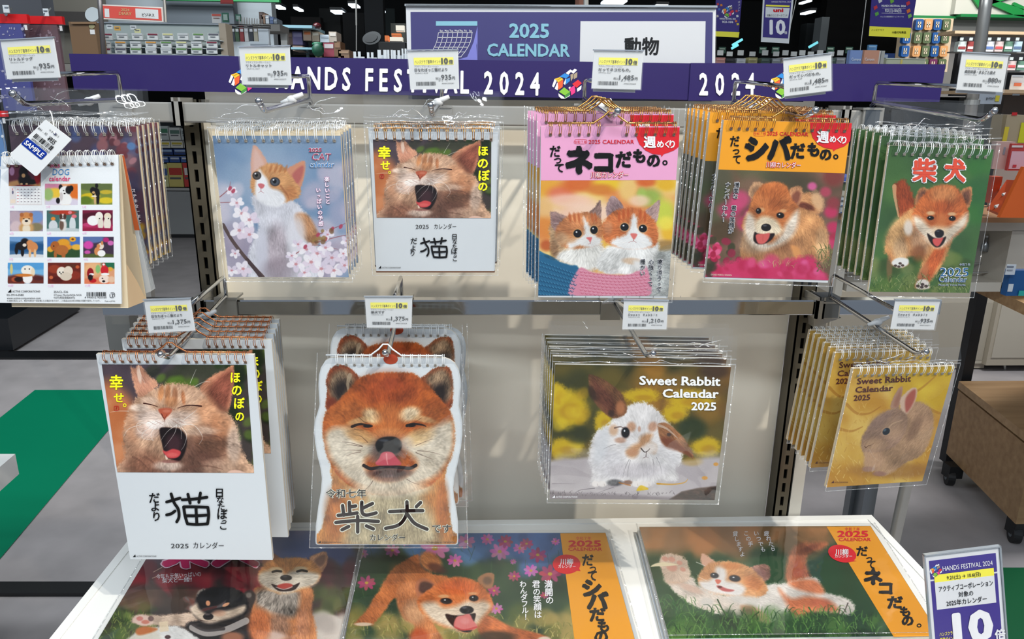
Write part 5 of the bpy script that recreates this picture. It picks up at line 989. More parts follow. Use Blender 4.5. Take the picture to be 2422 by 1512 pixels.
def art_sample(mp3):
    a = Art(330,400, mp3,(226,230,233)); a.org(0,380)
    def th(x0, y0, x1, y1, base, blobs, seed=0):
        a.poly([(x0, y0),(x1, y0),(x1, y1),(x0, y1)], base, 1,0); w = a.win(*(np.array([x0, y0, x1, y1]) * a.o[2] + np.array([a.o[0], a.o[1]] * 2))); keep = a.im.copy()
        for q in blobs:
            a.ell(x0 + q[0] * (x1 - x0), y0 + q[1] * (y1 - y0), q[2] * (x1 - x0), q[3] * (y1 - y0), q[4], q[5] if len(q) > 5 else .5,1)
        u = (a.X - a.o[0]) / a.o[2]; v = (a.Y - a.o[1]) / a.o[2]; m = ((u > x0) & (u < x1) & (v > y0) & (v < y1))[..., None]; a.im = np.where(m, a.im, keep)
    W_ = (232,230,228); BK = (32,30,34); OR = (206,132,80)
    th(78,40,364,228,(92,46,62),[(.5,.95,.6,.25,(176,128,84)),(.1,.3,.08,.2,(150,110,140)),(.5,.7,.2,.3, BK),(.46,.35,.14,.3, BK),(.46,.5,.06,.1,(170,130,90)),(.7,.8,.2,.12, BK),(.9,.5,.1,.4,(150,30,40)),(.4,.9,.04,.05,(190,150,110)),(.56,.9,.04,.05,(190,150,110)),(.5,.97,.3,.03,(120,30,40))])
    a.poly([(84,232),(366,232),(376,398),(88,398)],(212,206,206),1,0); a.poly([(145,240),(366,240),(370,386),(148,386)],(232,232,232),1,0)
    for j in range(5): a.line([(146,262 + j * 27),(368,262 + j * 27)],2.5,(170,160,165),.9, False)
    for j in range(1,7): a.line([(145 + j * 31.5,240),(147 + j * 31.7,386)],2,(190,184,186),.8, False)
    for j in range(5):
        for k in range(7): a.ell(160 + k * 31,256 + j * 28,6,4,(90,80,90) if k else (200,60,60),.6,.8)
    a.poly([(92,348),(138,346),(138,380),(94,382)],(226,206,186),1,0); a.line([(112,250),(112,262)],5,(200,60,80),1, False); a.ell(114,284,8,16,(80,80,110),.4,.8)
    th(402,208,694,396,(226,160,120),[(.2,.2,.3,.4,(206,130,160)),(.3,.5,.3,.3,(236,190,60)),(.9,.5,.3,.5,(222,110,40)),(.5,.9,.7,.25,(206,196,214)),(.1,.5,.15,.3,(150,180,110)),(.48,.17,.06,.14, BK),(.8,.22,.07,.14, BK),(.62,.36,.18,.25, W_, .2),(.72,.3,.09,.2, BK),(.62,.75,.2,.3, W_, .25),(.4,.8,.06,.14, BK),(.57,.32,.02,.03, BK),(.6,.46,.03,.03,(40,30,30)),(.5,.6,.05,.2,(200,190,190))])
    th(724,206,1004,394,(120,134,62),[(.5,.15,.6,.2,(96,110,66)),(.3,.6,.3,.15,(206,176,30)),(.8,.8,.25,.15,(212,186,40)),(.15,.8,.2,.2,(96,120,40)),(.8,.4,.2,.1,(190,166,50)),(.48,.45,.12,.25, BK, .2),(.38,.32,.09,.16, BK),(.5,.1,.05,.12, BK),(.54,.7,.05,.3, BK),(.45,.75,.04,.28,(196,160,110)),(.4,.42,.05,.06,(190,150,100)),(.42,.6,.09,.04,(226,214,196))])
    th(88,448,384,632,(150,136,156),[(.15,.3,.2,.3,(176,156,166)),(.8,.3,.2,.3,(110,140,190)),(.2,.8,.2,.3,(200,176,180)),(.8,.8,.2,.2,(130,120,90)),(.5,.85,.22,.3,(196,150,96)),(.5,.9,.12,.25,(222,206,180)),(.5,.4,.2,.32,(200,130,74),.25),(.5,.55,.14,.18,(226,206,180)),(.5,.5,.05,.05, BK),(.42,.4,.03,.02, BK),(.58,.4,.03,.02, BK),(.36,.2,.06,.1,(170,100,56)),(.64,.2,.06,.1,(170,100,56))])
    th(418,446,706,632,(70,108,104),[(.5,.1,.4,.12,(180,60,40)),(.2,.4,.07,.09,(222,130,50)),(.2,.75,.14,.28,(196,200,204),.2),(.8,.7,.1,.4,(196,204,206),.2),(.85,.28,.08,.09,(222,110,120)),(.72,.1,.06,.08,(222,120,130)),(.5,.95,.6,.12,(180,190,192)),(.5,.7,.12,.3,(206,200,194)),(.46,.7,.07,.25,(110,86,74)),(.5,.35,.1,.18, W_),(.44,.3,.05,.14,(84,60,50)),(.56,.3,.05,.14,(84,60,50)),(.5,.4,.02,.03, BK)])
    th(738,444,1008,630,(120,30,62),[(.5,.3,.6,.2,(84,24,44)),(.5,.85,.6,.25,(170,40,84)),(.2,.7,.2,.1,(190,60,110)),(.35,.5,.2,.24, W_, .2),(.55,.3,.13,.22,(230,224,212),.2),(.83,.3,.12,.18,(222,206,180),.2),(.82,.65,.12,.35,(222,212,196),.2),(.6,.65,.1,.3,(216,206,190)),(.56,.4,.02,.03, BK),(.86,.4,.02,.03, BK),(.5,.95,.7,.1,(150,30,70))])
    th(86,682,388,866,(70,110,150),[(.5,.1,.7,.15,(110,150,196)),(.5,.5,.7,.22,(34,84,130)),(.5,.95,.7,.12,(206,208,212)),(.35,.45,.18,.2, BK, .2),(.45,.25,.12,.18, BK),(.2,.65,.05,.2, BK),(.38,.75,.05,.2, BK),(.44,.4,.06,.08,(222,206,190)),(.68,.5,.16,.25, OR, .2),(.6,.3,.1,.15, OR),(.6,.8,.04,.2,(222,170,120)),(.75,.8,.04,.2,(222,176,130))])
    th(422,682,714,866,(70,110,180),[(.5,.8,.7,.3,(50,84,50)),(.5,.3,.2,.2,(222,150,40)),(.78,.12,.1,.12,(232,160,40)),(.78,.12,.04,.05,(120,60,20)),(.9,.5,.16,.14,(226,170,60)),(.62,.5,.14,.14,(222,140,40)),(.1,.6,.1,.14,(226,160,50)),(.24,.45,.14,.24,(170,96,44),.2),(.45,.65,.2,.25,(176,104,50),.2),(.25,.85,.05,.2,(170,100,50)),(.5,.9,.06,.15,(170,100,50)),(.2,.45,.02,.03, BK)])
    th(744,682,1016,866,(70,54,74),[(.3,.1,.4,.2,(90,110,160)),(.17,.4,.16,.2,(206,70,160)),(.14,.75,.1,.1,(196,80,160)),(.75,.15,.1,.12,(180,40,110)),(.9,.3,.1,.12,(200,100,170)),(.5,.95,.7,.14,(84,96,50)),(.58,.45,.1,.16,(222,206,190),.2),(.5,.45,.06,.1, OR),(.46,.7,.1,.2, OR, .25),(.6,.8,.13,.16, W_, .2),(.62,.3,.04,.1, OR)])
    th(70,914,390,1100,(110,170,214),[(.5,.15,.8,.2,(80,150,206)),(.5,.85,.7,.3,(110,50,40)),(.2,.8,.1,.12,(176,84,50)),(.85,.75,.14,.1,(90,40,40)),(.55,.36,.18,.24,(232,224,210),.2),(.7,.45,.06,.2,(226,206,176)),(.55,.75,.14,.25, W_, .2),(.45,.6,.25,.07,(206,120,50)),(.3,.8,.12,.12,(50,30,30)),(.48,.3,.02,.03, BK),(.6,.3,.02,.03, BK),(.1,.3,.04,.25,(206,190,120))])
    th(428,914,722,1102,(110,40,30),[(.2,.3,.2,.2,(150,60,36)),(.8,.6,.2,.2,(140,50,34)),(.3,.8,.2,.15,(90,30,26)),(.7,.15,.2,.1,(96,50,34)),(.9,.2,.06,.08,(190,90,50)),(.1,.7,.06,.08,(196,100,60)),(.42,.45,.15,.26,(226,214,196),.2),(.62,.4,.14,.24,(218,200,180),.2),(.55,.65,.18,.2,(206,190,170),.2),(.36,.45,.02,.03, BK),(.46,.45,.02,.03, BK),(.4,.52,.02,.03, BK)])
    th(754,914,1024,1102,(216,150,110),[(.85,.1,.3,.2,(40,110,80)),(.3,.3,.3,.3,(226,170,120)),(.5,.9,.7,.2,(222,120,84)),(.85,.3,.1,.1,(222,160,60)),(.2,.5,.11,.25,(150,24,34),.2),(.24,.55,.08,.06, W_),(.28,.85,.12,.1,(190,30,36),.2),(.2,.7,.08,.14,(40,30,34)),(.45,.3,.08,.2,(130,180,110)),(.67,.35,.13,.22,(200,36,46),.2),(.64,.1,.06,.1,(222,60,60)),(.64,.08,.04,.05, W_),(.69,.54,.14,.06, W_, .2),(.66,.78,.18,.2,(232,206,190),.2),(.9,.8,.12,.16,(222,180,150)),(.64,.88,.05,.05, BK),(.6,.74,.03,.02, BK)])
    return a.fin('print_month_overview', rough=.5)
# ================================================================ CALENDARS
M_paper = mat('paper_white', (198,203,207),.55, var=.008, scale=5); M_cream = mat('paper_cream', (226,208,176),.6, var=.02)
M_edge = mat('page_edges', (206,202,192),.7, var=.1, scale=120)
M_gold = mat('gold_wire', (206,150,84),.25,.9, var=0); M_copper = mat('copper_wire', (196,126,84),.25,.9, var=0); M_wwire = mat('white_wire', (222,226,228),.35, var=0)
M_hole = mat('binding_hole', (104,84,70),.7, var=0); M_holeg = mat('binding_hole_grey', (140,132,120),.7, var=0)
M_film = clear('clear_film', .004,.02,9,.45, rough=.05); M_filmh = clear('clear_film_header', .012,.035,9,.7, rough=.05); M_seam = clear('film_seam', .22,.2,60,.8, rough=.12)
M_filmf = clear('clear_film_flat', .01,.02,5,.12, rough=.04)
M_glint_crease = clear('glint_crease', .22,.5,40,.2, rough=.16)  # white-hazed folds added so the film headers show highlight streaks
N_V = np.array([0,-1.0,0]); N_H = np.array([0,0,1.0])
INK = {'black': M_ink, 'white': M_inkw}
def ink(n, c=None):
    if n not in INK: INK[n] = mat('ink_' + n, c, .5, var=0, gain=1.2)
    return INK[n]
class Cal:
    """one calendar: everything is a child of an Empty at its hanging point / centre"""
    def __init__(s, name, label, px, pos, horiz=False, group=None, thick=.006, cat='calendar', page=True, edge=None):
        s.px, s.pos, s.hz = px, pos, horiz
        f = (lambda x, y: unz(x, y, pos)) if horiz else (lambda x, y: un(x, y, pos))
        s.c = [f(*p) for p in px]; s.n = N_H if horiz else N_V; s.mp = hplane(pos) if horiz else vplane(pos)
        s.m3 = lambda u, v: (s.c[0] * (1 - u) + s.c[1] * u) * (1 - v) + (s.c[3] * (1 - u) + s.c[2] * u) * v
        base = (s.c[0] + s.c[1]) / 2 if not horiz else sum(s.c) / 4
        s.t = thing(name, label, cat, base, group); s.th = thick
        if page:
            B = MB(); B.prism(s.c, -s.n * .0006); B.build('cover_page', M_paper, s.t)
            B = MB(); q = [c - s.n * .0009 for c in s.c]; B.prism(q, -s.n * thick); B.build('page_block', edge or M_edge, s.t)
    def uv(s, u, v, o=0.0): return s.m3(u, v) + s.n * o
    def picture(s, art, label, px=None, res=None):
        c = s.c if px is None else [s.mp(x, y) for x, y in px]
        c = [q + s.n * .0004 for q in c]
        if callable(art):
            art = art(lambda u, v: (c[0] * (1 - u) + c[1] * u) * (1 - v) + (c[3] * (1 - u) + c[2] * u) * v)
        B = MB()
        g = 10
        P = lambda u, v: (c[0] * (1 - u) + c[1] * u) * (1 - v) + (c[3] * (1 - u) + c[2] * u) * v
        for i in range(g):
            for j in range(g):
                B.uv[len(B.f)] = [(i / g, 1 - j / g),((i + 1) / g, 1 - j / g),((i + 1) / g, 1 - (j + 1) / g),(i / g, 1 - (j + 1) / g)]
                B.add([P(i / g, j / g), P((i + 1) / g, j / g), P((i + 1) / g, (j + 1) / g), P(i / g, (j + 1) / g)],[(0,1,2,3)])
        B.build('printed_picture', art, s.t, label); return art
    def coils(s, fr, m, hm, twin=.0022, r=1.0, wire=False, hanger=None, hole=.0033):
        """twin loops at the given fractions along the top edge"""
        B = MB(); Bh = MB(); ax = (s.c[1] - s.c[0]); L = np.linalg.norm(ax); ax = ax / L; up = np.array([0,0,1.0])
        prof = [(-.0006,-.0088),(-.0048,-.0062),(-.0062,-.0005),(-.0040,.0042),(.0,.0052),(.0045,.0030),(.0068,-.002)]
        for f in fr:
            p = s.uv(f, 0)
            for d in (-twin / 2, twin / 2):
                B.tube([p + ax * d + up * z * r + N_V * -y * r for y, z in prof],.00045,5, False)
            h = p - up * .0090 * r + N_V * .0014; a = ax * hole / 2; b = up * hole / 2
            Bh.quad(h - a + b, h + a + b, h + a - b, h - a - b)
        o = B.build('spiral_binding', m, s.t, smooth=True, kind='stuff'); Bh.build('binding_holes', hm, s.t, kind='stuff')
        if hanger:
            f0, f1, hx, hh = hanger; B = MB(); z = up * .0035 + N_V * .0006
            w = .012 / L
            pts = [s.uv(f0,0) + z, s.uv(hx - w * 1.6,0) + z, s.uv(hx - w * .7,0) + z + up * hh * .55, s.uv(hx - w * .25,0) + z + up * hh * .97, s.uv(hx + w * .25,0) + z + up * hh * .97, s.uv(hx + w * .7,0) + z + up * hh * .55, s.uv(hx + w * 1.6,0) + z, s.uv(f1,0) + z]
            B.tube(pts, .0011,8); B.build('hanger_wire', m, s.t, smooth=True)
        elif wire:
            B = MB(); B.tube([s.uv(fr[0] - .01,0) + up * .004, s.uv(fr[-1] + .01,0) + up * .004],.0008,6); B.build('hanger_wire', m, s.t)
    def film(s, l=.02, r=.02, t=.0, b=.03, header=0.0, off=.004, seed=1, hole=None, wavy=.0009, m=None):
        g = 14; vs = []; fs = []; R = random.Random(seed)
        H_ = np.linalg.norm(s.c[3] - s.c[0])
        for j in range(g + 1):
            v = -t + (1 + t + b) * j / g
            for i in range(g + 1):
                u = -l + (1 + l + r) * i / g
                w = wavy * (math.sin(u * 9 + seed) * math.cos(v * 7 + seed * 2) + .6 * math.sin(u * 23 + v * 17 + seed))
                vs.append(s.uv(u, v, off + w))
        fs = [(j * (g + 1) + i, j * (g + 1) + i + 1,(j + 1) * (g + 1) + i + 1,(j + 1) * (g + 1) + i) for j in range(g) for i in range(g)]
        B = MB(); B.add(vs, fs); B.build('clear_sleeve', m or M_film, s.t, smooth=True)
        B = MB(); e = .006
        for u0, u1, v0, v1 in ((-l, -l + e, -t, 1 + b),(1 + r - e, 1 + r, -t, 1 + b),(-l, 1 + r, 1 + b - e, 1 + b)):
            B.quad(s.uv(u0, v0, off + .0012), s.uv(u1, v0, off + .0012), s.uv(u1, v1, off + .0012), s.uv(u0, v1, off + .0012))
        B.build('sleeve_seam', M_seam, s.t)
        if header:
            up = np.array([0,0,1.0]) if not s.hz else (s.c[0] - s.c[3]) / H_
            B = MB(); gi, gj = 22,6; vs = []
            for j in range(gj + 1):
                for i in range(gi + 1):
                    u = -l + (1 + l + r) * i / gi; q = j / gj
                    w = .0013 * (math.sin(u * 9 + q * 4 + seed) + .5 * math.sin(u * 17 + seed * 3 - q * 6)) * (1 - .5 * q)
                    vs.append(s.uv(u, -t, off * (1 - q) + w) + up * header * q)
            B.add(vs, [(j * (gi + 1) + i, j * (gi + 1) + i + 1,(j + 1) * (gi + 1) + i + 1,(j + 1) * (gi + 1) + i) for j in range(gj) for i in range(gi)])
            B.build('sleeve_header', M_filmh, s.t, smooth=True)
            B = MB()
            for k, hh in ((.02,.0016),(.22,.0012)):
                pts = [s.uv(-l + (1 + l + r) * i / 16,-t, off + .001 + .0007 * math.sin(i * 2.1 + seed)) + up * (header * k + .0008 * math.sin(i * 1.3 + seed)) for i in range(17)]
                for i in range(16): B.quad(pts[i], pts[i + 1], pts[i + 1] + up * hh, pts[i] + up * hh)
            B.build('header_fold', M_seam, s.t); B = MB()
            for k in range(5):
                u, q, a = R.uniform(0,.8), R.uniform(.15,.8), R.uniform(-.5,.5); P = []
                for i in range(R.randint(4,7)):
                    P.append(s.uv(u, -t, off + .0012) + up * header * q); u += R.uniform(.02,.07); q = min(.97, max(.05, q + R.uniform(-.16,.16) + a * .12))
                P = spline(P, 3, False); B.tube(P, [.0004 * math.sin(math.pi * (i + .5) / len(P)) + .00005 for i in range(len(P))],5, False)
            B.build('glint_crease', M_glint_crease, s.t, smooth=True, kind='stuff')
    def letters(s, m, fn, off=.0009, label=None, nm='lettering'):
        B = MB(); fn(B, off); B.build(nm, m, s.t, label)
def K(B, mp, ch, cx, cy, h, off, bold=.0, sx=1.0, ang=0, rough=0.0, shear=0):
    txt(B, ch, cx, cy + h * .38, h, mp, ang=ang, bold=bold, sx=sx, al='c', off=off, rough=rough, shear=shear)
def halo(cal, items, mi, mh, hb=.05, **k):
    """same writing twice: wide light rim under the dark ink"""
    for m, ex, off in ((mh, hb, .0009),(mi, 0,.0015)):
        B = MB()
        for it in items: it(B, ex, off)
        B.build('lettering' if m is mi else 'lettering_rim', m, cal.t)
def col(mp, s, x, y, h, step, bold=.02, dx=0.0, rough=0):
    def f(B, ex, off):
        for i, ch in enumerate(s):
            if ch in ' 　': continue
            if ch == 'ー':
                stroke(B, [(x + dx * i, y + i * step - h * .38),(x + dx * i, y + i * step + h * .38)], h * (.10 + 2 * ex), mp, off); continue
            sm = .75 if ch in 'っゃゅょ' else 1
            K(B, mp, ch, x + dx * i, y + i * step, h * sm, off, bold + ex, rough=rough)
    return f
def fr(n, a, b, gap=None):
    q = [a + (b - a) * i / (n - 1) for i in range(n)]
    return [f for f in q if not gap or not (gap[0] < f < gap[1])]
def footer(c, x, y, w, m=None, h=6.0):
    def f(B, off):
        shape(B, [(x, y),(x + 6, y - 6),(x + 7, y)], c.mp, off); txt(B, 'ACTIVE CORPORATION®', x + 9, y, h, c.mp, off=off, fit=w - 9)
    c.letters(m or M_ink, f)
def stack(cal, offs, label, group, kids=None):
    base = np.array(cal.t.location)
    nm = {c.name.split('.')[0] for c in cal.t.children}
    for i, o in enumerate(offs): copy_thing(cal.t, base + np.array(o), '%s, %s' % (label, ORD[i] if i < len(offs) - 1 or i == 0 else 'rearmost'), group, kids or (nm - {'sleeve_header', 'header_fold', 'glint_crease'} if i > 1 else nm - {'glint_crease'}))
ORD = ('first from the front', 'second from the front', 'third from the front', 'fourth from the front', 'fifth from the front', 'sixth')
def seal(c, x, y, r):
    c.letters(ink('seal', (170,40,36)), lambda B, off: [stroke(B, [(x - r, y - r),(x + r, y - r),(x + r, y + r),(x - r, y + r),(x - r, y - r)],1.3, c.mp, off), stroke(B, [(x - r * .5, y + r * .4),(x + r * .5, y - r * .5)],1.2, c.mp, off), stroke(B, [(x, y - r),(x + r * .2, y + r)],1.1, c.mp, off)])
def strokes(B, L, tf, w, mp, off):
    for i, q in enumerate(L): stroke(B, [tf(*p) for p in q], w, mp, off + .00012 * (i % 4),10)
NEKO = [[(1490,285),(1610,250)],[(1530,212),(1556,290),(1594,350),(1600,420),(1580,462)],[(1565,365),(1530,390),(1490,400)],[(1630,265),(1740,258),(1850,242)],[(1680,215),(1700,295)],[(1792,205),(1778,288)],[(1642,328),(1745,328),(1858,332)],[(1858,332),(1866,400),(1856,480)],[(1642,328),(1655,410),(1676,480)],[(1676,480),(1760,486),(1856,480)],[(1752,330),(1760,478)],[(1655,408),(1760,408),(1850,402)]]
def neko(B, mp, cx, cy, k, off): strokes(B, NEKO, lambda x, y: (cx + (x - 1675) / 3.78 * k, cy + (y - 346) / 3.78 * k),6.9 * k, mp, off)
SHIBA = [[(855,290),(860,385)],[(795,318),(805,405)],[(755,406),(840,398),(925,384)],[(862,330),(912,322)],[(966,288),(970,380),(1010,404),(1095,384)],[(1062,300),(975,342)],[(735,470),(930,452),(1115,460)],[(930,415),(930,555)],[(790,535),(850,505)],[(1008,500),(1070,527)],
         [(1215,372),(1360,366),(1512,364)],[(1370,285),(1365,400),(1300,490),(1180,522)],[(1378,400),(1440,478),(1550,530)],[(1492,292),(1455,328)]]
GY = ink('yellow_marker', (226,222,36)); RD = ink('red', (196,30,40)); PK = ink('pink_cover', (206,146,180)); OG = ink('orange_cover', (212,142,34))
# ---------------- small yawning cat and large yawning cat
c7 = Cal('wall_calendar', 'large yawning ginger cat calendar with white lower half and copper spiral, front copy', [(227,838),(600,840),(645,1325),(308,1323)],-.232, thick=.005)
P7 = [(241,862),(583,863),(601,1119),(278,1117)]
yawn = c7.picture(art_yawn, 'photo of a yawning ginger cat', P7)
c7.coils(fr(18,.06,.945,(.40,.53)), M_copper, M_hole, hanger=(.05,.95,.475,.012))
mp = c7.mp
c7.letters(GY, lambda B, o: [K(B, mp, '幸', 275,905,37, o, .024,.92, rough=.012), K(B, mp, 'せ', 281,941,26, o, .024, rough=.012)] + [K(B, mp, ch, x, y, h, o, .028,.92, rough=.01) for ch, x, y, h in (('ほ', 557,893,28),('の', 560,923,30),('ぼ', 566,954,29),('の', 567,985,26))] + [stroke(B, [(295 + 3.4 * math.cos(k),959 + 3.4 * math.sin(k)) for k in np.linspace(0,6.28,9)],1.7, mp, o)])
seal(c7,275,966,4.6)
c7.letters(M_ink, lambda B, o: [neko(B, mp, 443,1204,1, o), txt(B, '2025', 404,1297,15, mp, -.5, off=o, fit=42), txt(B, 'カレンダー', 457,1297,17, mp, -.5, off=o, fit=72)] + [K(B, mp, ch, x, y, h, o, .02, rough=.006) for ch, x, y, h in
           (('だ', 365,1178,27),('よ', 367,1199,25),('り', 370,1222,25),('日', 519,1166,24),('な', 521,1183,19),('た', 523,1199,20),('ぼ', 526,1217,26),('っ', 530,1233,16),('こ', 528,1244,22))])
footer(c7,314,1318,56, h=5)
stack(c7,[(.009,.046,.004),(.008,.060,.007),(.007,.074,.009),(.006,.088,.012),(.005,.102,.014)], 'large yawning cat calendar hanging behind the front copy', 'large yawning cat calendars behind')
for ch in list(c7.t.children): pass
c3 = Cal('wall_calendar', 'small yawning ginger cat calendar with gold spiral, centre of the upper row', [(873,311),(1178,312),(1170,641),(890,641)],-.195, thick=.004)
c3.picture(yawn, 'photo of a yawning ginger cat', [(882,330),(1162,331),(1161,516),(891,515)])
c3.coils(fr(14,.06,.945), M_gold, M_hole, wire=True); mp = c3.mp
mp3_ = mp
c3.letters(GY, lambda B, o: [K(B, mp3_, '幸', 909,361,31, o, .035, rough=.012), K(B, mp3_, 'せ', 911,391,24, o, .035)] + [K(B, mp3_, ch, x, y, h, o, .035) for ch, x, y, h in (('ほ', 1143,357,26),('の', 1142,386,28),('ぼ', 1145,415,28),('の', 1142,441,25))] + [stroke(B, [(921.5 + 2.6 * math.cos(k),408 + 2.6 * math.sin(k)) for k in np.linspace(0,6.28,9)],1.4, mp3_, o)])
seal(c3,903,417,4)
c3.letters(M_ink, lambda B, o: [neko(B, mp3_, 1026,586,.62, o), txt(B, '2025', 983,541,13, mp3_, off=o, fit=31), txt(B, 'カレンダー', 1027,541,14, mp3_, off=o, fit=52)] + [K(B, mp3_, ch, x, y, h, o, .015) for ch, x, y, h in
           (('だ', 979,570,17),('よ', 977,587,16),('り', 976,599,14),('日', 1075,560,15),('な', 1076,572,12),('た', 1075,583,12),('ぼ', 1075,594,16),('っ', 1077,604,10),('こ', 1076,612,14))])
footer(c3,895,635,53, h=5)
B = MB(); B.prism([c3.mp(x, y, .0) for x, y in ((889,641),(1171,641),(1170,645),(890,645))],(0,.005,0)); B.build('backing_board', mat('brown_board', (112,78,56),.7), c3.t)
c3.film(.03,.03,.02,.03, header=.036, seed=3)
stack(c3,[(-.003,.014,.004),(.003,.026,.006)], 'small yawning cat calendar in a sleeve behind the front copy', 'small yawning cat calendars behind')
# ---------------- kitten with blossom
c2 = Cal('wall_calendar', 'blue kitten and cherry blossom calendar reading 2025 CAT with white spiral, front copy', [(502,313),(805,313),(825,656),(541,655)],-.238, thick=.004, edge=M_cream)
c2.picture(art_kitten, 'photo of a ginger and white kitten among blossom'); c2.coils(fr(14,.05,.95), M_wwire, M_holeg); m2 = c2.mp
B = MB(); B.prism([c2.uv(u, v, .0006) for u, v in ((0,-.006),(1,-.006),(1,.022),(0,.022))],(0,.0004,0)); B.build('top_board_edge', M_cream, c2.t)
MV = ink('mauve', (150,50,84)); BL = ink('blue', (58,120,178)); PW = ink('pink_white', (240,218,232)); HW = ink('halo_white', (232,234,244))
halo(c2,[lambda B, ex, o: txt(B, '2025', 730,359,12, m2, bold=.03 + ex, off=o, fit=31), lambda B, ex, o: txt(B, 'CAT', 737,379,23, m2, bold=ex * .7, off=o, fit=45, shear=.1)], MV, HW, .05)
halo(c2,[lambda B, ex, o: txt(B, 'calendar', 732,396,19, m2, bold=ex * .7, off=o, fit=59)], BL, HW, .05)
halo(c2,[col(m2, '楽しいこと', 773,424,12,13.2,.02,.6), col(m2, 'いっぱいの予感', 753,450,12,13.2,.02,1.0)], PW, ink('halo_pink', (206,130,170)),.04)
c2.film(.025,.04,.02,.03, header=.034, seed=2)
stack(c2,[(0,.013,.001),(.001,.026,.003),(.002,.039,.004),(.003,.052,.006)], 'sleeved blue kitten calendar edge behind the front copy', 'blue kitten calendars behind')
# ---------------- pink two kittens
c4 = Cal('wall_calendar', 'pink-topped calendar of two kittens in a knitted scarf, front copy', [(1279,299),(1608,299),(1579,706),(1273,703)],-.238, thick=.006)
c4.picture(art_kittens, 'photo of two ginger kittens in a knitted scarf', [(1279,427),(1599,426),(1580,700),(1273,699)]); m4 = c4.mp
B = MB(); shape(B, [(1279,299),(1608,299),(1599,426),(1279,427)], m4,.0005); B.build('cover_band', PK, c4.t, 'pink title band')
def speech(c, pts, off=.0009):
    B = MB(); shape(B, pts, c.mp, off); B.build('speech_bubble_print', RD, c.t, 'red speech bubble')
cc = lambda ox, oy, q: [(ox + x / 3.78, oy + y / 3.78) for x, y in q]
speech(c4, cc(1200,0,[(1145,1140),(1540,1140),(1533,1312),(1490,1345),(1440,1365),(1400,1378),(1378,1404),(1374,1384),(1300,1378),(1235,1345),(1180,1290),(1152,1220)]))
c4.coils(fr(14,.07,.96,(.44,.56)), M_gold, M_hole, hanger=(.05,.97,.50,.013))
c4.letters(M_inkw, lambda B, o: [K(B, m4, '週', 1537,336,30, o, .03), K(B, m4, 'め', 1562,341,19, o, .03), K(B, m4, 'く', 1578,341,19, o, .03), K(B, m4, 'り', 1590,341,21, o, .03)], off=.0014)
c4.letters(RD, lambda B, o: [txt(B, '2025 CALENDAR', 1392,340,13, m4, off=o, bold=.015, fit=108), K(B, m4, '令和７年', 1373,336,7.5, o)] + [stroke(B, [(1361,330),(1385,330),(1388,335),(1385,340),(1361,340),(1358,335),(1361,330)],.7, m4, o, 4)])
def brushline(c, L, tail):
    m = c.mp
    c.letters(M_ink, lambda B, o: [K(B, m, ch, x, y, h, o, b, sx, rough=.02) for ch, x, y, h, b, sx in L] + [stroke(B, [(tail[0] + tail[2] * math.cos(k), tail[1] + tail[2] * math.sin(k)) for k in np.linspace(0,6.28,9)], tail[2] * .75, m, o)], label='brush-style black title')
brushline(c4,[('だ', 1313,358,30,.03,.9),('っ', 1319,377,24,.03,1),('て', 1323,397,25,.03,1),('ネ', 1369,379,68,.065,1.0),('コ', 1428,383,56,.07,1.0),('だ', 1475,377,42,.05,.95),('も', 1512,369,36,.055,.95),('の', 1546,379,36,.05,.95)],(1573,385,4.6))
halo(c4,[lambda B, ex, o: txt(B, '川柳カレンダー', 1397,420,16, m4, bold=.0 + ex, off=o, fit=90)], M_inkw, RD, .07)
halo(c4,[col(m4, '寄り添うって', 1562,619,12.5,13,.01,-.6), col(m4, '心強くって', 1541,619,12.5,13,.01,-.6), col(m4, '暖かい', 1521,619,12.5,13.5,.01,-.4)], M_ink, M_inkw, .06)
B = MB()
for k in range(9): rect(B, 1353 + k * 32,700,1354 + k * 32,704, m4,.0006)
B.build('date_ticks', ink('grey', (110,110,112)), c4.t)
c4.film(.03,.03,.03,.02, seed=4, wavy=.0016)
stack(c4,[(-.0035,.016,.013),(-.006,.029,.014),(-.0085,.042,.015),(-.011,.055,.016)], 'sleeved pink two-kitten calendar behind the front copy', 'pink kitten calendars behind')
# ---------------- orange puppy
c5 = Cal('wall_calendar', 'orange-topped shiba puppy calendar with pink flowers, front copy', [(1712,284),(2014,291),(1958,669),(1668,659)],-.246, thick=.006)
c5.picture(art_puppy, 'photo of a shiba puppy among pink flowers', [(1699,401),(1998,410),(1959,663),(1668,655)]); m5 = c5.mp
B = MB(); shape(B, [(1712,284),(2014,291),(1998,410),(1699,401)], m5,.0005); B.build('cover_band', OG, c5.t, 'orange title band')
speech(c5, cc(1802,0,[(430,1095),(805,1102),(790,1262),(740,1308),(665,1334),(640,1354),(636,1334),(560,1322),(500,1290),(455,1230),(435,1165)]))
c5.coils(fr(15,.06,.95,(.44,.56)), M_gold, M_hole, hanger=(.05,.96,.50,.013))
c5.letters(M_inkw, lambda B, o: [K(B, m5, '週', 1946,324,30, o, .03, ang=-2), K(B, m5, 'め', 1970,329,18, o, .03), K(B, m5, 'く', 1985,330,18, o, .03), K(B, m5, 'り', 1996,331,20, o, .03)], off=.0014)
c5.letters(RD, lambda B, o: [txt(B, '2025 CALENDAR', 1814,320,13, m5,-1.3, off=o, bold=.015, fit=98), K(B, m5, '令和７年', 1797,316,7, o)] + [stroke(B, [(1786,310),(1808,310),(1811,315),(1808,321),(1786,321),(1783,315),(1786,310)],.7, m5, o, 4)])
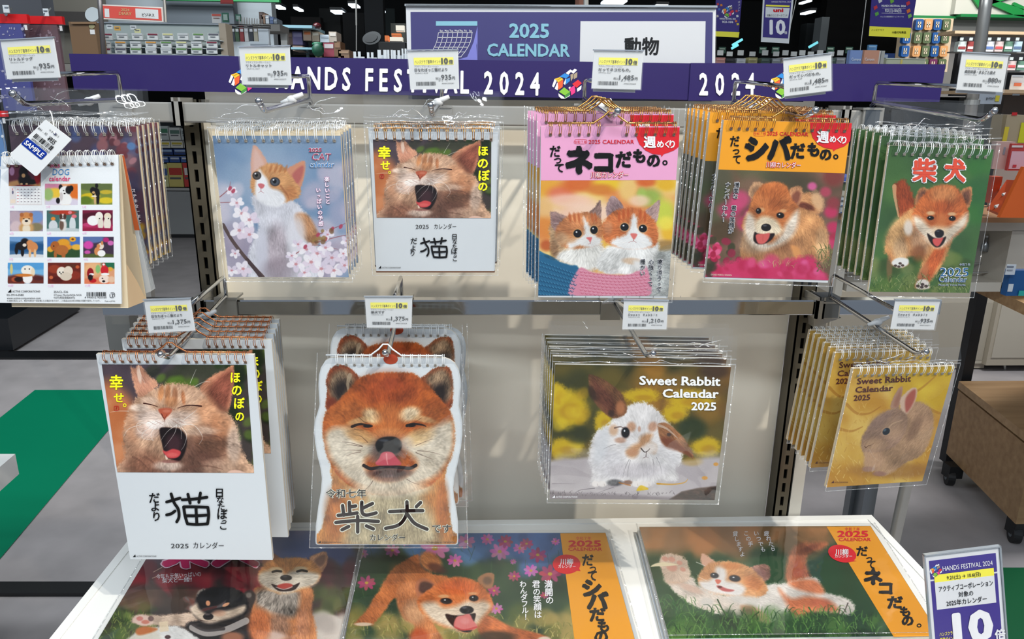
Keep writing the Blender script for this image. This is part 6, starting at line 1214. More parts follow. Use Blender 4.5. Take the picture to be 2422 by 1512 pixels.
brushline(c5,[('だ', 1738,334,28,.03,.85),('っ', 1741,356,22,.03,1),('て', 1743,377,24,.03,.9),('シ', 1790,352,64,.06,.95),('バ', 1844,352,62,.06,.95),('だ', 1887,357,40,.05,.9),('も', 1924,354,36,.055,.9),('の', 1953,365,32,.05,.95)],(1977,371,4.6))
halo(c5,[lambda B, ex, o: txt(B, '川柳カレンダー', 1812,395,15, m5,-1.2, bold=.0 + ex, off=o, fit=82)], M_inkw, RD, .07)
halo(c5,[col(m5, '満面な　君の笑顔が', 1743,437,13,13.7,.01,-1.8), col(m5, 'ナンバーわん！', 1722,437,13,13.7,.01,-1.8)], M_ink, M_inkw, .06)
c5.letters(ink('pale', (206,190,180)), lambda B, o: txt(B, '©YONEO MORITA / NOANOA', 1681,652,6, m5,-1.5, off=o, fit=50))
c5.film(.03,.03,.03,.02, seed=5, wavy=.0016)
stack(c5,[(-.0105,.018,.008),(-.012,.032,.009),(-.0145,.045,.010),(-.016,.058,.011),(-.017,.071,.012),(-.018,.084,.012)], 'sleeved orange-topped puppy calendar behind the front copy', 'orange puppy calendars behind')
# ---------------- green running puppy
c6 = Cal('wall_calendar', 'green running shiba puppy calendar with red title and white spiral, front copy', [(2104,344),(2350,353),(2292,693),(2055,690)],-.236, thick=.004, edge=M_cream)
c6.picture(art_run, 'photo of a running shiba puppy'); c6.coils(fr(12,.07,.93), M_wwire, M_holeg); m6 = c6.mp
RO = ink('vermilion', (196,70,50))
halo(c6,[lambda B, ex, o: K(B, m6, '柴', 2186,403,58, o, .03 + ex, 1.0,-1.5,.012), lambda B, ex, o: K(B, m6, '犬', 2258,403,56, o, .045 + ex, .9,-1.5,.012)], RO, M_inkw, .05)
c6.letters(M_ink, lambda B, o: txt(B, 'しばいぬ', 2240,401,9, m6, off=o, fit=34), off=.0018)
halo(c6,[lambda B, ex, o: txt(B, '2025', 2223,653,28, m6,-.5, bold=.0 + ex, off=o, fit=68), lambda B, ex, o: txt(B, 'Calendar', 2220,667,18, m6,-.5, bold=ex, off=o, fit=68), lambda B, ex, o: K(B, m6, '令和７年', 2282,626,6.5, o, ex), lambda B, ex, o: txt(B, 'Photo by Yoneo Morita', 2220,676,6, m6, bold=ex, off=o, fit=64)], ink('deep_blue', (22,84,128)), M_inkw, .04)
c6.film(.03,.03,.02,.03, header=.036, seed=6)
stack(c6,[(-.001,.018,.010),(-.0025,.032,.013),(-.004,.046,.014),(-.005,.060,.015),(-.006,.074,.016)], 'sleeved green running puppy calendar behind the front copy', 'green puppy calendars behind')
# ---------------- shiba face, die-cut
c8 = Cal('wall_calendar', 'die-cut calendar shaped around a smiling shiba face licking its nose, front copy', [(762,846),(1072,848),(1084,1288),(745,1288)],-.205, page=False)
cutB = [(690,404),(1712,406),(1760,424),(1800,455),(1832,510),(1848,580),(1850,660),(1842,750),(1834,830),(1852,910),(1866,1000),(1866,1090),(1852,1210),(1820,1360),(1792,1480),(1784,1570),(1792,1660),(1812,1760),(1826,1870),(1828,2040),(1824,2066),(1808,2076),(572,2076),(556,2068),(552,2040),(556,1900),(578,1730),(602,1590),(610,1480),(598,1390),(568,1270),(548,1150),(540,1040),(552,950),(575,880),(590,820),(584,740),(579,650),(584,560),(602,490),(640,430)]
cut = cc(600,740, cutB); m8 = c8.mp
B = MB(); B.prism([m8(x, y) for x, y in cut],(0,.0008,0)); B.build('cover_page', M_paper, c8.t)
B = MB(); B.prism([m8(x, y, -.0009) for x, y in cut],(0,.004,0)); B.build('page_block', M_edge, c8.t)
P8 = cc(600,740,[(585,455),(1840,455),(1830,2072),(560,2072)])
c8.picture(art_shiba, 'photo of a smiling shiba face', P8)
# trim the print outside the die-cut: rebuild it as the inner outline with matching uv
_pp = [o for o in c8.t.children if o.name.startswith('printed_picture')][0]
_m = _pp.data.materials[0]; bpy.data.objects.remove(_pp)
inner = [(x, y) for x, y in cutB]; cx_, cy_ = 1200,1260
inn = [(cx_ + (x - cx_) * .985, min(cy_ + (y - cy_) * .992,2070)) for x, y in inner]; inn = [(x, max(y, 456)) for x, y in inn]
Bq = MB(); ip = cc(600,740, inn)
ctr = (600 + cx_ / 3.78,740 + cy_ / 3.78); x0_, x1_, y0_, y1_ = P8[0][0], P8[1][0], P8[0][1], P8[2][1]
def uvof(x, y):
    # invert the bilinear px quad
    v = (y - y0_) / (y1_ - y0_); xl = P8[0][0] + (P8[3][0] - P8[0][0]) * v; xr = P8[1][0] + (P8[2][0] - P8[1][0]) * v
    return ((x - xl) / (xr - xl),1 - v)
def uv3(x, y):
    P = m8(x, y); c = [m8(*p) for p in P8]; v = (c[0][2] - P[2]) / (c[0][2] - c[3][2]); xl = c[0][0] + (c[3][0] - c[0][0]) * v; xr = c[1][0] + (c[2][0] - c[1][0]) * v
    return ((P[0] - xl) / (xr - xl),1 - v)
rings = [1.0,.75,.5,.25]
for a_, b_ in zip(rings[:-1], rings[1:]):
    for i in range(len(ip)):
        j = (i + 1) % len(ip); q = []
        for k, s_ in ((i, a_),(j, a_),(j, b_),(i, b_)): q.append((ctr[0] + (ip[k][0] - ctr[0]) * s_, ctr[1] + (ip[k][1] - ctr[1]) * s_))
        Bq.uv[len(Bq.f)] = [uv3(*p) for p in q]; Bq.add([m8(x, y, .0004) for x, y in q],[(0,1,2,3)])
q = [(ctr[0] + (x - ctr[0]) * .25, ctr[1] + (y - ctr[1]) * .25) for x, y in ip]; Bq.uv[len(Bq.f)] = [uv3(*p) for p in q]; Bq.add([m8(x, y, .0004) for x, y in q],[tuple(range(len(q)))])
Bq.build('printed_picture', _m, c8.t, 'photo of a smiling shiba face')
c8.coils([(x / 3.78 - 162) / 310 for x in (748,825,898,970,1045,1115,1338,1410,1480,1552,1622,1695)], M_wwire, M_holeg, hanger=(.03,.92,.485,.015))
M_thumb = ink('thumb_hole', (160,60,34))
B = MB(); disc(B, 924,850,17,12, m8,.0008); B.build('thumb_notch', M_thumb, c8.t, 'round notch under the hanger')
halo(c8,[lambda B, ex, o: strokes(B, SHIBA, lambda x, y: (600 + x / 3.78,1112 + y / 3.78),8.2 + ex * 130, m8, o), lambda B, ex, o: txt(B, '令和七年', 771,1176,22, m8, bold=.01 + ex * 1.5, off=o, fit=95), lambda B, ex, o: txt(B, 'です', 1022,1259,22, m8, bold=.01 + ex * 1.5, off=o, fit=45), lambda B, ex, o: txt(B, 'カレンダー', 875,1278,17, m8, bold=.01 + ex * 1.5, off=o, fit=83)], ink('dark_brown', (22,8,10)), ink('rim_cream', (236,228,210)),.03)
footer(c8,752,1285,56, h=5); c8.letters(M_ink, lambda B, o: txt(B, '© Yoneo Morita / NOA NOA', 1008,1285,5.5, m8, off=o, fit=68))
c8.film(.035,.07,.03,.01, seed=8, wavy=.0022)
stack(c8,[(-.001,.085,.012),(.005,.112,.006)], 'die-cut shiba face calendar behind the front copy', 'shiba face calendars behind')
# ---------------- square white rabbit
c9 = Cal('wall_calendar', 'square calendar of a white and brown lop rabbit with yellow flowers, front copy', [(1313,862),(1729,868),(1690,1183),(1300,1180)],-.235, thick=.003)
c9.picture(art_rabbit, 'photo of a white and brown rabbit'); m9 = c9.mp; BS = ink('serif_white', (226,230,232)); SH = ink('serif_shadow', (92,76,34))
def serifs(B, s, x, y, h, m, off, fit, bold=.03, shear=0, ang=0):
    """heavy lettering with slab feet added under the stems"""
    txt(B, s, x, y, h, m, ang, bold=bold, off=off, fit=fit, shear=shear)
    v, f = glyphs(s, bold); lo, hi = v[:, 0].min(), v[:, 0].max(); k = fit / (hi - lo); ca, sa = math.cos(math.radians(ang)), math.sin(math.radians(ang))
    xs0 = sorted(set(np.round(v[np.abs(v[:, 1] + bold) < .012][:, 0],3)))
    used = []
    for a, b in zip(xs0[:-1], xs0[1:]):
        if .06 < b - a < .22:
            cx = ((a + b) / 2 - lo) * k; w = ((b - a) / 2 + .045) * k; q = [(cx - w, 0),(cx + w, 0),(cx + w, -.075 * h),(cx - w, -.075 * h)]
            q = [(p[0] + shear * -p[1], p[1]) for p in q]; shape(B, [(x + p[0] * ca + p[1] * sa, y + p[1] * ca - p[0] * sa + bold * h * .3) for p in q], m, off)
for mm, d, o_ in ((SH, 1.0,.0008),(BS, 0,.0012)):
    c9.letters(mm, lambda B, o: [serifs(B, 'Sweet Rabbit', 1512 + d, 910 + d, 29, m9, o, 192, ang=-.7), serifs(B, 'Calendar', 1567 + d, 940 + d, 28, m9, o, 133, ang=-.7), serifs(B, '2025', 1635 + d, 970 + d, 26, m9, o, 59, ang=-.7)], off=o_)
footer(c9,1306,1178,60, M_inkw, 6)
c9.film(.02,.02,.02,.02, header=.036, seed=9)
stack(c9,[(-.0015,.014,.006),(-.003,.026,.008),(-.0042,.038,.010),(-.0052,.050,.012),(-.006,.062,.013),(-.0065,.074,.014)], 'sleeved square white rabbit calendar behind the front copy', 'square rabbit calendars behind')
# ---------------- small yellow rabbit
c10 = Cal('wall_calendar', 'yellow calendar of a small brown rabbit with white spiral, front copy hanging tilted', [(2017,872),(2257,866),(2181,1138),(1953,1153)],-.242, thick=.004, edge=M_cream)
c10.picture(art_bunny, 'photo of a small brown rabbit on yellow fur'); c10.coils(fr(14,.06,.96), M_wwire, M_holeg); m10 = c10.mp
c10.letters(ink('serif_brown', (72,34,34)), lambda B, o: [serifs(B, 'Sweet Rabbit', 2027,909,20, m10, o, 128,.02,.12,3), serifs(B, 'Calendar', 2023,929,19, m10, o, 89,.02,.12,3), serifs(B, '2025', 2019,948,18, m10, o, 39,.02,.12,3)])
footer(c10,1966,1143,40, ink('serif_brown'),5)
c10.film(.02,.03,.03,.02, header=.02, seed=10)
stack(c10,[(-.0035,.042,.006),(-.0045,.055,.009),(-.006,.068,.011),(-.007,.081,.013),(-.008,.094,.015),(-.009,.107,.016)], 'sleeved yellow rabbit calendar behind the tilted front copy', 'yellow rabbit calendars behind')
# ---------------- dog calendars, far left, and the opened sample
c1 = Cal('wall_calendar', 'dark blossom dog calendar in a clear sleeve behind the opened sample', [(20,296),(322,299),(356,624),(60,630)],-.205, thick=.004, edge=M_cream)
c1.picture(art_blur, 'dark photo of blossom'); c1.coils(fr(14,.06,.95), M_wwire, M_holeg); m1 = c1.mp
c1.letters(PW, lambda B, o: col(m1, 'ステキな一年に', 316,451,10,12.2,.02,2.3)(B, 0, o))
c1.film(.03,.04,.03,.03, header=.034, seed=11)
stack(c1,[(.0005,.013,.001),(.001,.026,.002),(.0015,.039,.003),(.002,.052,.003)], 'sleeved dog calendar edge behind the dark blossom cover', 'dog calendars behind')
cs = Cal('desk_calendar', 'opened sample desk calendar showing twelve dog pictures, white price tag tied on', [(3,371),(280,366),(288,719),(-8,716)],-.268, thick=.0012)
cs.picture(art_sample, 'overview of the twelve month pictures'); cs.coils([(x / 3.78 - 3) / 277 for x in (65,137,210,283,356,430,490,565,637,710,782,855,927,996)], M_wwire, M_hole); ms = cs.mp
B = MB(); q = lambda x, y, Y: un(x, y, Y)
B.prism([q(2,370,-.264), q(284,366,-.264), q(303,729,-.262), q(28,726,-.262)],(0,.0015,0)); B.build('easel_board', M_cream, cs.t, 'cream easel board')
B = MB(); a, b, c_, d_ = q(150,368,-.262), q(287,366,-.262), q(346,712,-.205), q(303,729,-.262)
B.add([b, b + np.array([0,.0015,0]), c_, c_ + np.array([0,.0015,0]), un(250,712,-.205), un(250,712,-.205) + np.array([0,.0015,0]), a, a + np.array([0,.0015,0])],[(0,2,4,6),(1,7,5,3),(0,1,3,2),(2,3,5,4),(4,5,7,6),(6,7,1,0)]); B.build('easel_leg', M_cream, cs.t, 'slanting cream easel leg')
B = MB(); B.prism([d_, q(291,614,-.245), q(322,664,-.222), c_],(0,.0012,0)); B.build('easel_flap', mat('cream_dark', (214,186,150),.6), cs.t)
for k in range(4):
    B = MB(); B.prism([q(284,365,-.258 + k * .001), q(288 + k, 365,-.257), q(358 + k * 3,689 - k * 2,-.202 + k * .003), q(330,700,-.204 + k * .003)],(0,.0006,0)); B.build('turned_page', M_paper, cs.t)
B = MB(); B.prism([q(288,368,-.259), q(293,368,-.2585), q(330,545,-.236), q(318,545,-.236)],(0,.0004,0)); B.build('turned_picture', mat('turned_orange', (196,96,50),.4), cs.t)
cs.letters(ink('magenta', (206,60,110)), lambda B, o: [txt(B, '2025', 117,396,10, ms, off=o, bold=.03, fit=25), txt(B, 'calendar', 116,428,16, ms, bold=.01, off=o, fit=50)])
cs.letters(BL, lambda B, o: txt(B, 'DOG', 124,414,21, ms, off=o, fit=39, shear=.1))
cs.letters(ink('lilac_text', (222,168,206)), lambda B, o: [txt(B, '%d月' % (i + 1), x, y, 7, ms, off=o) for i, (x, y) in enumerate(((23,492),(109,492),(194,492),(22,555),(111,555),(195,554),(21,616),(112,617),(198,616),(18,678),(113,679),(200,678)))])
cs.letters(M_ink, lambda B, o: [shape(B, [(18,692),(26,684),(27,692)], ms, o), txt(B, 'ACTIVE CORPORATION®', 29,692,7, ms, off=o, fit=66), txt(B, '03-3914-0580', 16,700,6.5, ms, off=o, fit=40), txt(B, 'www.active-corporation.com', 16,707.5,6.5, ms, off=o, fit=80), txt(B, '25ACL-536', 127,693,7, ms, off=o, fit=34), txt(B, '©Yoneo Morita/NOA NOA', 127,700,6, ms, off=o, fit=66), txt(B, '935円(税抜価格850円)', 127,706.5,6, ms, off=o, fit=50), txt(B, '4 990012 925360', 200,706,6.5, ms, off=o, fit=52), txt(B, '＊法律の改正により、祝日や休日が一部変更になる場合があります。この製品は2024年3月現在の情報で製作しています。', 16,713.5,5, ms, off=o, fit=221), txt(B, 'Made in JAPAN', 248,714,4.5, ms, off=o, fit=24)])
B = MB(); barcode(B, 205,691,252,701, ms, .0009,5); B.build('barcode', M_ink, cs.t)
B = MB()
for p in ([(262,693),(269,693),(271,696),(271,702)],[(269,704),(262,704),(260,701),(260,696)],[(264,696),(268,696),(265,701),(268,701)]): stroke(B, p, 1.2, ms, .0009,5)
B.build('recycle_mark', M_ink, cs.t)
# sample tag
tq = [un(x, y, -.286) for x, y in ((107,283),(169,330),(85,418),(22,366))]; mt = quadmap(tq, 78,119)
t = thing('sample_tag', 'tilted white plastic SAMPLE tag with a barcode tied to the opened dog calendar', 'tag', un(95,350,-.286))
B = MB(); o8 = rounded([(0,0),(78,0),(78,119),(0,119)]); o8 = [(2,0),(76,0),(78,2),(78,116),(75,119),(3,119),(0,116),(0,2)]
B.prism([mt(x, y) for x, y in o8],(0,.0012,0)); B.build('tag_card', M_tag, t)
B = MB(); shape(B, [(3,59),(58,59),(61,62),(61,78),(58,81),(3,81),(0.5,78),(0.5,62)], mt, .0004); B.build('sample_label', ink('navy', (14,44,130)), t)
B = MB(); txt(B, 'SAMPLE', 5,75.5,16.5, mt, bold=.02, off=.0008, fit=52); B.build('white_lettering', M_inkw, t)
B = MB(); txt(B, 'HANDS', 25,15,7, mt, off=.0006, spacing=1.8, fit=27); txt(B, '841 - 32', 3,28,8, mt, off=.0006, fit=26); txt(B, '¥935', 36,35,17, mt, bold=.01, off=.0006, sx=.6); txt(B, '4990012925360', 10,58,8.5, mt, off=.0006, fit=52); barcode(B, 9,38,62,50, mt, .0006,9,24); B.build('tag_lettering', M_ink, t)
B = MB(); disc(B, 41,12,3.2,3.2, mt, .0008); B.build('eyelet', ink('eyelet', (70,72,96)), t)
B = MB(); B.tube([mt(41,12,.001), un(126,290,-.28), un(122,270,-.262), un(118,262,-.255)],.0006,5); B.build('tag_string', M_stop, t)
# ---------------- large flat calendars on the table
def flat(px, art, label, Z, n, grp, off1):
    c = Cal('wall_calendar', label, px, Z, horiz=True, thick=.0035); c.picture(art, None)
    base = np.array(c.t.location)
    for k in range(1, n + 1): copy_thing(c.t, base + np.array([off1[0] * k, off1[1] * k, -.0052 * k]), 'large flat calendar lying under the ' + grp + ', ' + ('uppermost of them' if k == 1 else 'lowest'), 'calendars under the ' + grp, ('cover_page', 'page_block'))
    return c
f1 = flat([(386,1256),(862,1256),(800,1530),(222,1530)], art_duo, 'large flat calendar of a black and a ginger shiba puppy, left of the table', ZT + .012,2, 'two-puppy calendar', (.001,.001))
k1 = f1.mp
halo(f1,[lambda B, ex, o: K(B, k1, '柴', 438,1302,84, o, .05 + ex, 1.3,0,.01,-.2), lambda B, ex, o: K(B, k1, '犬', 556,1300,84, o, .05 + ex, 1.3,0,.01,-.2)], ink('rose', (196,36,96)), ink('rim_pink', (226,190,206)),.03)
f1.letters(M_inkw, lambda B, o: [txt(B, '今年も元気いっぱいの', 370,1370,13, k1,4, off=o, fit=106), txt(B, '柴犬と一緒!!', 384,1379,13, k1,3, off=o, fit=70)])
f2 = flat([(866,1263),(1432,1261),(1506,1530),(812,1530)], art_cosmos, 'large flat calendar of a bowing ginger shiba among cosmos, middle of the table', ZT + .012,2, 'bowing shiba calendar', (.004,-.002))
k2 = f2.mp
B = MB(); shape(B, [(1325,1262),(1432,1261),(1506,1530),(1361,1530)], k2,.0006); B.build('title_band', OG, f2.t, 'orange title band')
def bubble(c, x, y, rx, ry, rot=0):
    B = MB(); t_ = math.radians(rot); P = [(x + rx * math.cos(a) * math.cos(t_) - ry * math.sin(a) * math.sin(t_), y + rx * math.cos(a) * math.sin(t_) + ry * math.sin(a) * math.cos(t_)) for a in np.linspace(.75,2 * math.pi + .45,30)]
    P.append((x + rx * 1.02, y + ry * .72 + rot * .2)); shape(B, P, c.mp, .0010); B.build('speech_bubble_print', RD, c.t, 'red speech bubble')
bubble(f2,1340,1335,33,23)
def heads(c, m, x0, x1, y1, y2, y3, y0):
    c.letters(RD, lambda B, o: [txt(B, '令和７年', x0 + 18, y0,8.5, m, off=o, fit=36), txt(B, '2025', x0, y1,20, m, bold=.04, off=o, fit=x1 - x0 - 2), txt(B, 'CALENDAR', x0 + (4 if y2 < 1290 else 0), y2,11, m, bold=.02, off=o, fit=x1 - x0)], off=.001)
heads(f2, k2,1344,1424,1293,1303,0,1277)
f2.letters(M_inkw, lambda B, o: [K(B, k2, '川柳', 1340,1329,16, o + .0006,.02), K(B, k2, 'カレンダー', 1341,1340,8.5, o + .0006,.01)] + [(col(k2, s, x, y, h, st, .02, dx))(B, 0, o) for s, x, y, h, st, dx in (('満開の', 1297,1382,20,19,1.5),('君の笑顔は', 1268,1382,19,18,1.2),('わんダフル！', 1237,1382,17,15.5,1.3))])
f2.letters(M_ink, lambda B, o: [K(B, k2, ch, x, y, h, o, b, sx, rough=.018) for ch, x, y, h, b, sx in (('だ', 1390,1325,30,.035,.95),('っ', 1402,1344,24,.03,.9),('て', 1401,1362,28,.035,.9),('シ', 1400,1391,46,.06,1.1),('バ', 1414,1422,46,.06,1.15),('だ', 1413,1454,36,.05,1.1),('も', 1427,1481,32,.05,1),('の', 1422,1506,36,.05,1))], label='brush-style black title')
f3 = flat([(1512,1247),(2059,1245),(2224,1505),(1583,1512)], art_paw, 'large flat calendar of a ginger kitten raising its paw, right of the table', ZT + .014,2, 'paw-raising kitten calendar', (-.003,-.001))
k3 = f3.mp
B = MB(); shape(B, [(1955,1246),(2059,1245),(2224,1505),(2114,1507)], k3,.0006); B.build('title_band', OG, f3.t, 'orange title band')
bubble(f3,1992,1310,34,20,14); heads(f3, k3,1980,2056,1270,1280,0,1255)
f3.letters(M_inkw, lambda B, o: [K(B, k3, '川柳', 1991,1306,16, o + .0006,.02), K(B, k3, 'カレンダー', 1995,1316,8.5, o + .0006,.01)] + [(col(k3, s, x, y, h, st, .01, dx))(B, 0, o) for s, x, y, h, st, dx in (('貸しますよ', 1739,1263,13,12,4.2),('この手', 1765,1262,13,12.5,5),('いつでも', 1789,1262,13,12.5,5.2),('疲れたら', 1813,1262,13,12,5.2))])
f3.letters(M_ink, lambda B, o: [K(B, k3, ch, x, y, h, o, b, sx, rough=.018) for ch, x, y, h, b, sx in (('だ', 2039,1304,26,.035,1.1),('っ', 2056,1321,20,.03,1),('て', 2061,1336,24,.035,1),('ネ', 2065,1365,40,.06,1.2),('コ', 2095,1391,34,.06,1.2),('だ', 2117,1425,32,.05,1.2),('も', 2141,1447,26,.05,1.1),('の', 2147,1468,28,.05,1.1))] + [stroke(B, [(2174 + 4.5 * math.cos(k),1480 + 3.5 * math.sin(k)) for k in np.linspace(0,6.28,9)],2.6, k3, o)], label='brush-style black title')
for c in (f1, f2, f3): c.film(.015,.02,.01,.0, seed=int(c.pos * 1000), wavy=.0006, m=M_filmf)
# ---------------- purple sign clipped to the table front
pq = [un(x, y, Y) for x, y, Y in ((2188,1318,-.40),(2362,1297,-.40),(2384,1590,-.42),(2212,1612,-.42))]; mg = quadmap(pq, 174,300)
t = thing('campaign_sign', 'purple HANDS FESTIVAL sign in a clear holder with a big white 10, lower right corner', 'sign', (pq[2] + pq[3]) / 2)
B = MB(); B.prism(pq, (0,.002,0)); B.build('sign_card', mat('card_white', (220,222,226),.5, var=0), t)
B = MB(); rect(B, 8,10,166,54, mg); rect(B, 8,58,166,292, mg); B.build('purple_print', M_sgp if False else mat('sign_violet', (58,44,130),.4, var=.02, gain=1.1), t)
B = MB(); rect(B, 17,44,158,62, mg, .0006); B.build('yellow_band', M_yel, t)
B = MB(); rect(B, 17,62,158,127, mg, .0006); B.build('white_field', mat('card_white', (220,222,226),.5, var=0), t)
B = MB(); txt(B, 'HANDS FESTIVAL 2024', 38,37,16, mg, bold=.005, off=.0008, fit=118); txt(B, '10', 50,212,100, mg, bold=.045, off=.0008, fit=96); txt(B, '倍', 148,214,26, mg, bold=.03, off=.0008); B.build('white_lettering', M_inkw, t)
B = MB(); txt(B, '9.21(土) → 10.6(日)', 46,58,11.5, mg, bold=.01, off=.001, fit=80); txt(B, 'アクティブコーポレーション', 25,84,15, mg, bold=.01, off=.001, fit=128); txt(B, '対象の', 70,102,14, mg, bold=.01, off=.001, fit=35); txt(B, '2025年カレンダー', 40,120,15, mg, bold=.01, off=.001, fit=96); B.build('black_lettering', M_ink, t)
B = MB(); txt(B, 'ハンズクラブ', 18,190,10, mg, bold=.01, off=.0008, fit=38); txt(B, '基準ポイント', 18,203,10, mg, bold=.01, off=.0008, fit=38); B.build('yellow_lettering', M_yel, t)
lc = [mg(22,37), ]; logo(t, lambda x, y, o=0: mg(22 + (x - 1342) * .42,34 + (y - 198) * .42, o),1342,198)
B = MB(); B.quad(mg(-4,-6,.002), mg(178,-6,.002), mg(178,300,.002), mg(-4,300,.002)); B.build('clear_holder', M_acr, t)
M_ae = mat('acrylic_edge', (170,178,186),.12,.3, var=0)
for nm, q in (('holder_edge', ((-4,-6),(178,-6),(178,-3),(-4,-3))),('holder_edge', ((175,-6),(178,-6),(178,300),(175,300))),('holder_edge', ((-4,-6),(-1,-6),(-1,300),(-4,300)))):
    B = MB(); B.prism([mg(x, y, .002) for x, y in q],(0,.004,0)); B.build(nm, M_ae, t)
# ================================================================ SHOP BEHIND THE RACK
def Yf(px, py): return float(unz(px, py, 0)[1])
_n = [0]
def cm(c, rough=.5, **k): return mat('col_%d_%d_%d' % tuple(c), c, rough, var=.04, **k)
def item(name, label, cat, r, Y, d, col, prints=(), group=None, part='body', m=None, text=()):
    """a thing: body box whose front fills px rect r at depth Y; prints = (px rect, colour, part name)"""
    x0, y0, x1, y1 = r; base = un((x0 + x1) / 2, y1, Y)
    t = thing(name, label, cat, base, group)
    B = MB(); B.pbox(x0, y0, x1, y1, Y, d); B.build(part, m or cm(col), t)
    k = 0
    for pr, pc, pn in prints:
        k += 1; B = MB(); B.pbox(*pr, Y - .0015 * k - .001,.0015); B.build(pn, cm(pc), t)
    for (s, x, y, h, w, pc) in text:
        B = MB(); txt(B, s, x, y, h, vplane(Y - .0015 * k - .002), off=.001, fit=w, bold=.01); B.build('lettering', mat('col_%d_%d_%d' % tuple(pc), pc, .5, var=.04), t)
    return t
W_ = (222,224,226)
# -- left: seasonal packs with red headers
def pack(px, Y, head, label, cols, seed):
    x0, y0, x1, y1 = px; t = thing('hanging_pack', label, 'package', un((x0 + x1) / 2, y1, Y), 'red-topped packs at far left')
    B = MB(); B.pbox(x0, head, x1, y1, Y, .008); B.build('pack_body', cm(cols[0]), t)
    B = MB(); B.pbox(x0 - 2, y0, x1 - 2, head, Y - .002,.01); B.build('header_card', cm((196,26,30),.35), t, 'red header card')
    R = random.Random(seed); B = MB()
    for _ in range(60):
        a, b, w, h = R.uniform(x0 + 3, x1 - 5), R.uniform(head + 6, y1 - 6), R.uniform(2,9), R.uniform(2,8); disc(B, a, b, w / 2, h / 2, vplane(Y),.0006 + R.uniform(0,.0006),9)
    B.build('pack_print', cm(cols[1]), t, kind='stuff')
    B = MB(); B.pbox(x1 - 8, head + 4, x1 - 2, head + 16, Y - .003,.001); B.build('price_sticker', cm(W_), t)
    B = MB(); B.quad(un(x0 - 2, head, Y - .006), un(x1 + 3, head, Y - .006), un(x1 + 4, y1 + 6, Y - .006), un(x0 - 2, y1 + 6, Y - .006)); B.build('clear_sleeve', M_film, t)
pack((-8,33,66,262),.52,55, 'blue snowy pack with a red header hanging at the far left edge', ((62,66,132),(150,150,176)),1)
pack((70,38,149,262),.56,57, 'dark crimson pack with a red header hanging right of the blue one', ((96,70,78),(132,110,122)),2)
pack((-40,262,14,470),.42,276, 'pale blue pack below the blue snowy pack at the left edge', ((90,130,180),(206,216,226)),3)
for x in (14,106):
    B = MB(); B.tube([un(x + 12,20,.8), un(x, 34,.5)],.003,6); t = B.build('wire_peg', M_chrome, top='hook'); t['label'] = 'thin wire peg above the %s red-topped pack' % ('blue' if x == 14 else 'crimson')
    item('peg_ticket', 'small white ticket on the peg above the %s red-topped pack' % ('blue' if x == 14 else 'crimson'), 'price tag', (x - 7 if x == 14 else x - 4,12 if x == 14 else 20, x + 7 if x == 14 else x + 8,30 if x == 14 else 38),.5,.002,(196,204,210),[((x - 4,16 if x == 14 else 24, x + 5,18 if x == 14 else 26),(120,130,140), 'ticket_line')], part='ticket')
t = item('paper_bag', 'brown kraft paper bag with round sticker and white tag beside the DIARY sign', 'bag', (169,52,230,150),1.1,.05,(118,92,66),[((213,70,224,81), W_, 'white_tag')])
B = MB(); disc(B, 217,62,7,6, vplane(1.098),.001); B.build('round_sticker', cm((150,146,110)), t); 
B = MB(); B.prism([un(x, y, 1.095) for x, y in ((169,52),(230,52),(228,57),(170,57))],(0,-.004,0)); B.build('folded_top', cm((134,106,78)), t)
t = thing('round_sign', 'plain white round sign standing left of the red DIARY sign', 'sign', un(218,52,1.3))
B = MB(); B.prism([un(218 + 17 * math.cos(a),34 + 17 * math.sin(a),1.3) for a in np.linspace(0,6.28,33)[:-1]],(0,.006,0)); B.build('disc_face', cm((216,226,230)), t)
B = MB(); B.tube([un(218,50,1.31), un(219,120,1.31)],.004,6); B.build('stem', M_satin, t)
t = thing('support_pole', 'thin grey pole rising behind the left end of the purple banner', 'pole', un(246,135,.75))
B = MB(); B.tube([un(230,-80,.75), un(246,140,.75)],.0055,8); B.build('pole', mat('pole_grey', (112,110,112),.35,.5, var=0), t, smooth=True)
B = MB(); B.tube([un(232.5,-60,.745), un(233,-52,.745)],.008,8); B.build('pole_collar', M_satin, t)
Yd = .9; md = vplane(Yd)
t = thing('diary_sign', 'red sign with white frame reading 2024 DIARY and business in Japanese', 'sign', un(312,50, Yd))
B = MB(); B.prism([md(238,10), md(384,17), md(386,52), md(241,45)],(0,.004,0)); B.build('sign_frame', cm((222,214,208)), t)
B = MB(); shape(B, [(241,13),(381,20),(383,49),(243,42)], md, .001); B.build('red_print', cm((196,72,62), gain=1.2), t)
B = MB(); shape(B, [(320,20),(374,23),(375,45),(321,42)], md, .0016); shape(B, [(247,20),(258,21),(259,41),(248,40)], md, .0016); B.build('white_field', cm((214,218,220)), t)
B = MB(); txt(B, 'ビジネス', 336,38,8.5, md, -2.5, bold=.02, off=.002, fit=29); B.build('black_lettering', M_ink, t)
B = MB(); txt(B, '2024', 286,26,9, md, -2.5, bold=.02, off=.002, fit=20); txt(B, 'DIARY', 281,35,10, md, -2.5, bold=.02, off=.002, fit=30); B.build('cream_lettering', cm((206,170,120)), t)
B = MB(); B.tube([un(386,-40,.91), un(392,52,.91)],.0035,6); B.build('sign_post', M_satin, t)
